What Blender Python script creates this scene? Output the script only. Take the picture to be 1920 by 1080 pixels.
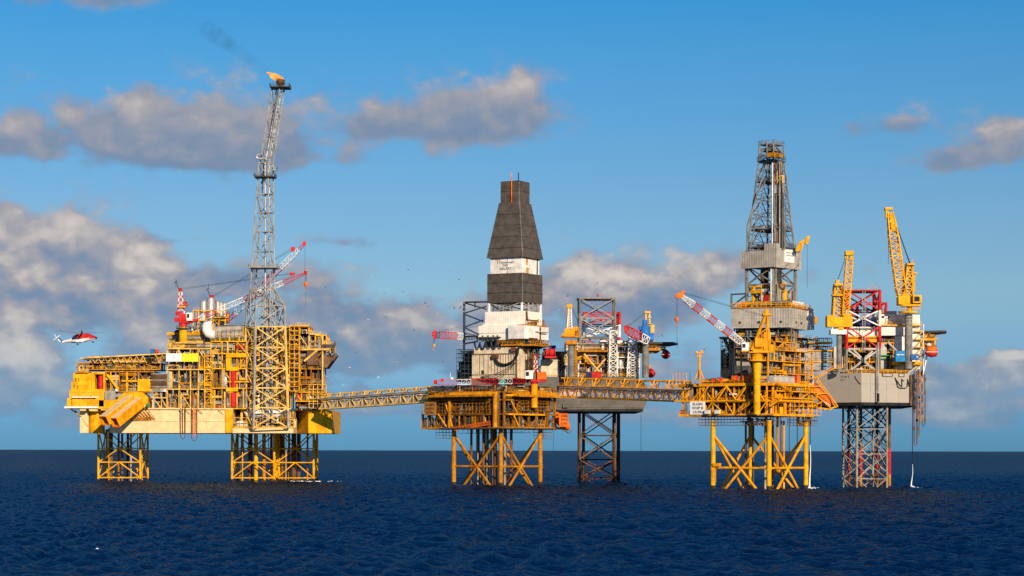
import bpy, math, random
import numpy as np
from mathutils import Vector as V

for o in list(bpy.data.objects): bpy.data.objects.remove(o)
S = bpy.context.scene
COL = S.collection
R = math.radians
H = 14.0           # eye height above the water, metres
FPX = 4000.0       # focal length in photo pixels (photo is 1920 wide)
HZ = 844.0         # horizon row

# ---------------------------------------------------------------- camera
cam = bpy.data.cameras.new('camera'); cam_o = bpy.data.objects.new('camera', cam); COL.objects.link(cam_o)
cam.sensor_width = 36; cam.lens = 36 * FPX / 1920
cam.shift_y = (HZ - 540) / 1920
cam_o.location = (0, 0, H); cam_o.rotation_euler = (R(90), R(-0.11), 0)
cam.clip_start = 1; cam.clip_end = 400000
S.camera = cam_o

# ---------------------------------------------------------------- sun + sky
SUN_AZ, SUN_EL = 21.0, 21.0           # sun behind the camera, to its right
sd = V((math.sin(R(SUN_AZ)) * math.cos(R(SUN_EL)), -math.cos(R(SUN_AZ)) * math.cos(R(SUN_EL)), math.sin(R(SUN_EL))))
sl = bpy.data.lights.new('sun', 'SUN'); sl.energy = 4.4; sl.angle = R(0.5); sl.color = (1.0, 0.81, 0.58)
so = bpy.data.objects.new('sun', sl); COL.objects.link(so)
so.rotation_euler = (-sd).to_track_quat('-Z', 'Y').to_euler(); so.location = (200, -300, 400)

def make_world():
    w = bpy.data.worlds.new('World'); S.world = w; w.use_nodes = True
    nt = w.node_tree; N = nt.nodes; L = nt.links; N.clear()
    def val(x, sock):
        if isinstance(x, (int, float)): sock.default_value = x
        elif isinstance(x, tuple): sock.default_value = x
        else: L.new(x, sock)
    def ma(op, a, b=None, c=None, clamp=False):
        n = N.new('ShaderNodeMath'); n.operation = op; n.use_clamp = clamp
        val(a, n.inputs[0])
        if b is not None: val(b, n.inputs[1])
        if c is not None: val(c, n.inputs[2])
        return n.outputs[0]
    def mix(f, a, b, typ='MIX'):
        n = N.new('ShaderNodeMix'); n.data_type = 'RGBA'; n.blend_type = typ
        val(f, n.inputs[0]); 
        for x, s in ((a, n.inputs[6]), (b, n.inputs[7])):
            if isinstance(x, tuple): s.default_value = (*x, 1)
            else: L.new(x, s)
        return n.outputs[2]
    def sstep(x, a, b):
        n = N.new('ShaderNodeMapRange'); n.interpolation_type = 'SMOOTHSTEP'
        val(x, n.inputs[0]); n.inputs[1].default_value = a; n.inputs[2].default_value = b
        n.inputs[3].default_value = 0; n.inputs[4].default_value = 1
        return n.outputs[0]
    sky = N.new('ShaderNodeTexSky'); sky.sky_type = 'NISHITA'; sky.sun_disc = False
    sky.sun_elevation = R(SUN_EL); sky.sun_rotation = R(180 - SUN_AZ)
    sky.altitude = 0; sky.air_density = 1.0; sky.dust_density = 0.2; sky.ozone_density = 2.5
    tc = N.new('ShaderNodeTexCoord'); sp = N.new('ShaderNodeSeparateXYZ'); L.new(tc.outputs['Generated'], sp.inputs[0])
    az = ma('MULTIPLY', ma('ARCTAN2', sp.outputs[0], sp.outputs[1]), 57.2958)     # degrees, 0 = straight ahead
    el = ma('MULTIPLY', ma('ARCSINE', sp.outputs[2]), 57.2958)
    # clear sky: the real sky, toned by elevation as a polarising filter does
    rp = N.new('ShaderNodeValToRGB'); L.new(ma('DIVIDE', el, 40.0, clamp=True), rp.inputs[0])
    els = SKYTONE
    rp.color_ramp.elements[0].position = els[0][0] / 40; rp.color_ramp.elements[0].color = (*els[0][1], 1)
    rp.color_ramp.elements[1].position = els[1][0] / 40; rp.color_ramp.elements[1].color = (*els[1][1], 1)
    for e, c in els[2:]:
        k = rp.color_ramp.elements.new(e / 40); k.color = (*c, 1)
    clear = mix(1.0, sky.outputs[0], rp.outputs[0], 'MULTIPLY')
    # clouds in (azimuth, elevation) degrees
    uv = N.new('ShaderNodeCombineXYZ'); L.new(az, uv.inputs[0]); L.new(el, uv.inputs[1])
    def noise(vec, scale, detail, rough, dx=0, dy=0, sy=1.6, z=0.0, dist=0.0):
        m = N.new('ShaderNodeMapping'); L.new(vec, m.inputs[0])
        m.inputs[1].default_value = (dx + z * 7.3, dy + z * 3.1, 0); m.inputs[3].default_value = (1, sy, 1)
        n = N.new('ShaderNodeTexNoise'); n.noise_dimensions = '2D'; L.new(m.outputs[0], n.inputs[0])
        n.inputs['Scale'].default_value = scale; n.inputs['Detail'].default_value = detail; n.inputs['Roughness'].default_value = rough
        n.inputs['Distortion'].default_value = dist
        return n.outputs[0]
    def pix(px, py): return math.degrees(math.atan((px - 960) / FPX)), math.degrees(math.atan((HZ - py) / FPX))
    def billow(dx=0.0, dy=0.0):
        f = noise(uv.outputs[0], 0.42, 5, 0.48, dx=dx, dy=dy, sy=1.5)
        m = N.new('ShaderNodeMapping'); L.new(uv.outputs[0], m.inputs[0]); m.inputs[1].default_value = (dx, dy, 0); m.inputs[3].default_value = (1, 1.35, 1)
        wv = N.new('ShaderNodeVectorMath'); wv.operation = 'ADD'; L.new(m.outputs[0], wv.inputs[0])
        wn = N.new('ShaderNodeTexNoise'); wn.noise_dimensions = '2D'; L.new(m.outputs[0], wn.inputs[0]); wn.inputs['Scale'].default_value = 1.3; wn.inputs['Detail'].default_value = 2
        ws = N.new('ShaderNodeVectorMath'); ws.operation = 'SCALE'; L.new(wn.outputs['Color'], ws.inputs[0]); ws.inputs['Scale'].default_value = .7; L.new(ws.outputs[0], wv.inputs[1])
        v = N.new('ShaderNodeTexVoronoi'); v.voronoi_dimensions = '2D'; v.feature = 'SMOOTH_F1'; L.new(wv.outputs[0], v.inputs['Vector']); v.inputs['Scale'].default_value = .68; v.inputs['Smoothness'].default_value = .6
        v.inputs['Detail'].default_value = 2; v.inputs['Roughness'].default_value = .45
        return ma('ADD', ma('MULTIPLY', f, .55), ma('MULTIPLY', ma('SUBTRACT', .95, v.outputs['Distance']), .5))
    nA = billow()
    nB = billow(-0.16, -0.40)          # same field, a step towards the light          # same field, a step towards the light
    nF = noise(uv.outputs[0], 2.2, 5, 0.6, z=3.0)
    nS = noise(uv.outputs[0], 0.55, 5, 0.5, z=9.0, sy=2.2)
    warp = ma('ADD', ma('MULTIPLY', ma('SUBTRACT', nA, 0.48), 2.9), ma('MULTIPLY', ma('SUBTRACT', nF, 0.5), 0.9))
    dens = None; grad = None; brt = None
    for (px, py, rx, ry, wgt, hard, br) in CLOUDS:
        u0, v0 = pix(px, py); a = rx / 69.8; b = ry / 69.8
        du = ma('DIVIDE', ma('SUBTRACT', az, u0), a); dv = ma('DIVIDE', ma('SUBTRACT', el, v0), b)
        # flat base: the lower half falls off faster than the top
        dvl = ma('MULTIPLY', dv, ma('ADD', 1.0, ma('MULTIPLY', ma('LESS_THAN', dv, 0.0), hard)))
        g = ma('POWER', 2.718, ma('MULTIPLY', ma('ADD', ma('MULTIPLY', du, du), ma('MULTIPLY', dvl, dvl)), -1.0))
        g = ma('MULTIPLY', g, wgt)
        gg = ma('MULTIPLY', g, dv); bb = ma('MULTIPLY', g, br)
        dens = g if dens is None else ma('ADD', dens, g)
        grad = gg if grad is None else ma('ADD', grad, gg)
        brt = bb if brt is None else ma('ADD', brt, bb)
    # a hazy bank of broken cloud low over the horizon, all the way round
    bank = ma('MULTIPLY', sstep(el, 3.6, 1.6), ma('ADD', 0.40, ma('MULTIPLY', ma('SUBTRACT', nS, 0.5), 2.6)))
    bank = ma('MULTIPLY', bank, sstep(el, 0.1, 1.3))
    away = ma('MULTIPLY', sstep(ma('ABSOLUTE', az), 16.0, 24.0), ma('MULTIPLY', sstep(el, 24.0, 3.0), 0.55))
    tot = ma('ADD', ma('ADD', dens, bank), away)
    d = ma('ADD', tot, ma('MULTIPLY', warp, ma('MINIMUM', ma('ADD', 0.12, ma('MULTIPLY', tot, 1.2)), 0.55)))
    alpha = sstep(d, 0.08, 0.78)
    lit = ma('ADD', ma('MULTIPLY', ma('SUBTRACT', nA, nB), 1.05), ma('MULTIPLY', grad, 0.62))
    lit = ma('ADD', ma('ADD', lit, brt), ma('MULTIPLY', ma('SUBTRACT', nF, 0.5), 0.25))
    lit = ma('ADD', lit, ma('MULTIPLY', ma('SUBTRACT', d, 0.8), 0.16))
    lit = ma('MULTIPLY', lit, ma('SUBTRACT', 1.0, ma('MULTIPLY', sstep(el, 4.6, 6.6), 0.45)))
    lit = ma('ADD', lit, ma('MULTIPLY', sstep(el, 4.6, 6.6), 0.10))
    litc = sstep(lit, -0.55, 0.85)
    cr = N.new('ShaderNodeValToRGB'); L.new(litc, cr.inputs[0])
    cr.color_ramp.elements[0].color = (*CLOUDC[0], 1); cr.color_ramp.elements[1].color = (*CLOUDC[3], 1)
    k = cr.color_ramp.elements.new(0.30); k.color = (*CLOUDC[1], 1)
    k = cr.color_ramp.elements.new(0.60); k.color = (*CLOUDC[2], 1)
    low = sstep(el, 4.2, 0.4)      # low clouds are seen through more air
    ccol = mix(ma('MULTIPLY', low, 0.5), cr.outputs[0], HAZEC)
    out = mix(ma('MULTIPLY', alpha, ma('SUBTRACT', 0.97, ma('MULTIPLY', low, 0.3))), clear, ccol)
    bg = N.new('ShaderNodeBackground'); L.new(out, bg.inputs[0]); bg.inputs[1].default_value = 0.0732
    o = N.new('ShaderNodeOutputWorld'); L.new(bg.outputs[0], o.inputs[0])
# tone of the clear sky by elevation (degrees): multipliers on the sky texture
SKYTONE = [(0.0, (.125, .39, .95)), (0.7, (.145, .405, .95)), (4.2, (.45, .62, .82)), (6.4, (.43, .64, .84)), (10.6, (.25, .68, .94)), (12.0, (.165, .67, .98)), (40.0, (.12, .60, 1.0))]
CLOUDC = [(1.35, 2.45, 4.1), (2.2, 2.85, 4.0), (3.7, 3.65, 4.05), (7.3, 6.5, 5.7)]
HAZEC = (1.7, 2.9, 4.4)
# cloud banks: photo column, row, half width, half height, weight, flatness of base, brightness
CLOUDS = [
 (205, 262, 125, 66, .95, .6, -.22), (400, 255, 165, 92, 1.25, .6, -.08), (340, 312, 210, 28, .6, .3, -.45), (535, 262, 55, 60, .5, .4, -.2),
 (15, 285, 80, 42, .9, .4, -.2), (650, 294, 75, 22, .42, .2, -.2), (90, 6, 200, 30, .75, .3, -.3), (55, 180, 50, 34, .22, .3, -.2),
 (850, 225, 150, 70, 1.2, .7, -.15), (950, 205, 75, 66, .95, .6, -.1), (700, 238, 75, 30, .7, .3, -.2), (815, 300, 30, 26, .32, .2, -.5),
 (115, 462, 140, 66, 1.15, .4, .06), (40, 545, 130, 78, 1.1, .4, .02), (290, 550, 105, 85, 1.2, .5, .12), (10, 412, 50, 34, .6, .3, .1), (200, 600, 240, 46, .6, .3, -.25),
 (25, 690, 85, 85, 1.2, .5, .32), (270, 650, 85, 45, 1.05, .5, .28), (450, 525, 190, 36, .5, .3, -.35), (620, 570, 140, 56, .75, .4, -.12), (170, 755, 260, 50, .6, .3, -.12), (560, 640, 120, 60, .5, .3, -.2),
 (700, 655, 130, 66, .72, .4, -.08), (1085, 535, 95, 68, 1.15, .5, .05), (1225, 560, 130, 74, 1.0, .5, .0), (1340, 515, 80, 46, .65, .4, .05), (830, 635, 140, 76, .85, .5, -.02), (1050, 620, 170, 60, .65, .4, -.05),
 (1680, 243, 90, 30, 1.0, .5, -.15), (1905, 290, 105, 58, 1.1, .7, -.12), (1775, 308, 70, 32, .75, .4, -.2), (1915, 450, 42, 30, .7, .4, -.25),
 (1560, 520, 220, 26, .25, .3, -.1), (1800, 780, 100, 30, 1.1, .4, .22), (1640, 770, 120, 30, .5, .4, .0), (1300, 790, 120, 20, .4, .4, .0), (1905, 672, 40, 13, 1.0, 1.2, .6), (1885, 745, 90, 50, .85, .4, .02), (1760, 725, 90, 38, .6, .4, -.05), (1840, 695, 150, 22, .55, .3, -.2),
 (640, 455, 85, 15, .42, .3, -.35), (340, 455, 42, 10, .38, .3, -.35), (660, 772, 60, 10, .4, .4, .1), (930, 560, 120, 40, .35, .3, 0), (1000, 770, 160, 24, .4, .3, -.05),
]
S.render.engine = 'CYCLES'; S.cycles.use_denoising = False
make_world(); S.world.cycles.sampling_method='MANUAL'; S.world.cycles.sample_map_resolution=512
S.view_settings.view_transform = 'Standard'; S.view_settings.look = 'None'
S.view_settings.gamma = 1; S.view_settings.use_curve_mapping = False; S.view_settings.exposure = 0.45

# ---------------------------------------------------------------- materials
def mat_base(name):
    m = bpy.data.materials.new(name); m.use_nodes = True
    nt = m.node_tree; return m, nt, nt.nodes['Principled BSDF']
MATS = {}
def paint(name, col, rough=.5, rust=.15, rustc=(.10, .035, .012), var=.25, streak=True, corr=0, corrax='x', metal=0.0, cdep=.12):
    """weathered paint: blotches, rust, vertical streaks; corr = ribs per metre"""
    m, nt, b = mat_base(name); N = nt.nodes; L = nt.links
    tc = N.new('ShaderNodeTexCoord')
    def nz(scale, sc=(1, 1, 1), det=4, rg=.6):
        mp = N.new('ShaderNodeMapping'); L.new(tc.outputs['Object'], mp.inputs[0]); mp.inputs[3].default_value = sc
        n = N.new('ShaderNodeTexNoise'); L.new(mp.outputs[0], n.inputs[0]); n.inputs['Scale'].default_value = scale
        n.inputs['Detail'].default_value = det; n.inputs['Roughness'].default_value = rg
        return n.outputs[0]
    def rng(x, a, b_, lo, hi):
        n = N.new('ShaderNodeMapRange'); L.new(x, n.inputs[0]); n.inputs[1].default_value = a; n.inputs[2].default_value = b_
        n.inputs[3].default_value = lo; n.inputs[4].default_value = hi; return n.outputs[0]
    def mx(f, a, c, typ='MIX'):
        n = N.new('ShaderNodeMix'); n.data_type = 'RGBA'; n.blend_type = typ
        if isinstance(f, float): n.inputs[0].default_value = f
        else: L.new(f, n.inputs[0])
        for x, s in ((a, n.inputs[6]), (c, n.inputs[7])):
            if isinstance(x, tuple): s.default_value = (*x, 1)
            else: L.new(x, s)
        return n.outputs[2]
    dark = tuple(c * (1 - var) * (1 - .2 * min(1, var * 6)) for c in col); lite = tuple(min(.9, c * (1 + var * .5) + .01) for c in col)
    c = mx(rng(nz(.35), .35, .65, 0, 1), dark, lite)
    if rust > 0:
        if streak:
            s = nz(.9, (1, 1, .12), 5, .65)
            c = mx(rng(s, .66 - rust * .35, .80 - rust * .15, 0, .75), c, rustc)
        c = mx(rng(nz(1.6, (1, 1, .7), 6, .7), .70 - rust * .3, .82 - rust * .2, 0, .9), c, rustc)
    if corr:
        w = N.new('ShaderNodeTexWave'); w.wave_type = 'BANDS'; w.bands_direction = 'X' ; w.wave_profile = 'SIN'
        mp = N.new('ShaderNodeMapping'); L.new(tc.outputs['Object'], mp.inputs[0])
        if corrax == 'd': mp.inputs[2].default_value = (0, 0, R(20))
        if corrax == 'z': mp.inputs[2].default_value = (0, R(90), 0)
        L.new(mp.outputs[0], w.inputs[0]); w.inputs['Scale'].default_value = corr * .314
        bp = N.new('ShaderNodeBump'); bp.inputs['Strength'].default_value = .8; bp.inputs['Distance'].default_value = cdep
        L.new(w.outputs[0], bp.inputs['Height']); L.new(bp.outputs[0], b.inputs['Normal'])
    b.inputs['Specular IOR Level'].default_value = .09; L.new(c, b.inputs['Base Color']); b.inputs['Roughness'].default_value = rough; b.inputs['Metallic'].default_value = metal
    MATS[name] = m; return m
Y1 = paint('yellow_paint', (.82, .395, .002), rust=.19, var=.18, rustc=(.30, .09, .008))
Y2 = paint('golden_paint', (.82, .335, .002), rust=.22, var=.2, rustc=(.28, .075, .006))
Y3 = paint('pale_yellow_paint', (.76, .48, .12), rust=.26, rustc=(.24, .09, .02))
Y4 = paint('rusty_yellow_paint', (.52, .205, .005), rust=.48, rustc=(.12, .035, .006))
CREAM = paint('cream_paint', (.74, .54, .29), rust=.10, var=.08)
ORG = paint('orange_paint', (.80, .16, .012), rust=.04)
Y5 = paint('dark_rusty_steel', (.33, .14, .010), rust=.50, rustc=(.08, .025, .006))
RED = paint('red_paint', (.55, .02, .02), rust=.05)
WHT = paint('white_paint', (.78, .76, .72), rust=.12, var=.12)
WHTC = paint('white_cladding', (.82, .78, .70), rust=.05, var=.06, corr=1.0, cdep=.03)
GRY = paint('grey_paint', (.20, .195, .185), rust=.16)
LGRY = paint('light_grey_paint', (.46, .44, .41), rust=.04, var=.12)
GALV = paint('galvanised_steel', (.33, .32, .30), rough=.5, rust=.22)
DGRY = paint('dark_grey_paint', (.07, .075, .08), rust=.15)
BLK = paint('black_paint', (.018, .02, .024), rust=.1)
BRN = paint('brown_equipment', (.16, .09, .05), rust=.4)
RUSTY = paint('rusted_steel', (.17, .07, .03), rust=.5)
DARK = paint('dark_steel_and_shade', (.035, .03, .028), rust=.2)  # near-black: shade inside the modules painted as colour; also dark steel parts
SIL = paint('silver_lagging', (.62, .60, .57), rough=.35, rust=.10, metal=.5)
BLU = paint('blue_paint', (.02, .16, .50), rust=.04)
DBLU = paint('dark_blue_paint', (.015, .03, .14), rust=.05)
NAVY = paint('navy_steel', (.02, .035, .06), rust=.12)
TEAL = paint('teal_paint', (.02, .32, .36), rust=.05)
GRN = paint('green_paint', (.01, .25, .07), rust=.03)
CLAD = paint('brown_cladding', (.088, .073, .064), rust=.0, var=.14, rustc=(.13, .08, .05), corr=1.1, corrax='d', cdep=.05)
CLADG = paint('grey_cladding', (.38, .35, .31), rust=.05, var=.12, corr=1.0, corrax='d', cdep=.06)
CLADB = paint('beige_cladding', (.66, .56, .40), rust=.22, var=.14, corr=1.0, corrax='d', cdep=.03)
HULLG = paint('hull_grey', (.37, .335, .29), rust=.0, var=.015)
HULLD = paint('hull_dark_grey', (.125, .115, .105), rust=.06, var=.1)
DUCT = paint('heat_stained_lagging', (.38, .34, .29), rough=.45, rust=.25)
TAN = paint('tan_grey_paint', (.30, .26, .21), rust=.25)
BEIGE = paint('beige_panel', (.42, .36, .27), rust=.1, corr=.6)
GLASS, _nt, _b = mat_base('dark_glass'); _b.inputs['Base Color'].default_value = (.015, .02, .025, 1); _b.inputs['Roughness'].default_value = .12
SIGNY, _nt, _b = mat_base('sign_yellow'); _b.inputs['Base Color'].default_value = (.85, .74, .0, 1); _b.inputs['Roughness'].default_value = .6
SIGNW, _nt, _b = mat_base('sign_white'); _b.inputs['Base Color'].default_value = (.82, .80, .76, 1); _b.inputs['Roughness'].default_value = .6
SIGN_SHADE = paint('sign_shade_brown', (.42, .19, .03), rust=.2)  # brown base colour carries the shade lying on this board
INK, _nt, _b = mat_base('black_lettering'); _b.inputs['Base Color'].default_value = (.02, .02, .03, 1)
INKB, _nt, _b = mat_base('blue_lettering'); _b.inputs['Base Color'].default_value = (.02, .09, .20, 1)
INKO, _nt, _b = mat_base('ochre_lettering'); _b.inputs['Base Color'].default_value = (.50, .34, .0, 1)

# ---------------------------------------------------------------- geometry helpers
class Fr:
    """a vertical facade plane; points are (photo column, photo row, metres out towards the viewer)"""
    def __init__(s, pxa, ya, pxb=None, yb=None, yr=None):
        if pxb is None: pxb, yb = pxa + 100, ya
        s.a = V(((pxa - 960) * ya / FPX, ya)); b = V(((pxb - 960) * yb / FPX, yb))
        s.u = (b - s.a).normalized(); s.n = V((s.u.y, -s.u.x)); s.yr = yr or ya; s.k = s.yr / FPX
    def plan(s, px, n=0.0):
        k = (px - 960) / FPX
        t = (k * s.a.y - s.a.x) / (s.u.x - k * s.u.y)
        return s.a + s.u * t + s.n * n
    def z(s, py): return H + (HZ - py) * s.yr / FPX
    def p(s, px, py, n=0.0):
        q = s.plan(px, n); return V((q.x, q.y, s.z(py)))
    def back(s, d):
        f = Fr.__new__(Fr); f.a = s.a - s.n * d; f.u = s.u; f.n = s.n
        f.yr = s.yr - (s.n * d).y; f.k = f.yr / FPX; return f
def at(px, py, Y): return V(((px - 960) * Y / FPX, Y, H + (HZ - py) * Y / FPX))

def origin(o):
    v = V((0, 0, 0))
    while o is not None: v = v + o.location; o = o.parent
    return v
class MB:
    def __init__(s): s.v = []; s.f = []; s.m = []; s.sm = []
    def add(s, vs, fs, mi=0, smooth=False):
        b = len(s.v); s.v += [tuple(x) for x in vs]
        for f in fs: s.f.append(tuple(i + b for i in f)); s.m.append(mi); s.sm.append(smooth)
    def hexa(s, q, mi=0):  # q: 4 bottom (ccw), 4 top
        s.add(q, [(3, 2, 1, 0), (4, 5, 6, 7), (0, 1, 5, 4), (1, 2, 6, 5), (2, 3, 7, 6), (3, 0, 4, 7)], mi)
    def box(s, F, x0, x1, y0, y1, n0=-1.0, n1=0.0, mi=0):
        if n0 > n1: n0, n1 = n1, n0
        s.hexa([F.p(x0, y1, n1), F.p(x1, y1, n1), F.p(x1, y1, n0), F.p(x0, y1, n0),
                F.p(x0, y0, n1), F.p(x1, y0, n1), F.p(x1, y0, n0), F.p(x0, y0, n0)], mi)
    def cbox(s, c, sx, sy, sz, mi=0):
        x, y, z = c; a, b, d = sx / 2, sy / 2, sz / 2
        s.hexa([(x - a, y - b, z - d), (x + a, y - b, z - d), (x + a, y + b, z - d), (x - a, y + b, z - d),
                (x - a, y - b, z + d), (x + a, y - b, z + d), (x + a, y + b, z + d), (x - a, y + b, z + d)], mi)
    def poly(s, F, pts, n0, n1, mi=0):   # pts clockwise or not, in (px, py)
        n = len(pts); vs = [F.p(x, y, n1) for x, y in pts] + [F.p(x, y, n0) for x, y in pts]
        s.add(vs, [tuple(range(n))[::-1], tuple(range(n, 2 * n))] + [(i, (i + 1) % n, n + (i + 1) % n, n + i) for i in range(n)], mi)
    def prismoid(s, P0, z0, P1, z1, mi=0):
        n = len(P0); vs = [(p[0], p[1], z0) for p in P0] + [(p[0], p[1], z1) for p in P1]
        s.add(vs, [tuple(range(n))[::-1], tuple(range(n, 2 * n))] + [(i, (i + 1) % n, n + (i + 1) % n, n + i) for i in range(n)], mi)
    def beam(s, p, q, r, n=5, r2=None, mi=0, caps=True, smooth=False):
        p = V(p); q = V(q); a = q - p
        if a.length < 1e-6: return
        a.normalize(); h = V((0, 0, 1)) if abs(a.z) < .95 else V((1, 0, 0))
        e = a.cross(h).normalized(); g = a.cross(e); r2 = r if r2 is None else r2
        off = math.pi / n if n == 4 else 0
        cs = [(math.cos(2 * math.pi * i / n + off), math.sin(2 * math.pi * i / n + off)) for i in range(n)]
        vs = [p + (e * c + g * d) * r for c, d in cs] + [q + (e * c + g * d) * r2 for c, d in cs]
        s.add(vs, [(i, (i + 1) % n, n + (i + 1) % n, n + i) for i in range(n)], mi, smooth)
        if caps: s.add(vs, [tuple(range(n))[::-1], tuple(range(n, 2 * n))], mi)
    def path(s, pts, r, n=6, mi=0):
        pts = [V(p) for p in pts]; ring = []
        for i, p in enumerate(pts):
            a = (pts[min(i + 1, len(pts) - 1)] - pts[max(i - 1, 0)]).normalized()
            h = V((0, 1, 0)) if abs(a.y) < .9 else V((1, 0, 0))
            e = a.cross(h).normalized(); g = a.cross(e)
            ring.append([p + (e * math.cos(2 * math.pi * k / n) + g * math.sin(2 * math.pi * k / n)) * r for k in range(n)])
        vs = [v for rr in ring for v in rr]
        fs = [(i * n + k, i * n + (k + 1) % n, (i + 1) * n + (k + 1) % n, (i + 1) * n + k) for i in range(len(pts) - 1) for k in range(n)]
        s.add(vs, fs, mi, True); s.add(vs, [tuple(range(n)), tuple(range(len(vs) - n, len(vs)))], mi)
    def cyl(s, F, px, py0, py1, rpx, n=0.0, seg=14, r2=None, mi=0):
        s.beam(F.p(px, py1, n), F.p(px, py0, n), rpx * F.k, seg, None if r2 is None else r2 * F.k, mi, True, True)
    def lathe(s, p, q, prof, n=12, mi=0):   # prof: (t along p-q, radius)
        p = V(p); q = V(q); a = (q - p); L_ = a.length; a.normalize()
        h = V((0, 0, 1)) if abs(a.z) < .95 else V((1, 0, 0)); e = a.cross(h).normalized(); g = a.cross(e)
        vs = []
        for t, r in prof:
            c = p + a * (t * L_)
            vs += [c + (e * math.cos(2 * math.pi * k / n) + g * math.sin(2 * math.pi * k / n)) * r for k in range(n)]
        m = len(prof)
        s.add(vs, [(i * n + k, i * n + (k + 1) % n, (i + 1) * n + (k + 1) % n, (i + 1) * n + k) for i in range(m - 1) for k in range(n)], mi, True)
        s.add(vs, [tuple(range(n)), tuple(range(m * n - n, m * n))], mi)
    def vessel(s, p, q, r, n=12):
        L_ = (V(q) - V(p)).length; e = min(.3, r * .6 / max(L_, .01))
        s.lathe(p, q, [(0, r * .15), (e * .25, r * .6), (e, r), (1 - e, r), (1 - e * .25, r * .6), (1, r * .15)], n)
    def rail(s, p, q, h=1.15, r=.05, step=1.8):
        p = V(p); q = V(q); L_ = (q - p).length; k = max(1, int(L_ / step))
        for i in range(k + 1):
            a = p.lerp(q, i / k); s.beam(a, a + V((0, 0, h)), r, 4, caps=False)
        for t in (.5, 1.0): s.beam(p + V((0, 0, h * t)), q + V((0, 0, h * t)), r, 4, caps=False)
    def ladder(s, p, q, w=.6, r=.06):
        p = V(p); q = V(q); d = V((w / 2, 0, 0))
        s.beam(p - d, q - d, r, 4); s.beam(p + d, q + d, r, 4)
        k = max(2, int((q - p).length / .8))
        for i in range(k):
            c = p.lerp(q, (i + .5) / k); s.beam(c - d, c + d, r * .8, 4, caps=False)
    def stair(s, p, q, w=V((0, 1.0, 0)), r=.1):
        p = V(p); q = V(q)
        for o in (V((0, 0, 0)), w):
            s.beam(p + o, q + o, r * 1.6, 4); s.rail(p + o, q + o, 1.1, r * .6, 1.6)
        k = max(2, int(abs(q.z - p.z) / .35))
        for i in range(k):
            c = p.lerp(q, (i + .5) / k); s.hexa([c + V((-.14, 0, -.03)), c + V((.14, 0, -.03)), c + w + V((.14, 0, -.03)), c + w + V((-.14, 0, -.03)),
                                                  c + V((-.14, 0, .03)), c + V((.14, 0, .03)), c + w + V((.14, 0, .03)), c + w + V((-.14, 0, .03))])
    def build(s, name, mat, parent=None):
        me = bpy.data.meshes.new(name); off = origin(parent)
        vs = [(x - off.x, y - off.y, z - off.z) for x, y, z in s.v]
        me.from_pydata(vs, [], s.f)
        for m in (mat if isinstance(mat, (list, tuple)) else [mat]): me.materials.append(m)
        me.polygons.foreach_set('material_index', s.m); me.polygons.foreach_set('use_smooth', s.sm)
        me.update()
        import bmesh
        bm = bmesh.new(); bm.from_mesh(me); bmesh.ops.recalc_face_normals(bm, faces=bm.faces[:]); bm.to_mesh(me); bm.free()
        o = bpy.data.objects.new(name, me); COL.objects.link(o); o.parent = parent
        return o
def thing(name, label, cat, loc, group=None):
    o = bpy.data.objects.new(name, None); COL.objects.link(o); o.location = loc
    o.empty_display_size = 2
    o['label'] = label; o['category'] = cat
    if group: o['group'] = group
    return o
def single(mb, name, mat, loc, label, cat, group=None, kind=None):
    """a thing that is one mesh, its origin at its base"""
    dummy = bpy.data.objects.new('tmp', None); dummy.location = loc
    o = mb.build(name, mat, dummy); o.parent = None; o.location = loc; bpy.data.objects.remove(dummy)
    if label: o['label'] = label; o['category'] = cat
    if group: o['group'] = group
    if kind: o['kind'] = kind
    return o
ACC = {}
def A(root, name, mat, tag=0, kind=None):
    k = (root.name, name, mat.name, tag)
    if k not in ACC: ACC[k] = (MB(), root, name, mat, kind)
    return ACC[k][0]
def flush():
    for mb, root, name, mat, kind in ACC.values():
        if mb.f:
            o = mb.build(name, mat, root)
            if kind: o['kind'] = kind
    ACC.clear()
def part(root, name, mat, fn):
    m = MB(); fn(m); return m.build(name, mat, root)
def lettering(F, text, x0, x1, y0, y1, n, mat, parent, name='lettering'):
    """text stretched to fill the facade box x0..x1, y0..y1"""
    cu = bpy.data.curves.new('t', 'FONT'); cu.body = text; cu.resolution_u = 2; cu.offset = .018
    ob = bpy.data.objects.new('t', cu); COL.objects.link(ob); bpy.context.view_layer.update()
    me = bpy.data.meshes.new_from_object(ob); bpy.data.objects.remove(ob)
    co = np.empty(len(me.vertices) * 3); me.vertices.foreach_get('co', co); co = co.reshape(-1, 3)
    mn = co.min(0); mx = co.max(0); mb = MB()
    pa = F.p(x0, y1, n); pb = F.p(x1, y1, n); dz = F.z(y0) - F.z(y1)
    vs = [pa.lerp(pb, (c[0] - mn[0]) / (mx[0] - mn[0])) + V((0, 0, dz * (c[1] - mn[1]) / (mx[1] - mn[1]))) for c in co]
    mb.add(vs, [tuple(p.vertices) for p in me.polygons]); bpy.data.meshes.remove(me)
    return mb.build(name, mat, parent)
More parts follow.
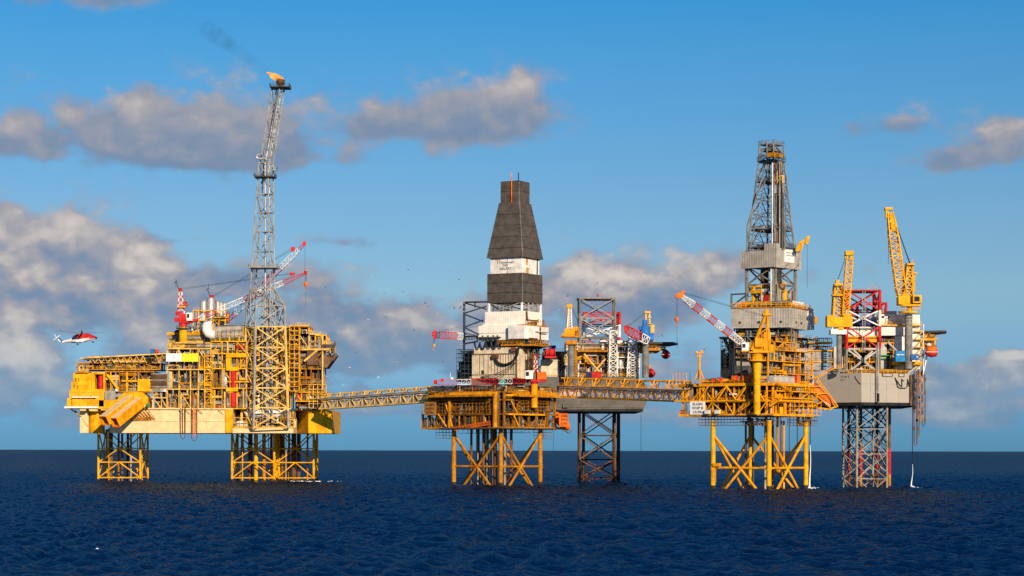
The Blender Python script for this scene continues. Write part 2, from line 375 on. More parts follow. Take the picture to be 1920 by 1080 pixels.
def lattice(mb, C0, z0, C1, z1, lev, rc, rb, pat='x', horiz=True, n=6, mbb=None, bm=0):
    """tower of len(C0) chords; C0/C1 plan corners at bottom and top; lev = list of fractions"""
    mbb = mbb or mb; k = len(C0)
    P = [[V((C0[i][0] + (C1[i][0] - C0[i][0]) * t, C0[i][1] + (C1[i][1] - C0[i][1]) * t, z0 + (z1 - z0) * t)) for i in range(k)] for t in lev]
    for i in range(k): mb.beam(P[0][i], P[-1][i], rc, n)
    for j in range(len(lev)):
        for i in range(k):
            h = (i + 1) % k
            if horiz: mbb.beam(P[j][i], P[j][h], rb, 4, caps=False, mi=bm)
            if j + 1 < len(lev):
                if pat == 'x':
                    mbb.beam(P[j][i], P[j + 1][h], rb, 4, caps=False, mi=bm); mbb.beam(P[j][h], P[j + 1][i], rb, 4, caps=False, mi=bm)
                elif pat == 'z':
                    a, b = (i, h) if (j + i) % 2 else (h, i); mbb.beam(P[j][a], P[j + 1][b], rb, 4, caps=False, mi=bm)
                elif pat == 'k':
                    m_ = (P[j + 1][i] + P[j + 1][h]) / 2
                    mbb.beam(P[j][i], m_, rb, 4, caps=False, mi=bm); mbb.beam(P[j][h], m_, rb, 4, caps=False, mi=bm)
def quad_plan(F0, pxl, YL, pxc, YC, pxr, YR):
    g = lambda px, Y: V(((px - 960) * Y / FPX, Y))
    l, c, r = g(pxl, YL), g(pxc, YC), g(pxr, YR); return [l, c, r, l + r - c]
def scaled(P, s, s2=None):
    c = sum(P, V((0, 0))) / len(P); return [c + (p - c) * s for p in P]
def boom(root, p0, p1, w, h, nseg, mats, r=.12, per=3, t0=.12, t1=.8, e0=.3, e1=.35):
    """lattice crane boom from p0 to p1 in bands of colour, every band a part"""
    p0 = V(p0); p1 = V(p1); a = (p1 - p0).normalized(); sdv = a.cross(V((0, 0, 1))).normalized(); up = sdv.cross(a)
    def sec(t):
        k = e0 + (1 - e0) * min(1, t / t0) if t < t0 else (1.0 if t < t1 else 1 - (1 - e1) * (t - t1) / (1 - t1))
        c = p0.lerp(p1, t); return [c + sdv * (i * w / 2 * k) + up * (j * h / 2 * k) for i, j in ((-1, -1), (1, -1), (1, 1), (-1, 1))]
    for b in range(0, nseg, per):
        m = MB()
        for s_ in range(b, min(b + per, nseg)):
            q0, q1 = sec(s_ / nseg), sec((s_ + 1) / nseg)
            for i in range(4):
                j = (i + 1) % 4
                m.beam(q0[i], q1[i], r, 4); m.beam(q0[i], q0[j], r * .6, 4, caps=False)
                a_, b_ = (i, j) if s_ % 2 else (j, i); m.beam(q0[a_], q1[b_], r * .6, 4, caps=False)
        m.build('boom_section', mats[(b // per) % len(mats)], root)
# ---------------------------------------------------------------- the sea
def make_sea():
    rng = np.random.default_rng(5)
    rows = [30.0]
    while rows[-1] < 60000:
        d = rows[-1]; rows.append(d + (2.0 if d < 120 else 0.62 if d < 430 else 1.25 if d < 1050 else max(2.0, (d - 1000) * .012)))
    rows = np.array(rows)
    ang = np.concatenate([np.arange(-180, -24, 6.0), np.arange(-24, -17.5, .5), np.arange(-17.5, 17.5, .06), np.arange(17.5, 24, .5), np.arange(24, 180, 6.0)])
    a = np.radians(ang); nr, na = len(rows), len(a)
    X = rows[:, None] * np.sin(a)[None]; Y = rows[:, None] * np.cos(a)[None]; Z = np.zeros_like(X)
    DX = np.zeros_like(X); DY = np.zeros_like(X)
    wind = math.radians(205)
    for i in range(46):
        lam = 1.5 * (8.5 / 1.5) ** rng.random() if i > 3 else 30 + 40 * rng.random()
        k = 2 * math.pi / lam; th = wind + rng.normal() * (.42 if lam < 25 else .25)
        amp = SEA_A * lam ** .8 * (.55 + .9 * rng.random()) * (0.16 if lam > 28 else 1)
        fade = np.clip((3600 * (lam / 8) ** .5 - rows) / 1500, 0, 1)[:, None]
        ph = k * (X * math.cos(th) + Y * math.sin(th)) + rng.random() * 6.28
        Z += amp * fade * np.cos(ph); DX -= .6 * amp * fade * math.cos(th) * np.sin(ph); DY -= .6 * amp * fade * math.sin(th) * np.sin(ph)
    X += DX; Y += DY
    vs = np.stack([X, Y, Z], -1).reshape(-1, 3)
    i = np.arange(nr - 1)[:, None]; j = np.arange(na)[None]; j2 = (j + 1) % na
    q = np.stack([i * na + j, i * na + j2, (i + 1) * na + j2, (i + 1) * na + j], -1).reshape(-1, 4)
    c = len(vs); vs = np.vstack([vs, [[0, 0, 0]]])
    jj = np.arange(na); tri = np.stack([np.full(na, c), (jj + 1) % na, jj], -1)
    me = bpy.data.meshes.new('sea'); me.vertices.add(len(vs)); me.vertices.foreach_set('co', vs.ravel())
    nl = q.size + tri.size; me.loops.add(nl); me.loops.foreach_set('vertex_index', np.concatenate([q[:, ::-1].ravel(), tri[:, ::-1].ravel()]).astype(np.int32))
    npoly = len(q) + len(tri); me.polygons.add(npoly)
    st = np.concatenate([np.arange(len(q)) * 4, len(q) * 4 + np.arange(len(tri)) * 3]).astype(np.int32)
    me.polygons.foreach_set('loop_start', st); me.polygons.foreach_set('use_smooth', np.ones(npoly, bool))
    me.update(calc_edges=True); me.validate()
    m, nt, b = mat_base('sea_water'); N = nt.nodes; L = nt.links
    N.remove(b); om = N['Material Output']
    df = N.new('ShaderNodeBsdfDiffuse'); df.inputs[0].default_value = (*SEA_COL, 1)
    gl = N.new('ShaderNodeBsdfGlossy'); gl.inputs['Roughness'].default_value = SEA_R; gl.inputs[0].default_value = (.56, .78, 1, 1)
    fr = N.new('ShaderNodeFresnel'); fr.inputs[0].default_value = 1.333
    mc = N.new('ShaderNodeMath'); mc.operation = 'POWER'; L.new(fr.outputs[0], mc.inputs[0]); mc.inputs[1].default_value = SEA_CAP
    mf = N.new('ShaderNodeMath'); mf.operation = 'MULTIPLY'; L.new(mc.outputs[0], mf.inputs[0]); mf.inputs[1].default_value = SEA_S
    mxs = N.new('ShaderNodeMixShader'); L.new(mf.outputs[0], mxs.inputs[0]); L.new(df.outputs[0], mxs.inputs[1]); L.new(gl.outputs[0], mxs.inputs[2]); L.new(mxs.outputs[0], om.inputs[0])
    geo = N.new('ShaderNodeNewGeometry')
    def nz(sc, det, rot=0.0, sx=1.0):
        mp = N.new('ShaderNodeMapping'); L.new(geo.outputs['Position'], mp.inputs[0]); mp.inputs[2].default_value = (0, 0, rot); mp.inputs[3].default_value = (sx, 1, 1)
        n = N.new('ShaderNodeTexNoise'); L.new(mp.outputs[0], n.inputs[0]); n.inputs['Scale'].default_value = sc; n.inputs['Detail'].default_value = det
        n.inputs['Roughness'].default_value = .55; return n.outputs[0]
    b1 = N.new('ShaderNodeBump'); b1.inputs['Strength'].default_value = 1; b1.inputs['Distance'].default_value = SEA_B1; L.new(nz(.6, 3, .15, .4), b1.inputs['Height'])
    b2 = N.new('ShaderNodeBump'); b2.inputs['Strength'].default_value = 1; b2.inputs['Distance'].default_value = SEA_B2; L.new(nz(2.2, 3, -.15, .4), b2.inputs['Height'])
    b3 = N.new('ShaderNodeBump'); b3.inputs['Strength'].default_value = 1; b3.inputs['Distance'].default_value = .04; L.new(nz(4.0, 3, .1, .5), b3.inputs['Height'])
    L.new(b1.outputs[0], b2.inputs['Normal']); L.new(b2.outputs[0], b3.inputs['Normal']); [L.new(b3.outputs[0], q_.inputs['Normal']) for q_ in (df, gl, fr)]
    me.materials.append(m)
    o = bpy.data.objects.new('sea', me); COL.objects.link(o); o['kind'] = 'structure'
SEA_CAP = 2.9; SEA_A = 0.0155; SEA_COL = (.0001, .0050, .021); SEA_R = .08; SEA_S = .19; SEA_B1 = .35; SEA_B2 = .19
make_sea()
# ---------------------------------------------------------------- process modules: decks, columns, pipes, vessels
def pipe_run(mb, F, rnd, x0, x1, y0, y1, n0, n1):
    """one pipe with a couple of bends inside the facade box (rows y0 top, y1 bottom)"""
    r = rnd.choice([.08, .1, .12, .16, .2, .26, .34, .5])
    n = rnd.uniform(n0, n1); t = rnd.random()
    if t < .35:
        x = rnd.uniform(x0, x1); mb.beam(F.p(x, y1, n), F.p(x, y0 + rnd.random() * .4 * (y1 - y0), n), r, 6)
    elif t < .7:
        y = rnd.uniform(y0 + 2, y1 - 2); a = rnd.uniform(x0, x1); b = min(x1, a + rnd.uniform(.2, .8) * (x1 - x0))
        mb.path([F.p(a, y1, n), F.p(a, y, n), F.p(b, y, n), F.p(b, rnd.choice([y1, y0]), n)], r, 6)
    else:
        y = rnd.uniform(y0 + 1, y1 - 1); a = rnd.uniform(x0, x0 + .4 * (x1 - x0)); b = rnd.uniform(a, x1)
        for i in range(rnd.choice([1, 2, 3, 4])):
            yy = y + i * 1.6
            if yy < y1: mb.beam(F.p(a, yy, n), F.p(b, yy, n), r * .8, 6)
def clutter(root, F, x0, x1, y0, y1, n0, n1, rnd, tag, pal, dens=1.0):
    w = (x1 - x0) * F.k; h = (y1 - y0) * F.k; area = w * h
    if area < 1: return
    pipes, vess, boxes = pal
    for i in range(int(area * .30 * dens) + 4):
        pipe_run(A(root, 'pipework', rnd.choice(pipes), tag, 'stuff'), F, rnd, x0, x1, y0, y1, n0, n1)
    for i in range(int(area * .018 * dens + rnd.random())):
        r = rnd.uniform(.5, min(1.3, h * .28)); m = MB(); n = rnd.uniform(n0, n1 - r)
        if rnd.random() < .6:
            L_ = rnd.uniform(3, 7) / F.k; x = rnd.uniform(x0, max(x0 + .1, x1 - L_)); y = y1 - (r + .6) / F.k
            m.vessel(F.p(x, y, n), F.p(min(x + L_, x1), y, n), r)
            for q in (.2, .8): m.box(F, x + (min(x + L_, x1) - x) * q - 1, x + (min(x + L_, x1) - x) * q + 1, y, y1, n - .4, n + .4)
        else:
            x = rnd.uniform(x0 + 2, x1 - 2); m.vessel(F.p(x, y1, n), F.p(x, y0 + rnd.uniform(.05, .5) * (y1 - y0), n), r)
        m.build('process_vessel', rnd.choice(vess), root)
    # cable trays and racks of parallel pipes right across the bay
    for i in range(int(area * .03 * dens + rnd.random())):
        mb = A(root, 'pipe_rack', rnd.choice(pipes), tag, 'stuff'); y = rnd.uniform(y0 + 1, y1 - 3); n = rnd.uniform(n0, n1 + .6)
        for j in range(rnd.choice([2, 3, 4])): mb.beam(F.p(x0, y + j * 1.5, n), F.p(x1, y + j * 1.5, n), rnd.choice([.1, .16, .22]), 5, caps=False)
    for i in range(int(area * .05 * dens)):
        mb = A(root, 'riser', rnd.choice(pipes), tag, 'stuff'); x = rnd.uniform(x0, x1); n = rnd.uniform(n0, n1 + .9); r = rnd.choice([.08, .12, .2, .3])
        mb.beam(F.p(x, y1, n), F.p(x, y0, n), r, 6, caps=False)
        if rnd.random() < .4: mb.beam(F.p(x + 1.5, y1, n), F.p(x + 1.5, y0, n), r, 6, caps=False)
    for i in range(int(area * .022 * dens + rnd.random())):
        m = MB(); bw = rnd.uniform(1, 3.4) / F.k; bh = min(y1 - y0 - 1, rnd.uniform(1.2, 3.2) / F.k); x = rnd.uniform(x0, max(x0 + .1, x1 - bw)); n = rnd.uniform(n0, n1 - 1)
        m.box(F, x, min(x + bw, x1), y1 - bh, y1, n - rnd.uniform(.8, 2.5), n)
        m.box(F, x + bw * .15, min(x + bw, x1) - bw * .15, y1 - bh - .8, y1 - bh, n - .6, n - .1)
        m.build('equipment_cabinet', rnd.choice(boxes), root)
    # small stuff: valves, junction boxes, lamps
    m = A(root, 'fittings', rnd.choice(boxes), tag, 'stuff'); m2 = A(root, 'fittings', rnd.choice(pipes), tag, 'stuff')
    for i in range(int(area * .22 * dens)):
        x = rnd.uniform(x0, x1); y = rnd.uniform(y0, y1); s = rnd.uniform(.15, .45) / F.k; n = rnd.uniform(n0, n1)
        (m if i % 2 else m2).box(F, x, x + s, y, y + s * rnd.uniform(.6, 1.6), n - .3, n)
def module(root, F, x0, x1, decks, depth, steel, pal, seed, col=22, dens=1.0, n1=0.0, rail=None, wall=None, wall_n=None, brace=.45, cw=.95, bh=2.0, lastclut=True, columns=True, top_rail=True):
    """an open steel module: deck rows from top to bottom, columns, braces, rails and everything on its decks"""
    rnd = random.Random(seed); rail = rail or steel
    st = A(root, 'frame', steel, seed)
    nc = max(1, round((x1 - x0) / col)); xs = [x0 + (x1 - x0) * (i + (rnd.uniform(-.22, .22) if 0 < i < nc else 0)) / nc for i in range(nc + 1)]
    for k, y in enumerate(decks):
        st.box(F, x0, x1, y, y + bh, n1 - .5, n1)
        A(root, 'deck_plate', BRN if steel in (Y4,) else DGRY, seed).box(F, x0 + .3, x1 - .3, y + .5, y + 1.2, n1 - depth, n1 - .5)
        for x in xs: A(root, 'frame', steel, seed).box(F, x - .6, x + .6, y + .2, y + bh - .2, n1 - depth, n1 - .55)
        if (k > 0 and rnd.random() < .75) or (k == 0 and top_rail): A(root, 'railing', rail, (seed, k)).rail(F.p(x0, y, n1 - .1), F.p(x1, y, n1 - .1))
    if columns:
        for x in xs:
            for n in (n1 - .55, n1 - depth * .5, n1 - depth):
                st.box(F, x - cw, x + cw, decks[0] + bh, decks[-1], n - .6, n)
    for k in range(len(decks) - 1):
        ya, yb = decks[k] + bh, decks[k + 1]
        for i in range(nc):
            a, b = xs[i], xs[i + 1]
            if rnd.random() < brace:
                if rnd.random() < .5: a, b = b, a
                A(root, 'brace', steel, (seed, k, i)).beam(F.p(a, yb, n1 - .3), F.p(b, ya, n1 - .3), .22, 6)
            clutter(root, F, xs[i] + .5, xs[i + 1] - .5, ya, yb, n1 - min(depth * .75, (wall_n or 99) - .5), n1 - .1, rnd, (seed, k), pal, dens)
        if wall: A(root, 'bay_backing', wall, seed).box(F, x0, x1, ya, yb, n1 - (wall_n or depth) - .3, n1 - (wall_n or depth))  # a DARK backing is added so the bay behind reads as deep shade
        # a ladder and a stair somewhere
        x = rnd.uniform(x0, x1); A(root, 'ladder', rail, (seed, k)).ladder(F.p(x, yb, n1 - .7), F.p(x, ya, n1 - .7))
def scaffold(root, F, x0, x1, y0, y1, n0, n1, mat, step=7, r=.09, tag='s', planks=None):
    m = A(root, 'scaffold', mat, tag)
    nx = max(1, round((x1 - x0) / step)); ny = max(1, round((y1 - y0) / step))
    for n in (n0, n1):
        for i in range(nx + 1):
            x = x0 + (x1 - x0) * i / nx; m.beam(F.p(x, y1, n), F.p(x, y0, n), r, 4, caps=False)
        for j in range(ny + 1):
            y = y0 + (y1 - y0) * j / ny; m.beam(F.p(x0, y, n), F.p(x1, y, n), r, 4, caps=False)
    for i in range(nx + 1):
        for j in range(ny + 1):
            x = x0 + (x1 - x0) * i / nx; y = y0 + (y1 - y0) * j / ny; m.beam(F.p(x, y, n0), F.p(x, y, n1), r, 4, caps=False)
    for j in range(1, ny, 2):
        y = y0 + (y1 - y0) * j / ny; A(root, 'walkway', planks or mat, tag).box(F, x0, x1, y, y + .7, n0, n1)
PAL_Y = ([Y1, Y3, Y3, GALV, SIL, GALV, Y4, BRN, DGRY, BRN], [SIL, GALV, BRN, Y3, WHT], [BRN, GRY, DARK, Y4, RUSTY, WHT, RED, DARK, GRY])  # DARK boxes deepen the shade between decks by their colour
PAL_R = ([Y4, BRN, BRN, RUSTY, GALV, DGRY, BRN, DARK], [BRN, Y4, GALV, SIL], [BRN, DARK, Y4, RUSTY, GRY, DARK])
PAL_B = ([Y2, Y1, GALV, Y4, GRY, BRN, DGRY], [GALV, Y2, SIL, RED], [BRN, GRY, DARK, RED, Y2, WHT, DARK])
PAL_G = ([GRY, LGRY, GALV, DGRY, Y1, BRN], [LGRY, GRY, WHT, BRN], [DGRY, GRY, DARK, BRN, Y1, WHT, LGRY])
PAL_W = ([WHT, WHT, GALV, LGRY, Y1, BRN, DGRY], [WHT, LGRY, RED], [WHT, GRY, DARK, BRN, Y1, RED, DBLU])
# ================================================================ the production platform on the left
def ship_leg(root, F, xl, xr, d, pilex, seed, mat, upper):
    """open jack-up leg: four chords, K braces, conductors inside"""
    Yf = F.yr; pl = lambda px, n: F.plan(px, n)
    lm = MB(); bmn = MB()
    C = [pl(xl, 0), pl(xr, 0), pl(xr, -d), pl(xl, -d)]
    zs = [F.z(910), F.z(897), F.z(868), F.z(842), F.z(806)]
    for c in C: lm.beam((c.x, c.y, -6), (c.x, c.y, zs[-1]), .5, 8)
    for z in zs[1:4]:
        for i in range(4):
            a, b = C[i], C[(i + 1) % 4]; bmn.beam((a.x, a.y, z), (b.x, b.y, z), .27, 6)
    for za, zb in ((zs[1], zs[2]), (zs[2], zs[3])):
        for i in range(4):
            a, b = C[i], C[(i + 1) % 4]; m = (a + b) / 2
            bmn.beam((a.x, a.y, za), (m.x, m.y, zb), .27, 6); bmn.beam((b.x, b.y, za), (m.x, m.y, zb), .27, 6)
    for i in range(4):
        a, b = C[i], C[(i + 1) % 4]; m = (a + b) / 2
        bmn.beam((a.x, a.y, zs[4]), (m.x, m.y, zs[3]), .3, 6); bmn.beam((b.x, b.y, zs[4]), (m.x, m.y, zs[3]), .3, 6)
        m2 = (a * 3 + b) / 4; bmn.beam((m2.x, m2.y, 0.5), (m2.x, m2.y, zs[4]), .2, 6)
        lm.beam((a.x, a.y, zs[3]), (b.x, b.y, zs[3]), .2, 5)
    g = lm.build('leg', mat, root); bmn.build('leg_bracing', mat, g)
    sz = MB(); [sz.beam((c.x, c.y, -5), (c.x, c.y, 1.1), .56, 8) for c in C]; sz.build('splash_zone', SPL, g)
    for (px, n, r, m) in pilex:
        q = pl(px, n); c = MB(); c.beam((q.x, q.y, -5), (q.x, q.y, zs[4] + .5), r, 10, smooth=True)
        for z in (zs[2], zs[3]): c.beam((q.x, q.y, z - .5), (q.x, q.y, z + .5), r * 1.5, 8)
        c.build('conductor', m, root)

SPL = paint('wet_marine_growth', (.05, .035, .015), rust=.3, rough=.3)
def build_puq():
    F = Fr(375, 915.0); o = F.p(380, 904)
    root = thing('production_platform', 'long yellow gas production platform on lattice legs, cream hull box, gas flare tower above it', 'oil platform', (o.x, o.y + 25, 0))
    # hull
    def hull(m):
        m.box(F, 205, 437, 769, 791, -55, 0); m.box(F, 206, 437, 791.2, 813, -55, .35); m.box(F, 205, 437, 766.5, 768.8, -56, .9)
        for x in (300, 345, 392): m.box(F, x, x + .8, 770, 790.5, 0, .12)
        m.box(F, 205, 437, 790.2, 791.4, 0, .6)
    part(root, 'hull', CREAM, hull)
    part(root, 'hull_column', CREAM, lambda m: (m.box(F, 147, 163, 769, 813, -40, -3), m.box(F, 147, 200, 769, 790, -44, -9)))
    part(root, 'hull_column', Y1, lambda m: (m.cyl(F, 176, 768, 813, 13, -5.5, 24), m.box(F, 163, 189, 770, 773, -9, -2.6)))
    part(root, 'hull_column', Y1, lambda m: (m.box(F, 423, 437, 769, 812.5, 0, .9)))
    part(root, 'hull_column', Y1, lambda m: m.prismoid([F.plan(553, -14), F.plan(577, -3), F.plan(621, -3), F.plan(621, -50), F.plan(553, -50)], F.z(813), [F.plan(553, -14), F.plan(577, -3), F.plan(621, -3), F.plan(621, -50), F.plan(553, -50)], F.z(770)))
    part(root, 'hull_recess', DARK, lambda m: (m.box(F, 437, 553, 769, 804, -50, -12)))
    part(root, 'hull_sill', CREAM, lambda m: (m.box(F, 437, 551, 804.5, 813, -52, 2.2)))
    rnd = random.Random(11)
    clutter(root, F, 440, 551, 772, 804, -11, 1.0, rnd, 'recess', PAL_Y, .7)
    for n in (1.6,):
        A(root, 'railing', Y3, 'recess').rail(F.p(438, 804.5, n), F.p(551, 804.5, n)); scaffold(root, F, 438, 551, 784, 804, -2, 1.2, Y3, 12, .08, 'recess')
    part(root, 'process_vessel', WHT, lambda m: (m.vessel(F.p(457, 776, -3), F.p(535, 776, -3), 1.7, 16), m.box(F, 470, 473, 776, 804, -4, -2), m.box(F, 518, 521, 776, 804, -4, -2)))
    # hull side details: brackets, hanging hoses, patch plates, hull supports below the accommodation
    for x in (338, 350, 362, 374, 412):
        A(root, 'bracket', Y3, 'hb').beam(F.p(x, 769, 1.8), F.p(x + 6, 778, .2), .16, 4); A(root, 'bracket', Y3, 'hb').beam(F.p(x, 769, 1.8), F.p(x, 769, -.5), .16, 4)
    for x, w, yb, mt in ((339, 9, 824, RUSTY), (343, 4.5, 815, BRN), (360, 10, 828, RUSTY), (363, 4, 820, ORG)):
        m = MB(); pts = [F.p(x, 766, 1.2)] + [F.p(x + w / 2 - w / 2 * math.cos(t), yb - 8 + 8 * math.sin(t), 1.2) for t in [i * math.pi / 8 for i in range(9)]] + [F.p(x + w, 766, 1.2)]
        m.path(pts, .17, 6); m.build('hanging_hose', mt, root)
    A(root, 'bracing', Y3, 'acc').beam(F.p(137, 771, -4), F.p(163, 800, -2.6), .3, 6); A(root, 'bracing', Y3, 'acc').beam(F.p(126, 766, -4), F.p(150, 782, -2.6), .3, 6)
    # legs
    FL = Fr(375, 933.0)
    ship_leg(root, FL, 184.5, 263, 19, [(204, -4, 1.05, BRN), (222, -9, .5, BRN), (229, -14, .6, RUSTY), (241, -6, .45, GALV), (213, -12, .5, Y4)], 1, Y1, 0)
    ship_leg(root, FL, 435, 514, 19, [(452, -5, .6, BRN), (464, -10, 1.0, RUSTY), (478, -4, .9, Y1), (491, -8, .8, Y4), (447, -12, .5, Y1), (470, -16, .5, DGRY), (503, -12, .6, RUSTY)], 2, Y1, 0)
    FR2 = Fr(375, 948.0)
    ship_leg(root, FR2, 519, 588, 17, [(528, -4, 1.0, BRN), (538, -9, .5, Y4), (549, -5, 1.1, RUSTY), (556, -10, .9, BRN), (574, -6, .4, Y4)], 3, Y1, 0)
    # accommodation: bright yellow, stepped
    part(root, 'accommodation_block', Y1, lambda m: m.poly(F, [(137, 701), (171, 701), (171, 764), (125, 764), (126, 748), (130, 748), (130, 733), (133.5, 733), (133.5, 718), (137, 718)], -30, 0))
    part(root, 'accommodation_block', Y1, lambda m: (m.box(F, 171.2, 177, 699, 764, -30, -.6), m.box(F, 177, 193, 731, 764, -30, -.6), m.box(F, 193, 196, 701, 750, -30, -.5), m.box(F, 171.2, 196, 699, 703, -30, -.4)))
    for x, y in ((141, 710), (147, 710), (138, 722), (144, 724)): A(root, 'slit_window', GLASS, 'acc').box(F, x, x + 1.3, y, y + 7, .0, .06)
    for y in (712, 724, 737, 750): A(root, 'panel_joint', Y4, 'acc').box(F, 138 if y < 730 else 130, 171, y, y + .35, .0, .05)
    part(root, 'storage_tank', RED, lambda m: (m.cyl(F, 187, 704, 731, 5.4, -3, 16), [m.cyl(F, 187, y, y + .7, 5.7, -3, 16) for y in (708, 713, 718, 723, 728)]))
    part(root, 'door_recess', DARK, lambda m: m.box(F, 177, 193, 703, 731, -12, -6))
    part(root, 'walkway', WHT, lambda m: (m.box(F, 122, 186, 763.8, 767, -20, 2.2), m.box(F, 137, 186, 745.5, 747.5, -.5, 2.4)))
    A(root, 'railing', Y3, 'accw').rail(F.p(137, 745.5, 2.3), F.p(186, 745.5, 2.3)); A(root, 'railing', Y3, 'accw').rail(F.p(124, 764, 2.1), F.p(184, 764, 2.1))
    for x in (152, 163, 172): A(root, 'bracing', Y1, 'accw').beam(F.p(x, 763, .2), F.p(x, 747, 2), .18, 5)
    part(root, 'accommodation_block', Y1, lambda m: m.poly(F, [(137, 750), (180, 750), (196, 737), (196, 764), (137, 764)], .05, 2.0))
    part(root, 'ledge', Y3, lambda m: (m.box(F, 151, 162, 767.2, 772, -5, 1.2), m.box(F, 168, 184, 767.2, 772.5, -5, 1.2), m.box(F, 190, 206, 768, 771, -5, 1.5)))
    # yellow housings and gates beside it
    part(root, 'machinery_housing', Y1, lambda m: (m.box(F, 186, 228, 752, 768, -10, 2.0), m.box(F, 186, 187, 751, 768, 2, 2.2)))
    part(root, 'machinery_housing', Y1, lambda m: (m.poly(F, [(219, 752), (232, 738), (252, 737), (252, 768), (219, 768)], -9, 1.0)))
    part(root, 'machinery_housing', Y1, lambda m: (m.poly(F, [(252.2, 737), (267, 737), (278, 747), (278, 767.5), (252.2, 767.5)], -9, 1.9), m.box(F, 236, 262, 752, 767, 1.9, 3.2)))
    part(root, 'gate', GALV, lambda m: [m.box(F, 197 + i * 2.2, 198.8 + i * 2.2, 734, 752, .1, .4) for i in range(9)])
    rnd = random.Random(12); clutter(root, F, 186, 252, 736, 752, -6, -.5, rnd, 'acc', PAL_Y, 1.0)
    # decks over the accommodation end
    module(root, F, 196, 286, [697, 735], 20, Y4, PAL_Y, 21, 30, 1.1, -1.5, Y3, DARK, 6, .9)
    A(root, 'brace', Y1, 'diag').beam(F.p(200, 704, -.6), F.p(221, 731, -.6), .6, 8)
    part(root, 'panel', Y1, lambda m: (m.box(F, 257, 284, 712, 735, -3, -1), m.box(F, 228, 256, 714, 717, -2, -.8)))
    part(root, 'equipment_cabinet', WHT, lambda m: m.box(F, 216, 221, 730, 735, -1.5, -.2))
    F2 = Fr(375, 918.0)
    module(root, F2, 142, 300, [681, 693], 22, Y4, PAL_Y, 22, 26, 1.3, 0, Y3, DARK, 8, .4)
    part(root, 'helideck', DGRY, lambda m: m.poly(F, [(149, 672.5), (310, 662.5), (310, 665), (160, 676.5)], -26, -1))
    part(root, 'helideck_edge', Y3, lambda m: m.beam(F.p(149, 673, -.8), F.p(310, 664, -.8), .35, 4))
    m = A(root, 'helideck_truss', Y3, 0)
    for i in range(12):
        x = 165 + i * 12; y = 674.5 - (x - 149) * .062
        m.beam(F.p(x, 682, -1.2), F.p(x + 6, y, -1.2), .16, 4); m.beam(F.p(x + 6, y, -1.2), F.p(x + 12, 682, -1.2), .16, 4)
    rnd = random.Random(13); clutter(root, F, 160, 308, 667, 681, -8, -1.5, rnd, 'hd', PAL_Y, 1.1)
    part(root, 'walkway', Y4, lambda m: m.box(F, 142, 166, 698, 701, -12, 1)); A(root, 'railing', Y3, 'pod').rail(F.p(142, 698, .8), F.p(166, 698, .8)); A(root, 'railing', Y3, 'pod').rail(F.p(143, 688, .8), F.p(166, 688, .8))
    clutter(root, F, 144, 166, 684, 698, -4, 0, rnd, 'pod', PAL_Y, 1.6)
    # louvred coolers
    for y in (703, 714.5):
        part(root, 'louvre_bank', BRN, lambda m, y=y: (m.box(F, 284, 313, y, y + 10.5, -5, .4), [m.box(F, 283.5, 313.5, y + i * 2.2, y + i * 2.2 + .9, .4, .8) for i in range(5)]))
    part(root, 'louvre_trim', SIL, lambda m: [m.box(F, 283, 314, y, y + 1.0, .3, 1.0) for y in (702, 713.5, 725.5)])
    # main process modules
    module(root, F, 286, 313, [727, 746, 766], 16, Y3, PAL_Y, 23, 14, 1.4, 0, Y3, DARK, 8)
    m = MB(); [m.path([F.p(283 + i * 2, 748, .8), F.p(283 + i * 2, 735 - i * 2, .8), F.p(312, 735 - i * 2, .8), F.p(312, 741, .8)], .22, 6) for i in range(3)]; m.build('vent_pipe', SIL, root)
    module(root, F, 313, 395, [654, 693, 730, 766], 24, Y3, PAL_Y, 24, 20.5, 1.45, .6, Y3, DARK, 6.5, .45)
    module(root, F, 395, 462, [640, 663, 691, 728, 766], 24, Y1, PAL_Y, 25, 22, 1.45, .3, Y3, DARK, 6.5, .4)
    part(root, 'frame_header', Y1, lambda m: (m.box(F, 424, 462, 664, 671, -3, 1.4), m.box(F, 424, 434, 671, 690, -2, 1.0), m.box(F, 424, 448, 689, 696, -3, 1.2), m.box(F, 431, 437, 696, 765, -2, .8), m.box(F, 424, 446, 728, 735, -3, 1.3)))
    for y0, y1 in ((697, 728), (737, 764)): part(root, 'storage_tank', RED, lambda m: (m.cyl(F, 437, y0, y1, 6, .0, 16), [m.cyl(F, 437, y, y + .6, 6.3, .0, 16) for y in range(y0 + 3, y1, 5)]))
    for x0, x1 in ((384, 398),):
        m = A(root, 'stair_tower', Y1, 'st')
        for i in range(9):
            y = 668 + i * 11; m.box(F, x0, x1, y, y + 1.4, -1.5, 1.2); m.beam(F.p(x0, y + 11, 1.0), F.p(x1, y, 1.0), .14, 4) if i % 2 else m.beam(F.p(x1, y + 11, 1.0), F.p(x0, y, 1.0), .14, 4)
        for x in (x0, x1): m.box(F, x - .8, x + .8, 664, 767, .8, 1.3)
    FT = Fr(375, 925.0)
    module(root, FT, 312, 470, [640], 22, Y3, PAL_Y, 26, 22, 1.0, 0, Y3); rnd = random.Random(14); clutter(root, FT, 312, 475, 622, 640, -12, -.5, rnd, 'top', PAL_Y, .9)
    clutter(root, F, 313, 462, 642, 655, -6, -.5, rnd, 'top2', PAL_Y, 1.3)
    part(root, 'equipment_cabinet', RED, lambda m: [m.box(F, x, x + 5.5, 648, 655, -2.5, -.2) for x in (443, 450)])
    # behind the flare tower and to its right
    module(root, F.back(4), 455, 545, [613, 640, 668, 691, 728, 766], 22, Y3, PAL_Y, 27, 30, 1.6, 0, Y3, DARK, 6, .3)
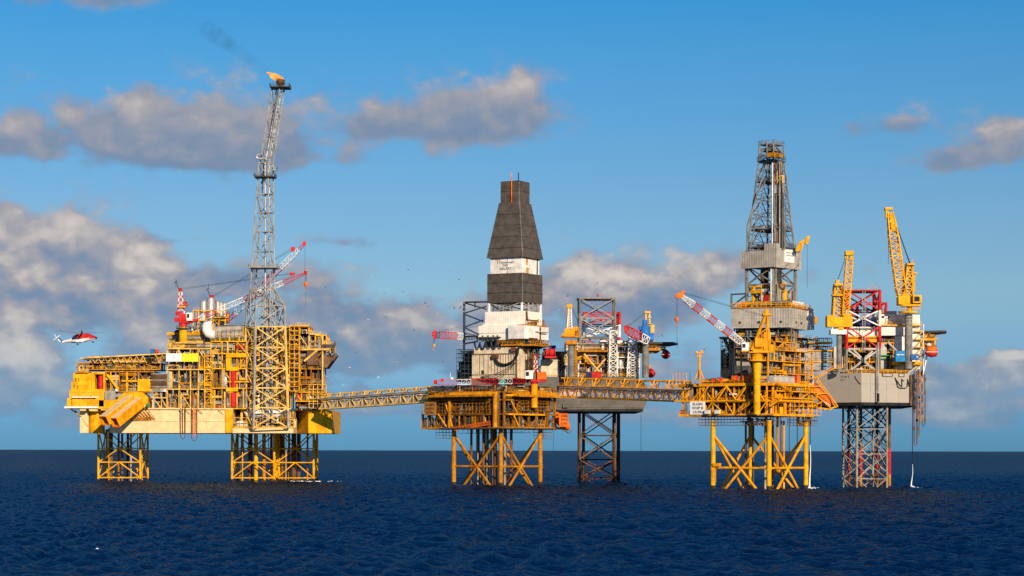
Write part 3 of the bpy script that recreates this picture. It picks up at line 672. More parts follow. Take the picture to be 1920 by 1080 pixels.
    module(root, F, 545, 600, [626, 655], 24, Y3, PAL_Y, 28, 18, 1.5, -1, Y3, DARK, 6.5, .4); module(root, F, 545, 578, [613, 626], 20, Y1, PAL_Y, 38, 16, 1.4, -1, Y3, DARK, 6.5, .3); module(root, F, 545, 602, [657, 691, 720, 735], 20, Y4, PAL_R, 39, 19, 1.7, -1.6, Y3, DARK, 5, .3)
    module(root, F, 590, 611, [628, 655], 14, Y1, PAL_Y, 29, 10, 1.0, -1, Y3)
    part(root, 'boom_support', Y3, lambda m: (m.box(F, 603, 605.5, 630, 735, -2, -.6), m.beam(F.p(570, 678, 0), F.p(595, 657, 0), .5, 6), m.box(F, 565, 616, 654, 657.5, -3, 0)))
    part(root, 'air_intake', BRN, lambda m: (m.poly(F, [(575, 659), (592, 659), (600, 667), (590, 674), (597, 685), (575, 685)], -7, -.5)))
    for i in range(3):
        part(root, 'air_intake', BRN, lambda m, i=i: (m.poly(F, [(596 + i * 9, 676 - i), (606 + i * 9, 662 - i), (611 + i * 9, 668 - i), (622, 676), (612, 690), (600 + i * 3, 690)], -9 - i * 3, -1.5 - i * 3.2)))
    rnd = random.Random(15); clutter(root, F, 604, 628, 640, 662, -5, 0, rnd, 'rt', PAL_Y, 1.5); A(root, 'railing', Y3, 'rt').rail(F.p(604, 656, 0), F.p(628, 656, 0))
    for x, y in ((611, 640), (614, 645), (623, 643)): A(root, 'aerial', WHT, 'rt').beam(F.p(x, 660, -1), F.p(x, y, -1), .16, 5)
    module(root, F, 553, 612, [735, 752], 16, Y1, PAL_Y, 30, 12, 1.5, .5, Y3, DARK, 8)
    scaffold(root, F, 543, 561, 612, 734, -.5, 1.8, Y1, 8.5, .13, 'tow', Y3)
    scaffold(root, F, 580, 612, 722, 766, .8, 2.2, Y3, 9, .11, 'brl', Y3)
    part(root, 'deck_plate', Y1, lambda m: (m.box(F, 545, 579, 611, 613, -20, .4), m.box(F, 428, 475, 716, 718, -8, 1.2)))
    for i in range(4): A(root, 'davit', Y1, 'r').beam(F.p(556 + i * 7, 613, -1), F.p(559 + i * 7, 606, -1), .16, 4)
    A(root, 'railing', Y3, 'rr').rail(F.p(545, 611, .3), F.p(579, 611, .3))
    # escape chute truss under it
    for i in range(6): A(root, 'chute_truss', Y4, 0).beam(F.p(244 + i * 7, 768 + i * .4, 2), F.p(262 + i * 6, 789, 1.2), .22, 5); A(root, 'chute_truss', Y4, 0).beam(F.p(242, 788, 2.4), F.p(284, 788 - i, .5), .16, 4)
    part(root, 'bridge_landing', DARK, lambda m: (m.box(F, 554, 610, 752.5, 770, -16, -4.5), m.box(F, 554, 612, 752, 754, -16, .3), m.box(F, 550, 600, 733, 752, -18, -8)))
    rnd = random.Random(16); clutter(root, F, 554, 610, 754, 770, -4, .5, rnd, 'bl', PAL_R, 1.3)
    flush(); return root, F
PUQ, FP = build_puq()

def build_lifeboat_launchers():
    # two square launching tubes sloping out and down to the left
    for i, (off, lab) in enumerate(((0.0, 'square yellow lifeboat launching tube, the left of two sloping side by side'), (1.0, 'square yellow lifeboat launching tube, the right of two sloping side by side'))):
        a = at(196 + off * 19, 790.5 + off * 3, 899); b = at(246 + off * 16, 752 + off * 3.5, 911)
        ax = (b - a).normalized(); sd_ = ax.cross(V((0, 0, 1))).normalized(); up = sd_.cross(ax); s = 2.05
        root = thing('launching_tube', lab, 'launching tube', a, 'lifeboat launching tubes')
        def corner(c, k): return [c + sd_ * (x * k) + up * (z * k) for x, z in ((-1, -1), (1, -1), (1, 1), (-1, 1))]
        o0, o1, i0 = corner(a, s), corner(b, s), corner(a, s * .82)
        i1 = [p + ax * 5 for p in i0]
        m = MB()
        m.add(o0 + o1, [(0, 1, 5, 4), (1, 2, 6, 5), (3, 0, 4, 7), (4, 5, 6, 7)]); m.add(o0 + i0, [(0, 4, 5, 1), (1, 5, 6, 2), (2, 6, 7, 3), (3, 7, 4, 0)])
        m.add(i0 + i1, [(0, 1, 5, 4), (1, 2, 6, 5), (2, 3, 7, 6), (3, 0, 4, 7), (4, 5, 6, 7)]); m.build('tube', Y2, root)
        m = MB(); e = .06; t0 = [p + up * e for p in (o0[3], o0[2], o1[2], o1[3])]; m.add(t0 + [p + up * .22 for p in t0], [(0, 1, 2, 3), (4, 5, 6, 7), (0, 1, 5, 4), (1, 2, 6, 5), (2, 3, 7, 6), (3, 0, 4, 7)]); m.build('top_plate', CREAM, root)
        m = MB(); [m.beam(o0[j] - ax * .1, o0[(j + 1) % 4] - ax * .1, .2, 4) for j in range(4)]; m.build('mouth_frame', ORG, root)
        m = MB(); c = a + ax * 1.5; m.vessel(c - up * .8, c - up * .8 + ax * 3.2, 1.0, 10); m.build('rail_carriage', BRN, root)
build_lifeboat_launchers()

def build_flare():
    o = at(500, 803, 905); root = thing('flare_tower', 'tall lattice flare tower, yellow base and grey bent top, burning at its tip', 'flare tower', (o.x, o.y + 5, 14 - 0 + (844 - 803) * 905 / FPX))
    Y0 = 909.0; k = Y0 / FPX; z = lambda py: H + (HZ - py) * k; g = lambda px, d: V(((px - 960) * (Y0 + d) / FPX, Y0 + d))
    # yellow base: four levels
    b = [g(475, 0), g(541, 1.5), g(521, 12), g(452, 10)]; t = [g(478, 1), g(534, 2), g(520, 10), g(461, 9)]
    lv = [0, .20, .395, .59, .795, 1.0]
    mc = MB(); mb_ = MB(); lattice(mc, b, z(803), t, z(613), lv, .62, .34, 'x', True, 8, mb_)
    mc.build('base_column', Y3, root); mb_.build('base_bracing', Y3, root)
    part(root, 'riser_pipe', GALV, lambda m: [m.beam((q.x, q.y, z(803)), (q.x, q.y, z(560)), r, 8, smooth=True) for q, r in ((g(500, 5), .45), (g(503.5, 6), .3), (g(492, 7), .35), (g(510, 5.5), .3))])
    part(root, 'tower_column', GALV, lambda m: [m.beam((q.x, q.y, z(y1)), (p.x, p.y, z(y0)), r, 8, smooth=True) for q, p, y1, y0, r in ((g(475.5, -.7), g(479, .3), 800, 612, .55), (g(540.6, 1), g(540.2, 1), 803, 770, .6))])
    # grey lower part to the shoulder ring
    c0 = t; c1 = [g(480, 2), g(533, 3), g(519, 9), g(462, 8)]
    mc = MB(); mb_ = MB(); lattice(mc, c0, z(613), c1, z(573), [0, 1], .5, .28, 'x', True, 8, mb_)
    d1 = [g(469, 5), g(506, 2.5), g(514, 8), g(478, 10.5)]
    order = [c1[3], c1[0], c1[1], c1[2]]
    for i in range(4): mc.beam((order[i].x, order[i].y, z(573)), (d1[i].x, d1[i].y, z(541)), .42, 6); mb_.beam((order[i].x, order[i].y, z(573)), (d1[(i + 1) % 4].x, d1[(i + 1) % 4].y, z(541)), .25, 5); mb_.beam((order[(i + 1) % 4].x, order[(i + 1) % 4].y, z(573)), (d1[i].x, d1[i].y, z(541)), .25, 5)
    for i in range(4): mc.beam((d1[i].x, d1[i].y, z(541)), (d1[i].x, d1[i].y, z(612)), .3, 6)
    # mast
    e1 = [g(484.5, 5), g(501.5, 3.5), g(511, 7), g(494, 9)]
    ys = [541, 502, 470, 433, 397, 362, 331, 305]
    lv = [(541 - y) / (541 - 303) for y in ys[:-1]] + [1.0]
    lattice(mc, d1, z(541), e1, z(303), lv, .34, .19, 'z', True, 6, mb_)
    f1 = [g(508.5, 5), g(523, 3.8), g(532, 6.5), g(517, 8)]
    e1b = [g(487, 5), g(502, 3.5), g(511, 7), g(496, 9)]
    lattice(mc, e1b, z(303), f1, z(163), [0, .2, .4, .6, .8, 1], .33, .18, 'z', True, 6, mb_)
    mc.build('mast_column', GALV, root); mb_.build('mast_bracing', GALV, root)
    part(root, 'gas_riser', SIL, lambda m: (m.path([(g(497, 6).x, Y0 + 6, z(612)), (g(496, 6).x, Y0 + 6, z(305)), (g(521, 6).x, Y0 + 6, z(166))], .4, 8), m.path([(g(505, 6).x, Y0 + 6.5, z(560)), (g(504, 6).x, Y0 + 6.5, z(305)), (g(526, 6).x, Y0 + 6.5, z(166))], .22, 6)))
    def ringdeck(px0, px1, py, d0, d1_, h=3):
        m = MB(); a = (px0 - 960) * Y0 / FPX; b_ = (px1 - 960) * Y0 / FPX
        m.cbox(((a + b_) / 2, Y0 + (d0 + d1_) / 2, z(py)), b_ - a, d1_ - d0, .5)
        cs = [V((a, Y0 + d0, z(py))), V((b_, Y0 + d0, z(py))), V((b_, Y0 + d1_, z(py))), V((a, Y0 + d1_, z(py)))]
        for i in range(4): m.rail(cs[i], cs[(i + 1) % 4], 1.3, .09, 1.6)
        m.build('platform', DGRY if h == 3 else GALV, root)
    ringdeck(503, 540, 161, 2, 10); ringdeck(474, 513, 330, 2, 9); ringdeck(465, 518, 501, 1, 11, 1); ringdeck(508, 516, 317, 4, 6, 1)
    for y in (470, 433, 397, 362): part(root, 'platform', GALV, lambda m: m.cbox(((500 - 960) * Y0 / FPX, Y0 + 6, z(y)), 3.2, 3.5, .25))
    m = MB(); q = lambda px, py: V(((px - 960) * Y0 / FPX, Y0 + 3, z(py)))
    m.path([q(496, 296), q(482, 297), q(478, 294), q(478, 291), q(482, 288.5), q(490, 288)], .4, 8); m.build('expansion_loop', SIL, root)
    m = MB(); m.lathe(q(521, 163), q(524, 147), [(0, .5), (.25, .7), (.5, 1.7), (.55, 1.9), (1, 1.75)], 14); m.cyl
    for i in range(6): m.beam(q(516 + i * 2.6, 160), q(517 + i * 2.6, 149), .2, 5)
    m.build('flare_tip', RUSTY, root)
    # the flame
    fm, nt, bs = mat_base('flame'); bs.inputs['Base Color'].default_value = (0, 0, 0, 1); tc = nt.nodes.new('ShaderNodeTexCoord'); n = nt.nodes.new('ShaderNodeTexNoise'); nt.links.new(tc.outputs['Object'], n.inputs[0]); n.inputs['Scale'].default_value = .55
    cr = nt.nodes.new('ShaderNodeValToRGB'); cr.color_ramp.elements[0].position = .35; cr.color_ramp.elements[0].color = (.95, .16, .01, 1); cr.color_ramp.elements[1].position = .65; cr.color_ramp.elements[1].color = (1, .50, .10, 1)
    nt.links.new(n.outputs[0], cr.inputs[0]); nt.links.new(cr.outputs[0], bs.inputs['Emission Color']); bs.inputs['Emission Strength'].default_value = 1.0
    m = MB(); rnd = random.Random(3); a = q(527, 149)
    for (p0, p1, w0) in (((528, 149), (499.5, 135.5), 1.0), ((524, 148), (505, 135.5), .75), ((521, 149), (503, 141), .62), ((527, 148), (511, 138), .7), ((509, 141), (496.5, 133.5), .4)):
        pa, pb = q(*p0), q(*p1); N_ = 10; ph = rnd.random() * 6; vs = []
        for i in range(N_ + 1):
            t_ = i / N_; c = pa.lerp(pb, t_) + V((0, .4 * math.sin(t_ * 9 + ph), .35 * math.sin(t_ * 8 + ph) * t_))
            r = w0 * (.3 + 1.15 * math.sin(math.pi * min(1, t_ * .95 + .08)) ** .8) * (1 - .35 * t_) * rnd.uniform(.8, 1.2) if i < N_ else .05
            vs += [c + V((.5 * math.cos(x), math.sin(x), .9 * math.cos(x))) * r for x in [2 * math.pi * k_ / 10 for k_ in range(10)]]
        m.add(vs, [(i * 10 + k_, i * 10 + (k_ + 1) % 10, (i + 1) * 10 + (k_ + 1) % 10, (i + 1) * 10 + k_) for i in range(N_) for k_ in range(10)], 0, True)
    single(m, 'gas_flame', fm, a, 'orange gas flame blowing left from the top of the flare tower', 'flame')
    # thin dark smoke drifting off it
    sm = bpy.data.materials.new('smoke'); sm.use_nodes = True; nt = sm.node_tree; nt.nodes.clear()
    om = nt.nodes.new('ShaderNodeOutputMaterial'); pv = nt.nodes.new('ShaderNodeVolumePrincipled'); pv.inputs['Color'].default_value = (.06, .09, .12, 1)
    tc = nt.nodes.new('ShaderNodeTexCoord'); n = nt.nodes.new('ShaderNodeTexNoise'); nt.links.new(tc.outputs['Object'], n.inputs[0]); n.inputs['Scale'].default_value = .22; n.inputs['Detail'].default_value = 3
    mr = nt.nodes.new('ShaderNodeMapRange'); nt.links.new(n.outputs[0], mr.inputs[0]); mr.inputs[1].default_value = .38; mr.inputs[2].default_value = .70; mr.inputs[3].default_value = 0; mr.inputs[4].default_value = .05
    nt.links.new(mr.outputs[0], pv.inputs['Density']); nt.links.new(pv.outputs[0], om.inputs['Volume'])
    m = MB(); m.lathe(q(505, 138), q(372, 44), [(0, .8), (.03, 1.5), (.12, 1.9), (.3, 2.4), (.55, 3.4), (.8, 4.2), (.95, 3.5), (1, .8)], 12)
    single(m, 'smoke', sm, q(498, 134), None, None, kind='stuff')
    flush()
build_flare()
# ================================================================ cranes, stacks and signs on the production platform
def hook_line(root, p, z1, mat=RED, s=.5):
    p = V(p); m = MB(); m.beam(p + V((-.25, 0, 0)), V((p.x - .25, p.y, z1)), .07, 4); m.beam(p + V((.25, 0, 0)), V((p.x + .25, p.y, z1)), .07, 4); m.build('hoist_rope', BLK, root)
    m = MB(); c = V((p.x, p.y, z1)); m.lathe(c + V((0, 0, .9 * s * 2)), c - V((0, 0, .5 * s * 2)), [(0, .3 * s), (.3, s), (.7, s * .8), (1, .2 * s)], 8); m.path([c - V((0, 0, s)), c - V((.35, 0, s + .7)), c - V((0, 0, s + 1.3)), c - V((-.4, 0, s + .8))], .12, 5)
    m.build('hook_block', mat, root)
def cables(root, pairs, r=.075):
    m = MB()
    for a, b in pairs: m.beam(a, b, r, 4, caps=False)
    m.build('luffing_rope', BLK, root)
def cab(root, F, x0, x1, y0, y1, n0, n1, mat=WHT):
    c = part(root, 'cab', mat, lambda m: m.poly(F, [(x0, y0 + 2), (x0 + 2, y0), (x1, y0), (x1, y1), (x0 + 1, y1)], n0, n1))
    m = MB(); m.box(F, x0 + 1.5, x0 + (x1 - x0) * .5, y0 + 2.5, y0 + (y1 - y0) * .65, n1, n1 + .06); m.build('cab_window', GLASS, c)
def build_puq_cranes():
    F = Fr(343, 918.0); o = F.p(343, 655)
    root = thing('pedestal_crane', 'red and white boom crane on a thick yellow pedestal above the name board', 'crane', o, 'red and white cranes on the production platform')
    part(root, 'pedestal', Y1, lambda m: (m.cyl(F, 343, 614, 655, 7.6, 0, 18), m.cyl(F, 343, 641, 643, 8.2, 0, 18)))
    part(root, 'ring_walkway', DGRY, lambda m: (m.cyl(F, 343, 616, 618, 13, 0, 18), [m.beam(F.p(343 + 12.5 * math.cos(a), 616, 2.8 * math.sin(a)), F.p(343 + 12.5 * math.cos(a), 611, 2.8 * math.sin(a)), .08, 4) for a in [i * .52 for i in range(12)]]))
    part(root, 'slewing_house', RED, lambda m: (m.cyl(F, 343, 607, 614, 8.5, 0, 16, 7.5), m.box(F, 336, 354, 590, 607, -2, 2), m.box(F, 327, 337, 597, 604, -1.6, 1.4), m.box(F, 329, 336, 585, 592, -1, 1), m.poly(F, [(350, 601), (372, 598), (372, 602), (352, 609)], -1.2, 1.2)))
    cab(root, F, 350, 362, 588, 603, .2, 2.6)
    m1 = MB(); m2 = MB()
    for i in range(8):
        a0, a1 = i / 8, (i + 1) / 8; c = (m1 if i % 2 else m2)
        for s_ in (-1, 1):
            x = lambda t: 339 + s_ * (6.5 - 5 * t) - 1.5 * t; y = lambda t: 590 - 47 * t
            c.beam(F.p(x(a0), y(a0), 0), F.p(x(a1), y(a1), 0), .32, 5); (m2 if i % 2 else m1).beam(F.p(x(a0), y(a0), 0), F.p(339 - s_ * (6.5 - 5 * a1) - 1.5 * a1, y(a1), 0), .22, 4)
    mast = m1.build('mast', RED, root); m2.build('mast_band', WHT, mast)
    part(root, 'mast_head', RED, lambda m: m.cyl(F, 337.5, 541, 546, 3.2, 0, 10)); part(root, 'mast_lamp', RED, lambda m: (m.box(F, 343, 352, 573, 575, -1, 1), m.box(F, 345, 350, 566, 573, -.3, .3)))
    part(root, 'mast_platform', Y1, lambda m: (m.box(F, 333, 349, 576, 578, -1.5, 1.5), m.rail(F.p(333, 576, 1.4), F.p(349, 576, 1.4))))
    part(root, 'aerial', BLK, lambda m: (m.beam(F.p(335, 545, 0), F.p(329.5, 527, 0), .16, 4), m.beam(F.p(329.5, 540, 0), F.p(329, 524, 0), .1, 4), m.beam(F.p(325, 532, 0), F.p(331, 529, 0), .2, 4)))
    tip = F.p(572, 513); foot = F.p(359, 604)
    boom(root, foot, tip, 2.0, 2.0, 26, [WHT, RED, WHT, WHT, RED, WHT, WHT, RED, RED], .115, 3)
    part(root, 'boom_tip', RED, lambda m: (m.box(F, 569, 575, 509, 516, -.6, .6), m.box(F, 543, 552, 512, 516.5, -1, 1), m.beam(F.p(571, 509), F.p(570.5, 504), .12, 4)))
    cables(root, [(F.p(338, 542, .5), F.p(547, 513, .5)), (F.p(338, 544, -.5), F.p(547, 514, -.5))])
    hook_line(root, F.p(573, 515), F.z(536), ORG, .9); A(root, 'sling', BLK, 0).beam(F.p(573, 540), F.p(572.5, 573), .07, 4)
    flush()
    F = Fr(400, 945.0); o = F.p(407, 640)
    root = thing('pedestal_crane', 'red and white lattice boom crane reaching highest, rising behind the exhaust stacks', 'crane', o, 'red and white cranes on the production platform')
    part(root, 'pedestal', Y1, lambda m: m.cyl(F, 412, 606, 655, 7.5, 0, 16))
    part(root, 'slewing_house', RED, lambda m: (m.box(F, 402, 428, 588, 606, -3, 2), m.cyl(F, 412, 604, 608, 9, 0)))
    part(root, 'mast', RED, lambda m: [m.beam(F.p(408 + s * 6, 590, 0), F.p(396 + s * 1.5, 556, 0), .35, 5) for s in (-1, 1)] + [m.cyl(F, 396, 554, 562, 4, 0, 10)])
    part(root, 'aerial', BLK, lambda m: (m.beam(F.p(393, 556, 0), F.p(387.5, 543, 0), .16, 4), m.beam(F.p(390.5, 550), F.p(390.5, 533), .1, 4), m.beam(F.p(385, 545), F.p(391, 541), .16, 4)))
    tip = F.p(571, 457); foot = F.p(424, 606)
    boom(root, foot, tip, 2.1, 2.1, 26, [RED, WHT, RED, WHT, RED, RED, WHT, WHT, RED], .115, 3)
    part(root, 'boom_tip', RED, lambda m: (m.box(F, 567, 573, 454, 461, -.6, .6), m.box(F, 545, 552, 464, 472, -1, 1), m.beam(F.p(570, 454), F.p(570, 450), .12, 4)))
    cables(root, [(F.p(399, 556, .5), F.p(548, 466, .5)), (F.p(399, 558, -.5), F.p(548, 468, -.5))])
    m = MB(); m.beam(F.p(571, 460), F.p(571.5, 540), .07, 4); m.build('hoist_rope', BLK, root)
    flush()
build_puq_cranes()

def build_stacks():
    F = Fr(395, 930.0)
    spec = [(381.5, 566, 6.6, 0, 'thick pale exhaust stack, leftmost of the cluster beside the red crane'), (396, 561, 7.0, 1.5, 'thick pale exhaust stack, tallest and frontmost of the cluster beside the red crane'),
            (406, 566, 3.6, -3, 'slim exhaust stack right against the tallest thick one'), (412, 568, 3.2, -3, 'slim exhaust stack, middle one of the three slim stacks'), (418.5, 569, 3.4, -3, 'slim exhaust stack, rightmost of the cluster, nearest the flare tower')]
    for px, y, r, n, lab in spec:
        o = F.p(px, 640, n); root = thing('exhaust_stack', lab, 'exhaust stack', o, 'exhaust stacks on the production platform')
        part(root, 'flue', SIL, lambda m: m.cyl(F, px, y, 640, r, n, 18))
        part(root, 'flue_rim', GALV, lambda m: (m.cyl(F, px, y - 1, y + .8, r * 1.06, n, 18), m.cyl(F, px, y + 14, y + 15, r * 1.04, n, 18), m.cyl(F, px, y + 30, y + 31, r * 1.04, n, 18)))
        part(root, 'flue_mouth', BLK, lambda m: m.cyl(F, px, y - 1.3, y - 1.05, r * .8, n, 14))
    o = F.p(395, 640, 2); root = thing('stack_scaffold', 'yellow steel frame standing round the pale exhaust stacks', 'scaffold frame', o)
    m = MB()
    for n in (-5.5, 3):
        for x in (364, 374, 402, 412, 424):
            m.beam(F.p(x, 642, n), F.p(x, 583 if x < 420 else 588, n), .3, 4)
        for y in (584, 602, 623): m.beam(F.p(364, y, n), F.p(424, y, n), .26, 4)
        m.beam(F.p(364, 640, n), F.p(374, 602, n), .2, 4); m.beam(F.p(402, 602, n), F.p(424, 623, n), .2, 4)
    for x in (364, 374, 402, 412, 424):
        for y in (584, 602, 623): m.beam(F.p(x, y, -5.5), F.p(x, y, 3), .22, 4)
    m.build('frame', Y1, root)
    part(root, 'railing', Y1, lambda m: (m.rail(F.p(364, 602, 3), F.p(424, 602, 3)), m.rail(F.p(364, 584, 3), F.p(380, 584, 3))))
    part(root, 'walkway', Y3, lambda m: (m.box(F, 402, 428, 596, 598, -2, 4), m.box(F, 364, 424, 602.5, 603.5, -5, 3)))
    F2 = Fr(420, 922.0); o = F2.p(420, 640)
    root = thing('waste_heat_duct', 'fat silver duct with a bright elbow lying right of the exhaust stacks', 'duct', o)
    e = MB(); e.path([F2.p(388, 606, -2), F2.p(386, 614, -1), F2.p(387, 622, 0), F2.p(391, 627, .5), F2.p(397, 629, .5), F2.p(403, 629, .5)], 2.0, 14); e.build('elbow', WHT, root)
    part(root, 'duct', DUCT, lambda m: (m.beam(F2.p(402, 620, -1), F2.p(458, 617, -1), 1.5, 12, smooth=True), m.beam(F2.p(402, 630, .2), F2.p(458, 628, .2), 1.7, 12, smooth=True)))
    part(root, 'duct_band', DGRY, lambda m: [m.beam(F2.p(x, 629.5 - (x - 402) * .036, .2), F2.p(x + 1, 629.5 - (x - 402) * .036, .2), 1.8, 12) for x in range(408, 458, 8)])
    part(root, 'support_frame', Y1, lambda m: [(m.box(F2, x, x + 1.6, 630, 642, -1, 1.6), m.box(F2, x - 3, x + 4, 628, 629.5, -1, 2.2)) for x in (412, 430, 448)])
    part(root, 'pipe_rack', DGRY, lambda m: (m.box(F2, 410, 458, 610, 613, -4, -1), m.rail(F2.p(410, 610, -1), F2.p(458, 610, -1))))
    for px, py, n, lab in ((357, 623, -3, 'pale short vertical tank tucked right of the yellow crane pedestal'), (330, 628, -5, 'dark squat tank left of the yellow crane pedestal')):
        root = thing('storage_tank', lab, 'tank', F.p(px, 640, n)); part(root, 'shell', SIL if px > 340 else DGRY, lambda m: m.vessel(F.p(px, 641, n), F.p(px, py - 10, n), 1.7, 14)); part(root, 'band', GALV, lambda m: m.cyl(F, px, 628, 629, 7.6, n))
    # platform name board
    F = Fr(340, 911.5); root = thing('name_board', 'long board, white left half with ring emblem, bright yellow right half with letters', 'sign', F.p(341, 680))
    part(root, 'panel', SIGNW, lambda m: m.box(F, 311, 339.3, 664, 679, -.3, 0)); part(root, 'panel', SIGNY, lambda m: m.box(F, 339.5, 371.5, 664, 679, -.3, .02))
    lettering(F, 'ELGIN PUQ', 341, 370, 666, 671, .06, INKO, root); lettering(F, '22/30c', 345, 368, 673.5, 677, .06, INKO, root)
    m = MB(); [m.add([F.p(324.5 + r * math.cos(a), 670.3 + r * math.sin(a), .05) for r, a in ((2.2, a0), (3.4, a0), (3.4, a1), (2.2, a1))], [(0, 1, 2, 3)]) for a0, a1 in [(-1.9 + i * .34, -1.9 + (i + 1) * .34) for i in range(14)]]; m.build('ring_emblem', paint('emblem_orange', (.72, .42, .34), rust=0), root)
    part(root, 'board_frame', Y3, lambda m: [m.box(F, x, x + 1, 660, 682, -.8, -.31) for x in (316, 330, 345, 360)])
    # drums and boxes on top of the accommodation roof
    F = Fr(290, 908.0)
    for x, w, y0, mt, lab in ((281, 7, 657, BLU, 'blue box on the roof edge left of the name board'), (289.5, 7, 656, RED, 'red drum on the roof edge beside a blue box')):
        root = thing('deck_box' if mt is BLU else 'red_drum', lab, 'box' if mt is BLU else 'drum', F.p(x, 665))
        if mt is BLU: part(root, 'body', mt, lambda m: m.box(F, x, x + w, y0, 664, -2, 0)); part(root, 'lid', DBLU, lambda m: m.box(F, x - .4, x + w + .4, y0 - 1, y0, -2.1, .1))
        else: part(root, 'body', mt, lambda m: m.cyl(F, x + 3.5, y0, 664, 3.5, -1, 14)); part(root, 'hoop', ORG, lambda m: [m.cyl(F, x + 3.5, y, y + .8, 3.8, -1, 14) for y in (657, 660, 663)])
    for i, (x, y, mt, lab) in enumerate(((259, 764, WHT, 'white sack, leftmost beside the launching tubes'), (264.5, 761.5, WHT, 'white sack, topmost of the three lying beside the launching tubes'), (269.5, 763, WHT, 'white sack lying against a green one'), (277, 761.5, GRN, 'bright green sack beside the white sacks'))):
        F3 = Fr(270, 912.0); m = MB(); m.vessel(F3.p(x - 3, y + 1.5, .5), F3.p(x + 3, y - 1.5, .5), .75, 10); o = single(m, 'sack', mt, F3.p(x, 767), lab, 'sack', 'sacks beside the launching tubes')
    flush()
build_stacks()

# ================================================================ foot bridges
def bridge(label, A_, B_, hgt, wid, nb, steel, panelmat, pipes, over=0.0, toph=None):
    """A_, B_: world points of the lower chord ends; panelled walkway inside a triangulated truss"""
    A_ = V(A_); B_ = V(B_); root = thing('foot_bridge', label, 'bridge', A_)
    a = (B_ - A_); L_ = a.length; ax = a.normalized(); sd_ = V((ax.y, -ax.x, 0)).normalized()   # towards the viewer
    up = V((0, 0, 1)); P = lambda t, s, h: A_ + a * t + sd_ * s + up * h
    tr = MB(); br = MB()
    for s in (0, -wid): tr.beam(P(0, s, 0), P(1, s, 0), .42, 4)
    apex = hgt; tr.beam(P(0, -wid / 2, apex), P(1, -wid / 2, apex), .4, 8)
    for s in (0, -wid): tr.beam(P(0, s, hgt * .62), P(1, s, hgt * .62), .2, 4)
    for i in range(nb):
        t0, t1, tm = i / nb, (i + 1) / nb, (i + .5) / nb
        for s in (0, -wid):
            br.beam(P(t0, s, 0), P(tm, s * .7 - wid * .15, hgt * .64), .24, 5); br.beam(P(t1, s, 0), P(tm, s * .7 - wid * .15, hgt * .64), .24, 5); br.beam(P(tm, s, 0), P(tm, s, hgt * .6), .16, 4)
            br.beam(P(tm, s, hgt * .62), P(tm, -wid / 2, apex), .24, 5); br.beam(P(tm, s, hgt * .62), P(tm + .3 / nb, -wid / 2, apex), .18, 5); br.beam(P(tm, s, hgt * .62), P(tm - .3 / nb, -wid / 2, apex), .18, 5)
        br.beam(P(t0, 0, 0), P(t0, -wid, 0), .2, 4)
    tr.build('chord', steel, root); br.build('bracing', steel, root)
    part(root, 'wind_panel', panelmat, lambda m: [m.hexa([P((i + .03) / nb, -.9, .5), P((i + .97) / nb, -.9, .5), P((i + .97) / nb, -1.0, .5), P((i + .03) / nb, -1.0, .5), P((i + .03) / nb, -.9, hgt * .5), P((i + .97) / nb, -.9, hgt * .5), P((i + .97) / nb, -1.0, hgt * .5), P((i + .03) / nb, -1.0, hgt * .5)]) for i in range(nb)])
    part(root, 'deck_plate', DGRY, lambda m: m.hexa([P(0, -.5, .1), P(1, -.5, .1), P(1, -wid + .5, .1), P(0, -wid + .5, .1), P(0, -.5, .4), P(1, -.5, .4), P(1, -wid + .5, .4), P(0, -wid + .5, .4)]))
    for h, r, mt, s in pipes: part(root, 'bridge_pipe', mt, lambda m: m.beam(P(.01, s, h), P(.99, s, h), r, 8, smooth=True))
    part(root, 'railing', steel, lambda m: m.rail(P(0, -.4, hgt * .62), P(1, -.4, hgt * .62), 1.0, .07, 2.5))
    [part(root, 'node_plate', steel, lambda m: m.cbox(P((i + .5) / nb, -wid / 2, apex), .9, .9, .9)) for i in range(nb)]
    return root
bridge('pale yellow truss footbridge with grey panels, from the production platform to the rusty platform', at(598, 767.5, 907), at(812, 753, 864), 6.0, 4, 9, Y3, BEIGE, [(3.9, .26, GALV, .3), (4.3, .18, BRN, .1), (3.5, .14, BRN, .2)])
bridge('golden yellow truss footbridge with white panels, from the rusty platform to the golden platform', at(1046, 744, 859), at(1292, 753, 808), 7.6, 4, 9, Y2, WHTC, [(3.9, .2, GALV, .3), (4.3, .2, BRN, .1)])
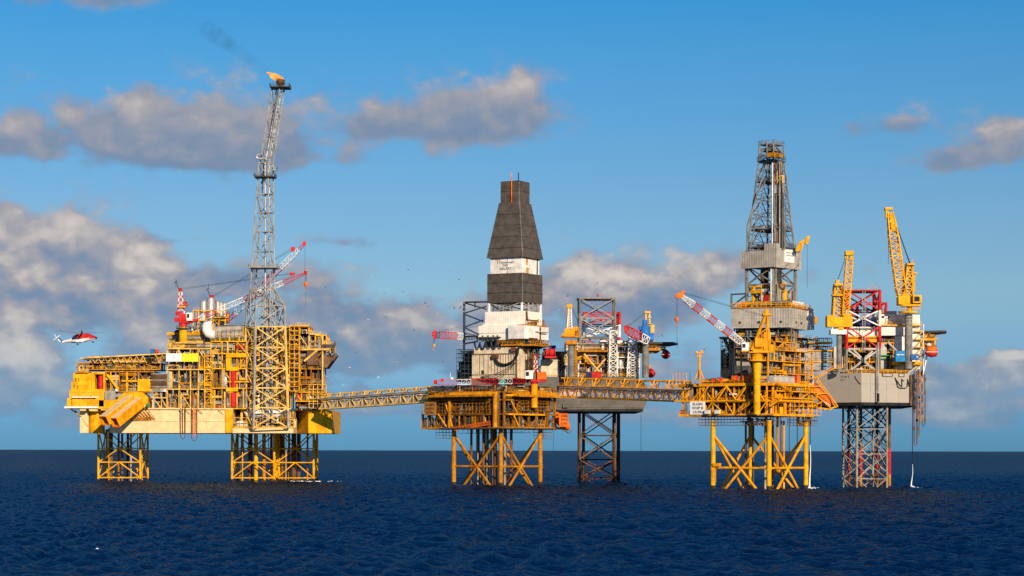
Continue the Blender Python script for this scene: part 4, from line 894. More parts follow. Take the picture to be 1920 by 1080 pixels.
# ================================================================ wellhead platforms, seen corner on
class Corner:
    """a square platform seen corner on: two facades meeting at the near corner"""
    def __init__(s, pl, YL, pc, YC, pr, YR):
        s.P = quad_plan(None, pl, YL, pc, YC, pr, YR); s.YC = YC; s.pc = pc
        s.L = Fr(pl, YL, pc, YC, YC); s.Rr = Fr(pc, YC, pr, YR, YC)
    def z(s, py): return s.L.z(py)
def jacket(root, C, ztop, mats, py_h, py_x, pile, rl=.88, rb=.5):
    L_, F_, R_, B_ = C.P; z = C.z
    legs = [part(root, 'leg', mats[0], lambda m, c=c: (m.beam((c.x, c.y, -8), (c.x, c.y, ztop), rl, 14, smooth=True), m.beam((c.x, c.y, z(py_h) - 1), (c.x, c.y, z(py_h) + 1), rl * 1.1, 14))) for c in (L_, F_, R_, B_)]
    [part(l, 'splash_zone', SPL, lambda m, c=c: m.beam((c.x, c.y, -7), (c.x, c.y, 1.3), rl * 1.02, 14, smooth=True)) for l, c in zip(legs, (L_, F_, R_, B_))]
    Q = [L_, F_, R_, B_]
    for i in range(4):
        a, b = Q[i], Q[(i + 1) % 4]; m_ = (a + b) / 2
        P = lambda t, zz: V((a.x + (b.x - a.x) * t, a.y + (b.y - a.y) * t, zz))
        zx = z(py_x); z1 = z(818)
        for t0, t1 in ((0, 1), (1, 0)):
            part(root, 'jacket_brace', mats[1], lambda m: m.beam(P(t0 + (.03 if t0 == 0 else -.03), z1), P(t0 + (t1 - t0) * (.5 + .5 * (zx + 5) / (z1 - zx)), -5) if False else P(t0 + (t1 - t0) * .82, 0 - 1.0), rb, 10, smooth=True))
        part(root, 'jacket_beam', mats[1], lambda m: m.beam(P(.03, z(py_h)), P(.97, z(py_h)), rb * .85, 10, smooth=True))
    cen = (L_ + R_) / 2
    for i, (u, w, r, mt) in enumerate(pile):
        c = cen + (F_ - cen) * u + (R_ - cen) * w
        part(root, 'conductor', mt, lambda m: (m.beam((c.x, c.y, -5), (c.x, c.y, ztop), r, 10, smooth=True), m.beam((c.x, c.y, z(py_h) - .6), (c.x, c.y, z(py_h) + .6), r * 1.4, 8)))

def build_whp_a():
    C = Corner(851, 851.5, 939, 836, 1013, 854.4); z = C.z
    cen = (C.P[0] + C.P[2]) / 2
    root = thing('wellhead_platform', 'rust-stained dark yellow wellhead platform on X-braced legs below the tall brown drilling tower', 'oil platform', (cen.x, cen.y, 0))
    jacket(root, C, z(800), (Y4, Y4), 875, 874, [(.1, -.3, .55, RUSTY), (-.1, -.45, .5, TAN), (.3, -.15, .6, TAN), (.15, -.05, .6, RUSTY), (-.2, .1, .55, BRN), (.3, .15, .5, TAN), (0, .2, .5, RUSTY), (-.3, -.2, .6, TAN), (-.2, .35, .5, BRN), (.2, .3, .45, RUSTY), (.4, -.35, .5, BRN), (.05, -.6, .5, RUSTY), (-.4, -.4, .5, DGRY), (.45, .05, .45, DGRY)])
    # Galaxy's second lattice leg shows dark behind
    Ln, Rn = C.L, C.Rr
    pal = PAL_R
    xL, xR = 797, 1045
    for F, x0, x1, s in ((Ln, xL, 938, 41), (Rn, 940, xR, 42)):
        module(root, F, x0 + (12 if F is Ln else 0), x1 - (10 if F is Rn else 0), [733, 748, 775, 802], 13, Y5, pal, s, 17, 1.7, 2.2, Y4, DARK, 5, .4, 1.2, 3.0)
        module(root, F, x0, x0 + 12, [775, 802], 10, Y5, pal, s + 5, 12, 1.4, 2.2, Y4) if F is Ln else None
        part(root, 'main_girder', Y4, lambda m: (m.box(F, x0, x1, 800, 804, -14, 2.4), m.box(F, x0 + 14, x1 - 8, 733, 739, -14, 2.3)))
        part(root, 'shade_overhang', Y4, lambda m: (m.box(F, x0 + 10, x1 - 4, 741.5, 743, -1, 5.2), m.box(F, x0 + 10, x1 - 4, 739.5, 743.5, 5.2, 5.5)))  # overhang added to throw shade on the decks below
        A(root, 'railing', Y2, (s, 'oh')).rail(F.p(x0 + 10, 741.5, 5.3), F.p(x1 - 4, 741.5, 5.3))
    part(root, 'main_girder', Y2, lambda m: (m.box(Ln, 850, 938, 735, 741, 1, 2.8), m.box(Rn, 942, 1012, 739, 743, 1, 2.8), m.box(Rn, 945, 1012, 775, 778, 1, 2.8)))
    part(root, 'top_leg', Y4, lambda m: [m.beam((q.x, q.y, z(803)), (q.x, q.y, z(738)), .95, 12, smooth=True) for q in (Ln.plan(936, 2.6),)])
    part(root, 'top_leg', Y4, lambda m: [m.beam((q.x, q.y, z(803)), (q.x, q.y, z(748)), .8, 12, smooth=True) for q in (Ln.plan(851, 2.6),)])
    part(root, 'deck_plate', BRN, lambda m: m.prismoid(scaled(C.P, 1.38), z(803.5), scaled(C.P, 1.38), z(801.5)))
    rnd = random.Random(44)
    for F, x0, x1 in ((Ln, 806, 938), (Rn, 941, 1040)):
        clutter(root, F, x0, x1, 720, 733, -8, 1.8, rnd, 'top', PAL_R, 1.2); clutter(root, F, x0, x1, 722, 733, -3, 1.8, rnd, 'top2', PAL_Y, .5)
        scaffold(root, F, x0 + 25, x1 - 12, 749, 775, 1.6, 2.6, Y5, 6.5, .07, 'net%d' % x0)
    for a, b in (((845, 758), (857, 800)), ((830, 775), (846, 800)),): A(root, 'brace', Y2, a).beam(Ln.p(*a, 2.9), Ln.p(*b, 2.9), .3, 6)
    A(root, 'brace', Y2, 'w1').beam(Rn.p(948, 752, 2.9), Rn.p(960, 776, 2.9), .3, 6); A(root, 'brace', Y2, 'w2').beam(Rn.p(952, 776, 2.9), Rn.p(962, 800, 2.9), .3, 6)
    # hanging access cages beneath
    for F, x0, x1 in ((Ln, 822, 846), (Rn, 1012, 1030)): scaffold(root, F, x0, x1, 804, 822, -3, 1.5, BRN, 6, .09, 'cage%d' % x0, BRN)
    scaffold(root, Ln, 860, 925, 804, 812, -6, 0, BRN, 8, .09, 'under'); scaffold(root, Rn, 950, 1000, 804, 811, -6, 0, BRN, 8, .09, 'under')
    for x, y1 in ((1035, 870), (812, 830)): A(root, 'hanging_rope', BLK, x).beam(Rn.p(x, 800, 1) if x > 939 else Ln.p(x, 760, 2.5), Rn.p(x - 2, y1, 1) if x > 939 else Ln.p(x, y1 - 30, 2.5), .09, 4)
    A(root, 'mast_pole', Y4, 'w').beam(Ln.p(797, 752, 2.4), Ln.p(797, 802, 2.4), .14, 4)
    flush()
    # name boards
    b = thing('name_board', 'name board of the rusty platform, toned brown for shade, hung under the pale footbridge end', 'sign', Ln.p(819, 776, 3))
    part(b, 'panel', SIGN_SHADE, lambda m: m.box(Ln, 808.5, 830, 752, 777, 4.0, 4.3))
    for t, y in (('ELGIN', 755), ('WHP A', 762.5), ('22/30c', 770)): lettering(Ln, t, 811.5, 827, y, y + 4.6, 4.36, INK, b)
    b = thing('name_board', 'orange name board of the rusty platform, at its right end beside the orange chute', 'sign', Rn.p(1035, 795, 3))
    part(b, 'panel', ORG, lambda m: m.box(Rn, 1027.5, 1044, 773, 799, 5.6, 5.9))
    for t, y in (('ELGIN', 776), ('WHP A', 783), ('22/30c', 790)): lettering(Rn, t, 1030, 1042, y, y + 4.4, 5.96, INK, b)
    # orange escape chute at the right end
    F = Fr(1051, 863.0); root = thing('freefall_lifeboat', 'orange rounded lifeboat tilted nose down at the right end of the rusty platform', 'lifeboat', F.p(1046, 800))
    part(root, 'hull', ORG, lambda m: m.lathe(F.p(1039, 776, 1), F.p(1068, 806, 1), [(0, 1.2), (.06, 1.7), (.5, 2.2), (.8, 1.8), (.95, .9), (1, .2)], 14))
    part(root, 'keel_rail', RUSTY, lambda m: (m.beam(F.p(1043, 800, 2), F.p(1066, 812, 2), .22, 4), m.beam(F.p(1066, 812, 2), F.p(1073, 806, 2), .2, 4), m.beam(F.p(1043, 800, 2), F.p(1040, 784, 2), .2, 4)))
    part(root, 'window', GLASS, lambda m: m.cbox(F.p(1044, 778, 3.0), .9, .3, .5))
    # rusty orange gangway lying across under the front
    root = thing('orange_gangway', 'orange red lattice gangway hanging slanted under the front of the rusty platform', 'gangway', Ln.p(890, 806, 4))
    m = MB(); p, q = Ln.p(864, 807, 4), Ln.p(932, 796, 4)
    for dz in (0, 1.3):
        for dy in (0, 1.4): m.beam(p + V((0, dy, dz)), q + V((0, dy, dz)), .16, 4)
    for i in range(14):
        a, b = p.lerp(q, i / 14), p.lerp(q, (i + 1) / 14)
        for dy in (0, 1.4): m.beam(a + V((0, dy, 0)), b + V((0, dy, 1.3)), .11, 4); m.beam(a + V((0, dy, 1.3)), b + V((0, dy, 0)), .11, 4)
    m.build('lattice', ORG, root); part(root, 'walkway', RED, lambda m: m.hexa([p + V((0, .1, .25)), q + V((0, .1, .25)), q + V((0, 1.3, .25)), p + V((0, 1.3, .25)), p + V((0, .1, .4)), q + V((0, .1, .4)), q + V((0, 1.3, .4)), p + V((0, 1.3, .4))]))
    # crane with its boom laid level across the deck
    F = Fr(1000, 845.0); root = thing('pedestal_crane', 'crane with its red and white boom lying level over the rusty platform', 'crane', F.p(1003, 762))
    part(root, 'pedestal', Y2, lambda m: (m.cyl(F, 1001.5, 720, 764, 6.2, 0, 18), m.cyl(F, 1001.5, 728, 730, 6.7, 0, 18), m.cyl(F, 1001.5, 744, 745, 6.5, 0, 18)))
    part(root, 'slewing_house', RED, lambda m: (m.box(F, 995, 1024, 712, 716, -3, 2), m.cyl(F, 1001.5, 714, 720, 7, 0, 16), m.box(F, 1000, 1010, 700, 712, -2, .5)))
    part(root, 'engine_box', ORG, lambda m: (m.box(F, 1007, 1024, 697.5, 711.5, -2, 2.0), m.box(F, 1010, 1016, 701, 703, 2.0, 2.08)))
    cab(root, F, 984, 999, 695, 711, -.5, 2.6); part(root, 'panel', GRN, lambda m: m.box(F, 999, 1003, 701, 710, 1.5, 2.4))
    m1, m2 = MB(), MB()
    for i in range(7):
        for s_ in (-1, 1):
            (m1 if i % 2 else m2).beam(F.p(1004 + s_ * (4 - i * .4), 698 - i * 4.5, 0), F.p(1004 + s_ * (4 - (i + 1) * .4), 698 - (i + 1) * 4.5, 0), .25, 5)
        (m2 if i % 2 else m1).beam(F.p(1000 + i * .4, 698 - i * 4.5), F.p(1007 - i * .4, 693.5 - i * 4.5), .18, 4)
    ms = m1.build('mast', RED, root); m2.build('mast_band', WHT, ms); part(root, 'mast_head', RED, lambda m: m.cyl(F, 1005.5, 664, 670, 2.6, 0, 10))
    boom(root, F.p(986, 714.5, 1.5), F.p(814, 717.5, 1.5), 2.0, 2.0, 20, [RED, WHT, RED, RED, WHT, RED, RED, WHT, RED], .1, 3, .05, .93, .8, .5)
    part(root, 'boom_tip', RED, lambda m: (m.box(F, 813, 820, 713, 721, 1, 2.2), m.box(F, 826, 832, 711, 716, 1, 2.2)))
    part(root, 'aerial', WHT, lambda m: (m.beam(F.p(845, 711, 1), F.p(844.5, 699, 1), .15, 4), m.cyl(F, 847, 708, 713, 3.2, 1, 10)))
    # deck cargo
    F = Fr(940, 843.0)
    for n_, x0, x1, y0, y1, mt, lab, cat in (('cargo_tank', 934, 947, 714, 730, TEAL, 'teal round tank on the deck under the level crane boom', 'tank'), ('cargo_container', 916, 929, 724, 731, DBLU, 'dark blue container low on the deck left of the teal tank', 'container'), ('cargo_container', 885, 912, 725, 731, ORG, 'long low orange container on the deck under the level crane boom', 'container')):
        r = thing(n_, lab, cat, F.p((x0 + x1) / 2, y1))
        if n_ == 'cargo_tank': part(r, 'shell', mt, lambda m: m.cyl(F, 940.5, y0, y1, 6, -1, 16)); part(r, 'lid', GRN, lambda m: m.cyl(F, 940.5, y0 - 1.2, y0, 5, -1, 16)); part(r, 'band', DGRY, lambda m: m.cyl(F, 940.5, 721, 722, 6.2, -1, 16))
        else: part(r, 'body', mt, lambda m: (m.box(F, x0, x1, y0, y1, -3, -.5), [m.box(F, x0 + i * 2, x0 + i * 2 + .8, y0 + .6, y1 - .6, -.5, -.4) for i in range(int((x1 - x0) / 2))])); part(r, 'roof_frame', BLK, lambda m: m.box(F, x0 - .3, x1 + .3, y0 - .5, y0 - .05, -3.1, -.4))
    flush()
build_whp_a()

def build_whp_b():
    C = Corner(1337, 780, 1442, 767, 1511, 787); z = C.z; Ln, Rn = C.L, C.Rr
    cen = (C.P[0] + C.P[2]) / 2
    root = thing('wellhead_platform', 'bright golden yellow wellhead platform on X-braced legs, clean paint, big crane over it', 'oil platform', (cen.x, cen.y, 0))
    jacket(root, C, z(787), (Y1, Y2), 877, 876, [(.0, -.3, .4, RUSTY), (-.2, -.1, .4, DGRY), (.1, .1, .42, GALV), (.05, .18, .35, Y2), (-.1, .3, .4, BRN), (.1, .5, .4, Y2), (-.3, .2, .35, DGRY), (.2, .42, .3, BRN)])
    for F, x0, x1, s in ((Ln, 1284, 1441, 51), (Rn, 1443, 1515, 52)):
        module(root, F, x0, x1, [719, 749, 776], 15, Y2, PAL_B, s, 20, 1.15, 2.2, Y2, DARK, 8, .75, 1.0, 3.4)
        rnd = random.Random(s); clutter(root, F, x0 + 20, x1, 706, 719, -9, 1.5, rnd, 'top', PAL_B, 1.2)
        part(root, 'main_girder', Y2, lambda m: (m.box(F, x0 - 5, x1, 774.5, 779, -18, 2.7), m.box(F, x0 - 6, x1, 717, 722, -18, 2.6), m.box(F, x0 + 8, x1, 748, 751, -18, 2.5)))
    part(root, 'walkway', Y2, lambda m: (m.box(Ln, 1268, 1300, 717, 722, -8, 2.6), m.box(Ln, 1270, 1290, 748, 751, -6, 2.5)))
    A(root, 'railing', Y2, 'cor').rail(Ln.p(1268, 717, 2.5), Ln.p(1300, 717, 2.5), 4.0, .1, 1.3); A(root, 'railing', Y2, 'cor').rail(Ln.p(1278, 775, 2.5), Ln.p(1300, 775, 2.5))
    # right wing with stairs and upper decks
    module(root, Rn, 1448, 1530, [653, 674, 697, 719], 12, Y2, PAL_G, 53, 26, 1.1, -1.0, Y2, GRY, 4, .15, .55, 1.5); module(root, Rn, 1462, 1500, [637, 653], 10, Y2, PAL_G, 57, 19, 1.0, -1.5, Y2, GRY, 5, .2, .5, 1.4)
    module(root, Rn, 1443, 1520, [731, 744], 10, Y2, PAL_B, 54, 16, 1.0, 3.2, Y2, None, 0, .2, .7, 2)
    A(root, 'stair', Y2, 1).stair(Rn.p(1468, 737, 4), Rn.p(1438, 717, 4)); A(root, 'stair', Y2, 2).stair(Ln.p(1395, 772, 4.2), Ln.p(1428, 748, 4.2)); A(root, 'stair', Y2, 3).stair(Rn.p(1446, 748, 4.2), Rn.p(1424, 762, 4.2)); A(root, 'ladder', Y2, 'big').ladder(Rn.p(1500, 735, 3), Rn.p(1500, 675, 3), 1.3, .12)
    scaffold(root, Rn, 1470, 1528, 752, 776, 1, 2.6, Y2, 8, .12, 'rw')
    for x in (1316, 1350, 1388): A(root, 'brace', Y2, x).beam(Ln.p(x, 749, 2.5), Ln.p(x + 18, 722, 2.5), .32, 6)
    for x in (1368, 1420): A(root, 'brace', Y2, x).beam(Ln.p(x, 722, 2.5), Ln.p(x + 18, 749, 2.5), .32, 6)
    # hanging cages beneath
    for F, x0, x1, y in ((Ln, 1313, 1348, 796), (Ln, 1360, 1440, 796), (Rn, 1446, 1462, 794), (Rn, 1494, 1528, 796)): scaffold(root, F, x0, x1, 779, y, -4, 1, BRN, 6, .1, 'cage%d' % x0, BRN)
    part(root, 'deck_plate', BRN, lambda m: m.prismoid(scaled(C.P, 1.22), z(779), scaled(C.P, 1.22), z(777)))
    rnd = random.Random(58); clutter(root, Ln, 1385, 1438, 781, 797, -5, 1, rnd, 'un', PAL_G, 1.2); clutter(root, Rn, 1500, 1526, 778, 796, -3, 1, rnd, 'un', PAL_B, 1.2)
    for x, y1 in ((1484, 890), (1490, 850), (1477, 870), (1461, 860), (1521, 850), (1506, 850)): A(root, 'hanging_pipe', BLK if x != 1484 else Y4, x).beam(Rn.p(x, 780, -6), Rn.p(x, y1, -6), .14 if x != 1484 else .5, 6)
    A(root, 'landing', Y2, 0).box(Ln, 1340, 1352, 868, 874, 0, 1.5); A(root, 'ladder', Y2, 'leg').ladder(Ln.p(1343, 905, 1), Ln.p(1343, 874, 1), .7, .08)
    part(root, 'accommodation_hut', LGRY, lambda m: (m.box(Rn, 1446, 1490, 704, 717, -6, 1.2), m.box(Rn, 1446, 1490, 703, 704, -6.2, 1.4)))
    for x in (1374, 1379, 1384): A(root, 'floodlight', WHT, 0).box(Ln, x, x + 2, 736, 739, 1.8, 2.8)
    flush()
    b = thing('name_board', 'cream name board reading in black under the left end of the golden yellow platform', 'sign', Ln.p(1316, 776, 3))
    part(b, 'panel', SIGNW, lambda m: m.box(Ln, 1301.5, 1329.5, 750.5, 775.5, 2.9, 3.2))
    for t, y, x0, x1 in (('ELGIN', 753, 1307, 1325), ('WHP B', 760.5, 1305.5, 1326.5), ('22/30c', 768, 1307, 1325.5)): lettering(Ln, t, x0, x1, y, y + 5, 3.26, INK, b)
    for x, mt, lab in ((1331.5, WHT, 'white box on the low deck right of the cream name board'), (1350, WHT, 'white box on the low deck, farther right of the cream name board')):
        r = thing('deck_box', lab, 'box', Ln.p(x + 4, 775)); part(r, 'body', mt, lambda m: m.box(Ln, x, x + 8, 767.5, 774.3, 2.9, 4.2)); part(r, 'lid', LGRY, lambda m: m.box(Ln, x - .3, x + 8.3, 766.7, 767.4, 2.8, 4.3))
    for i, (F, x0, x1, y0, y1, lab) in enumerate(((Ln, 1338, 1343.5, 707, 714, 'small red cabinet on the golden platform top deck, leftmost of the red ones'), (Ln, 1350, 1356, 706, 714, 'small red cabinet on the top deck, second of the red ones from the left'), (Ln, 1376, 1386, 702, 711, 'red drum-like cabinet on the top deck left of a big red container'), (Ln, 1396, 1410, 702, 713, 'big red container on the golden platform top deck beside the crane pedestal'), (Rn, 1484, 1491, 700, 713, 'tall red cabinet on the top deck right of the crane pedestal'), (Ln, 1281, 1287, 767, 774, 'red cabinet at the low left corner beside the cream name board'))):
        r = thing('red_cabinet', lab, 'cabinet', F.p(x0, y1), 'red cabinets on the golden platform'); part(r, 'body', RED, lambda m: m.box(F, x0, x1, y0, y1, .2, 2.1)); part(r, 'door', ORG, lambda m: m.box(F, x0 + .8, x1 - .8, y0 + 1, y1 - .6, 2.1, 2.2)); part(r, 'roof_frame', DGRY, lambda m: m.box(F, x0 - .3, x1 + .3, y0 - .7, y0 - .05, .1, 2.2))
    # small light mast on the left
    F = Fr(1311, 776.0); r = thing('light_mast', 'yellow Y-topped mast on splayed legs at the left end of the golden platform', 'mast', F.p(1311, 716))
    part(r, 'pole', Y2, lambda m: m.beam(F.p(1311, 714), F.p(1311, 664), .5, 10, .4, smooth=True)); part(r, 'strut', Y2, lambda m: [m.beam(F.p(1311, 690), F.p(x, 712, n), .25, 5) for x, n in ((1302, 0), (1320, 0), (1311, 2.4))])
    part(r, 'lamp_platform', Y2, lambda m: (m.box(F, 1304, 1318, 660.5, 662.5, -1, 1), m.beam(F.p(1311, 672), F.p(1305, 662), .2, 4), m.beam(F.p(1311, 672), F.p(1317, 662), .2, 4), m.box(F, 1313, 1318, 656, 660, -.5, .5), m.box(F, 1304, 1308, 658, 660, -.5, .5)))
    # the crane
    F = Fr(1419, 764.0); r = thing('pedestal_crane', 'big yellow crane with a raised red and white boom on the golden platform', 'crane', F.p(1419, 776))
    part(r, 'pedestal', Y1, lambda m: (m.cyl(F, 1419, 720, 776, 6.5, 0, 20), m.cyl(F, 1419, 700, 720, 6.5, 0, 20, 7.0), m.cyl(F, 1419, 672, 700, 7.2, 0, 20, 9.5), m.cyl(F, 1419, 718, 720, 7, 0, 20)))
    part(r, 'ring_walkway', Y2, lambda m: (m.cyl(F, 1419, 674, 676.5, 17, 0, 20), m.cyl(F, 1419, 664, 674, 11, 0, 20), [m.beam(F.p(1419 + 16.5 * math.cos(a), 674, 3.1 * math.sin(a)), F.p(1419 + 16.5 * math.cos(a), 668, 3.1 * math.sin(a)), .08, 4) for a in [i * .42 for i in range(15)]]))
    part(r, 'slewing_house', Y2, lambda m: (m.box(F, 1402, 1447, 657, 661, -3.5, 3), m.cyl(F, 1419, 660, 665, 12, 0, 18), m.box(F, 1414, 1431, 634, 650, -1, 2.6), m.box(F, 1431, 1444, 622, 657, -2, 1.6), m.box(F, 1410, 1440, 648, 657, -3, 1)))
    part(r, 'railing', Y2, lambda m: (m.rail(F.p(1402, 657, 3), F.p(1449, 657, 3)), m.rail(F.p(1443, 645, 2), F.p(1449, 645, 2)), m.box(F, 1443, 1450, 645, 659, -1, -.6)))
    part(r, 'gantry', Y2, lambda m: ([m.beam(F.p(1408, 656, n), F.p(1434, 592, n), .45, 5) for n in (-1.5, 1.5)], [m.beam(F.p(1441, 656, n), F.p(1438, 592, n), .5, 5) for n in (-1.5, 1.5)], [m.beam(F.p(1408 + t * 26, 656 - t * 64, -1.5), F.p(1441 - t * 3, 656 - t * 64, 1.5), .2, 4) for t in (.3, .55, .8)], m.beam(F.p(1420, 627, 1.5), F.p(1440, 613, 1.5), .25, 4), m.beam(F.p(1432, 656, 1.5), F.p(1438, 600, 1.5), .3, 4)))
    part(r, 'gantry_head', Y2, lambda m: (m.box(F, 1429, 1446, 588, 591, -2, 2), m.cyl(F, 1436, 581, 588, 4.5, 0, 12), m.rail(F.p(1429, 588, 2), F.p(1447, 588, 2)), m.cyl(F, 1437, 579, 582, 2.2, 0, 10), m.beam(F.p(1437, 580), F.p(1437, 575), .12, 4)))
    part(r, 'winch', Y4, lambda m: [m.beam(F.p(x, y, -1.5), F.p(x, y, 1.8), .8, 12) for x, y in ((1421, 630), (1427, 629))])
    cab(r, F, 1388.5, 1403, 642, 657, 0, 2.8); part(r, 'cab_deck', Y2, lambda m: m.box(F, 1388, 1410, 657, 659, -1, 3))
    boom(r, F.p(1398, 647, -1), F.p(1277, 553, -1), 2.3, 2.3, 26, [WHT, WHT, RED, WHT, RED, WHT, RED, WHT, WHT], .125, 3, .08, .85)
    part(r, 'boom_chord', Y4, lambda m: m.beam(F.p(1396, 652, -.6), F.p(1282, 564, -.6), .3, 5))
    part(r, 'boom_tip', ORG, lambda m: (m.poly(F, [(1265, 552), (1272, 548), (1281, 549), (1284, 555), (1276, 559), (1267, 557)], -1.6, -.4), m.box(F, 1276, 1285, 544.5, 548, -1.6, -.4)))
    cables(r, [(F.p(1281, 547, -1), F.p(1434, 591, .5)), (F.p(1281, 549, -1), F.p(1434, 593, -.5))])
    hook_line(r, F.p(1269, 557, -1), F.z(600), ORG, .75); m = MB(); m.beam(F.p(1269, 604, -1), F.p(1270, 653, -1), .07, 4); m.build('sling', BLK, r)
    # orange lifeboat in its yellow launching frame
    F = Fr(1540, 796.0); r = thing('freefall_lifeboat', 'long orange lifeboat slanting down to the right inside an open yellow launching frame', 'lifeboat', F.p(1540, 765))
    part(r, 'hull', ORG, lambda m: m.lathe(F.p(1508, 716, 1), F.p(1562, 758, 1), [(0, .5), (.06, 1.2), (.4, 1.9), (.75, 1.7), (.93, .9), (1, .15)], 12)); part(r, 'canopy', RED, lambda m: m.lathe(F.p(1512, 717, 1), F.p(1526, 727, 1), [(0, .6), (.3, 1.6), (.8, 1.9), (1, .8)], 10)); part(r, 'keel_stripe', WHT, lambda m: m.beam(F.p(1518, 732, 2.3), F.p(1556, 760, 2), .14, 4))
    r = thing('lifeboat_launching_frame', 'open yellow slanted frame carrying the orange lifeboat at the golden platform right end', 'launching frame', F.p(1540, 768))
    m = MB()
    for n in (-2.2, 3.6):
        for a, b in (((1500, 716), (1556, 765)), ((1528, 706), (1568, 761)), ((1556, 765), (1568, 761)), ((1500, 716), (1528, 706)), ((1512, 727), (1540, 722)), ((1526, 739), (1550, 736)), ((1500, 716), (1522, 762)), ((1522, 762), (1556, 767)), ((1522, 762), (1540, 751))): m.beam(F.p(*a, n), F.p(*b, n), .26, 4)
    for x, y in ((1500, 716), (1528, 706), (1556, 765), (1568, 761), (1522, 762), (1540, 751)): m.beam(F.p(x, y, -2.2), F.p(x, y, 3.6), .2, 4)
    m.build('frame', Y2, r)
    m = MB(); m.stair(F.p(1532, 708, 1), F.p(1562, 690, 1)); m.stair(F.p(1562, 690, 1), F.p(1580, 688, 1)); m.build('access_stair', Y2, r)
    flush()
build_whp_b()
# ================================================================ the jack-up rig behind the middle platform
def xleg(name_root, P, z0, z1, bay, rc, rb, cmat, bmat, bands=None, part_name='rig_leg'):
    """square lattice leg; bands: list of (z limit, chord material, brace material)"""
    n = max(1, round((z1 - z0) / bay)); bands = bands or [(1e9, cmat, bmat)]
    lo = z0
    for zl, cm, bm in bands:
        hi = min(z1, zl)
        if hi <= lo: continue
        k = max(1, round((hi - lo) / bay)); m1 = MB()
        lattice(m1, P, lo, P, hi, [i / k for i in range(k + 1)], rc, rb, 'x', True, 8, None, 1)
        m1.build(part_name, [cm, bm], name_root); lo = hi
def sq(px, Y, wpx, d, ang=0.0):
    c = V(((px - 960) * Y / FPX, Y + d / 2)); w = wpx * Y / FPX / 2; h = d / 2; ca, sa = math.cos(ang), math.sin(ang)
    return [c + V((x * ca - y * sa, x * sa + y * ca)) for x, y in ((-w, -h), (w, -h), (w, h), (-w, h))]
def build_galaxy():
    Y0 = 885.0; F = Fr(1030, Y0); z = F.z
    root = thing('jackup_rig', 'dark grey hulled jack-up rig behind the rusty platform, brown clad tower, red topped leg', 'drilling rig', (F.p(1080, 900).x, Y0 + 30, 0))
    part(root, 'hull', HULLD, lambda m: (m.poly(F, [(880, 706), (1190, 706), (1213, 722), (1213, 752), (1207, 766), (1045, 768), (880, 768)], -60, 0), ))
    part(root, 'hull_fender', HULLD, lambda m: (m.box(F, 1046, 1207, 746, 764, 0, .25), m.box(F, 1055, 1065, 757, 764, .25, 1.2)))
    part(root, 'hull_bottom', BLK, lambda m: m.box(F, 1044, 1206, 767, 771, -58, -.3))
    L1 = sq(1120, Y0 + 12, 66, 14); L2 = sq(1128, Y0 + 42, 66, 14)
    xleg(root, L1, -6, z(768), 9.0, .5, .22, BRN, RUSTY, [(z(862), RUSTY, RUSTY), (1e9, BRN, BRN)])  # upper leg bands: the hull's shadow is put into their darker colour
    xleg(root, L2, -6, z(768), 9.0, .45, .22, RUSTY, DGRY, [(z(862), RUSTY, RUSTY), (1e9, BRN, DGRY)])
    xleg(root, sq(1119.5, Y0 + 12, 66, 14), z(706), z(555), 9.5, .5, .24, GRY, GALV)
    xleg(root, L2, z(706), z(573), 10, .62, .3, RED, RED, [(z(622), RED, RED), (z(597), WHT, WHT), (1e9, RED, RED)])
    A(root, 'leg_platform', GRY, 0).box(F, 1084, 1154, 553.5, 555, -26, -12); A(root, 'aerial', RED, 0).beam(F.p(1123, 552, -14), F.p(1123, 546, -14), .3, 5)
    rnd = random.Random(61)
    # topsides between deck and leg tops
    for x0, x1, decks, pal, s, st, n1, wl in ((1018, 1064, [658, 684, 706], PAL_G, 62, GRY, -3, CLADB), (1078, 1145, [655, 680, 706], PAL_W, 63, Y4, -5, LGRY), (1140, 1200, [648, 668, 688, 706], PAL_W, 64, WHT, -4, WHT)):
        module(root, F, x0, x1, decks, 26, st, pal, s, 20, 1.3, n1, Y1, wl, 5, .4, .6, 1.4)
    clutter(root, F, 1060, 1190, 640, 655, -20, -5, rnd, 'g', PAL_W, 1.3)
    part(root, 'accommodation_block', WHT, lambda m: (m.box(F, 1128, 1188, 634, 652, -40, -16), m.box(F, 1090, 1125, 640, 655, -36, -22), m.box(F, 1146, 1196, 658, 690, -38, -14)))
    A(root, 'window', GLASS, 'gx').box(F, 1150, 1190, 664, 667, -14, -13.9); A(root, 'window', GLASS, 'gx2').box(F, 1132, 1184, 640, 643, -16, -15.9)
    part(root, 'deckhouse', CLADB, lambda m: (m.box(F, 1014, 1048, 676, 706, -14, -1.5), m.box(F, 1014, 1050, 674, 676, -14.2, -1.2)))
    for a, b in (((1095, 663), (1125, 698)), ((1135, 672), (1112, 700))): A(root, 'brace', Y3, a[0]).beam(F.p(*a, -2), F.p(*b, -2), .45, 6)
    part(root, 'deck_plate', Y4, lambda m: (m.box(F, 1083, 1142, 656, 659, -24, -2), m.box(F, 1195, 1240, 651, 656, -30, -4)))
    A(root, 'railing', Y1, 'g1').rail(F.p(1083, 656, -2), F.p(1142, 656, -2)); A(root, 'railing', Y1, 'g2').rail(F.p(1195, 651, -4), F.p(1240, 651, -4)); A(root, 'railing', Y1, 'g3').rail(F.p(1020, 706, 0), F.p(1200, 706, 0))
    clutter(root, F, 1195, 1240, 640, 651, -16, -5, rnd, 'gr', PAL_B, 1.1)
    part(root, 'helideck', DGRY, lambda m: m.prismoid([F.plan(1194, -4), F.plan(1262, -2), F.plan(1275, -12), F.plan(1262, -26), F.plan(1194, -26)], z(643.5), [F.plan(1194, -4), F.plan(1262, -2), F.plan(1275, -12), F.plan(1262, -26), F.plan(1194, -26)], z(640)))
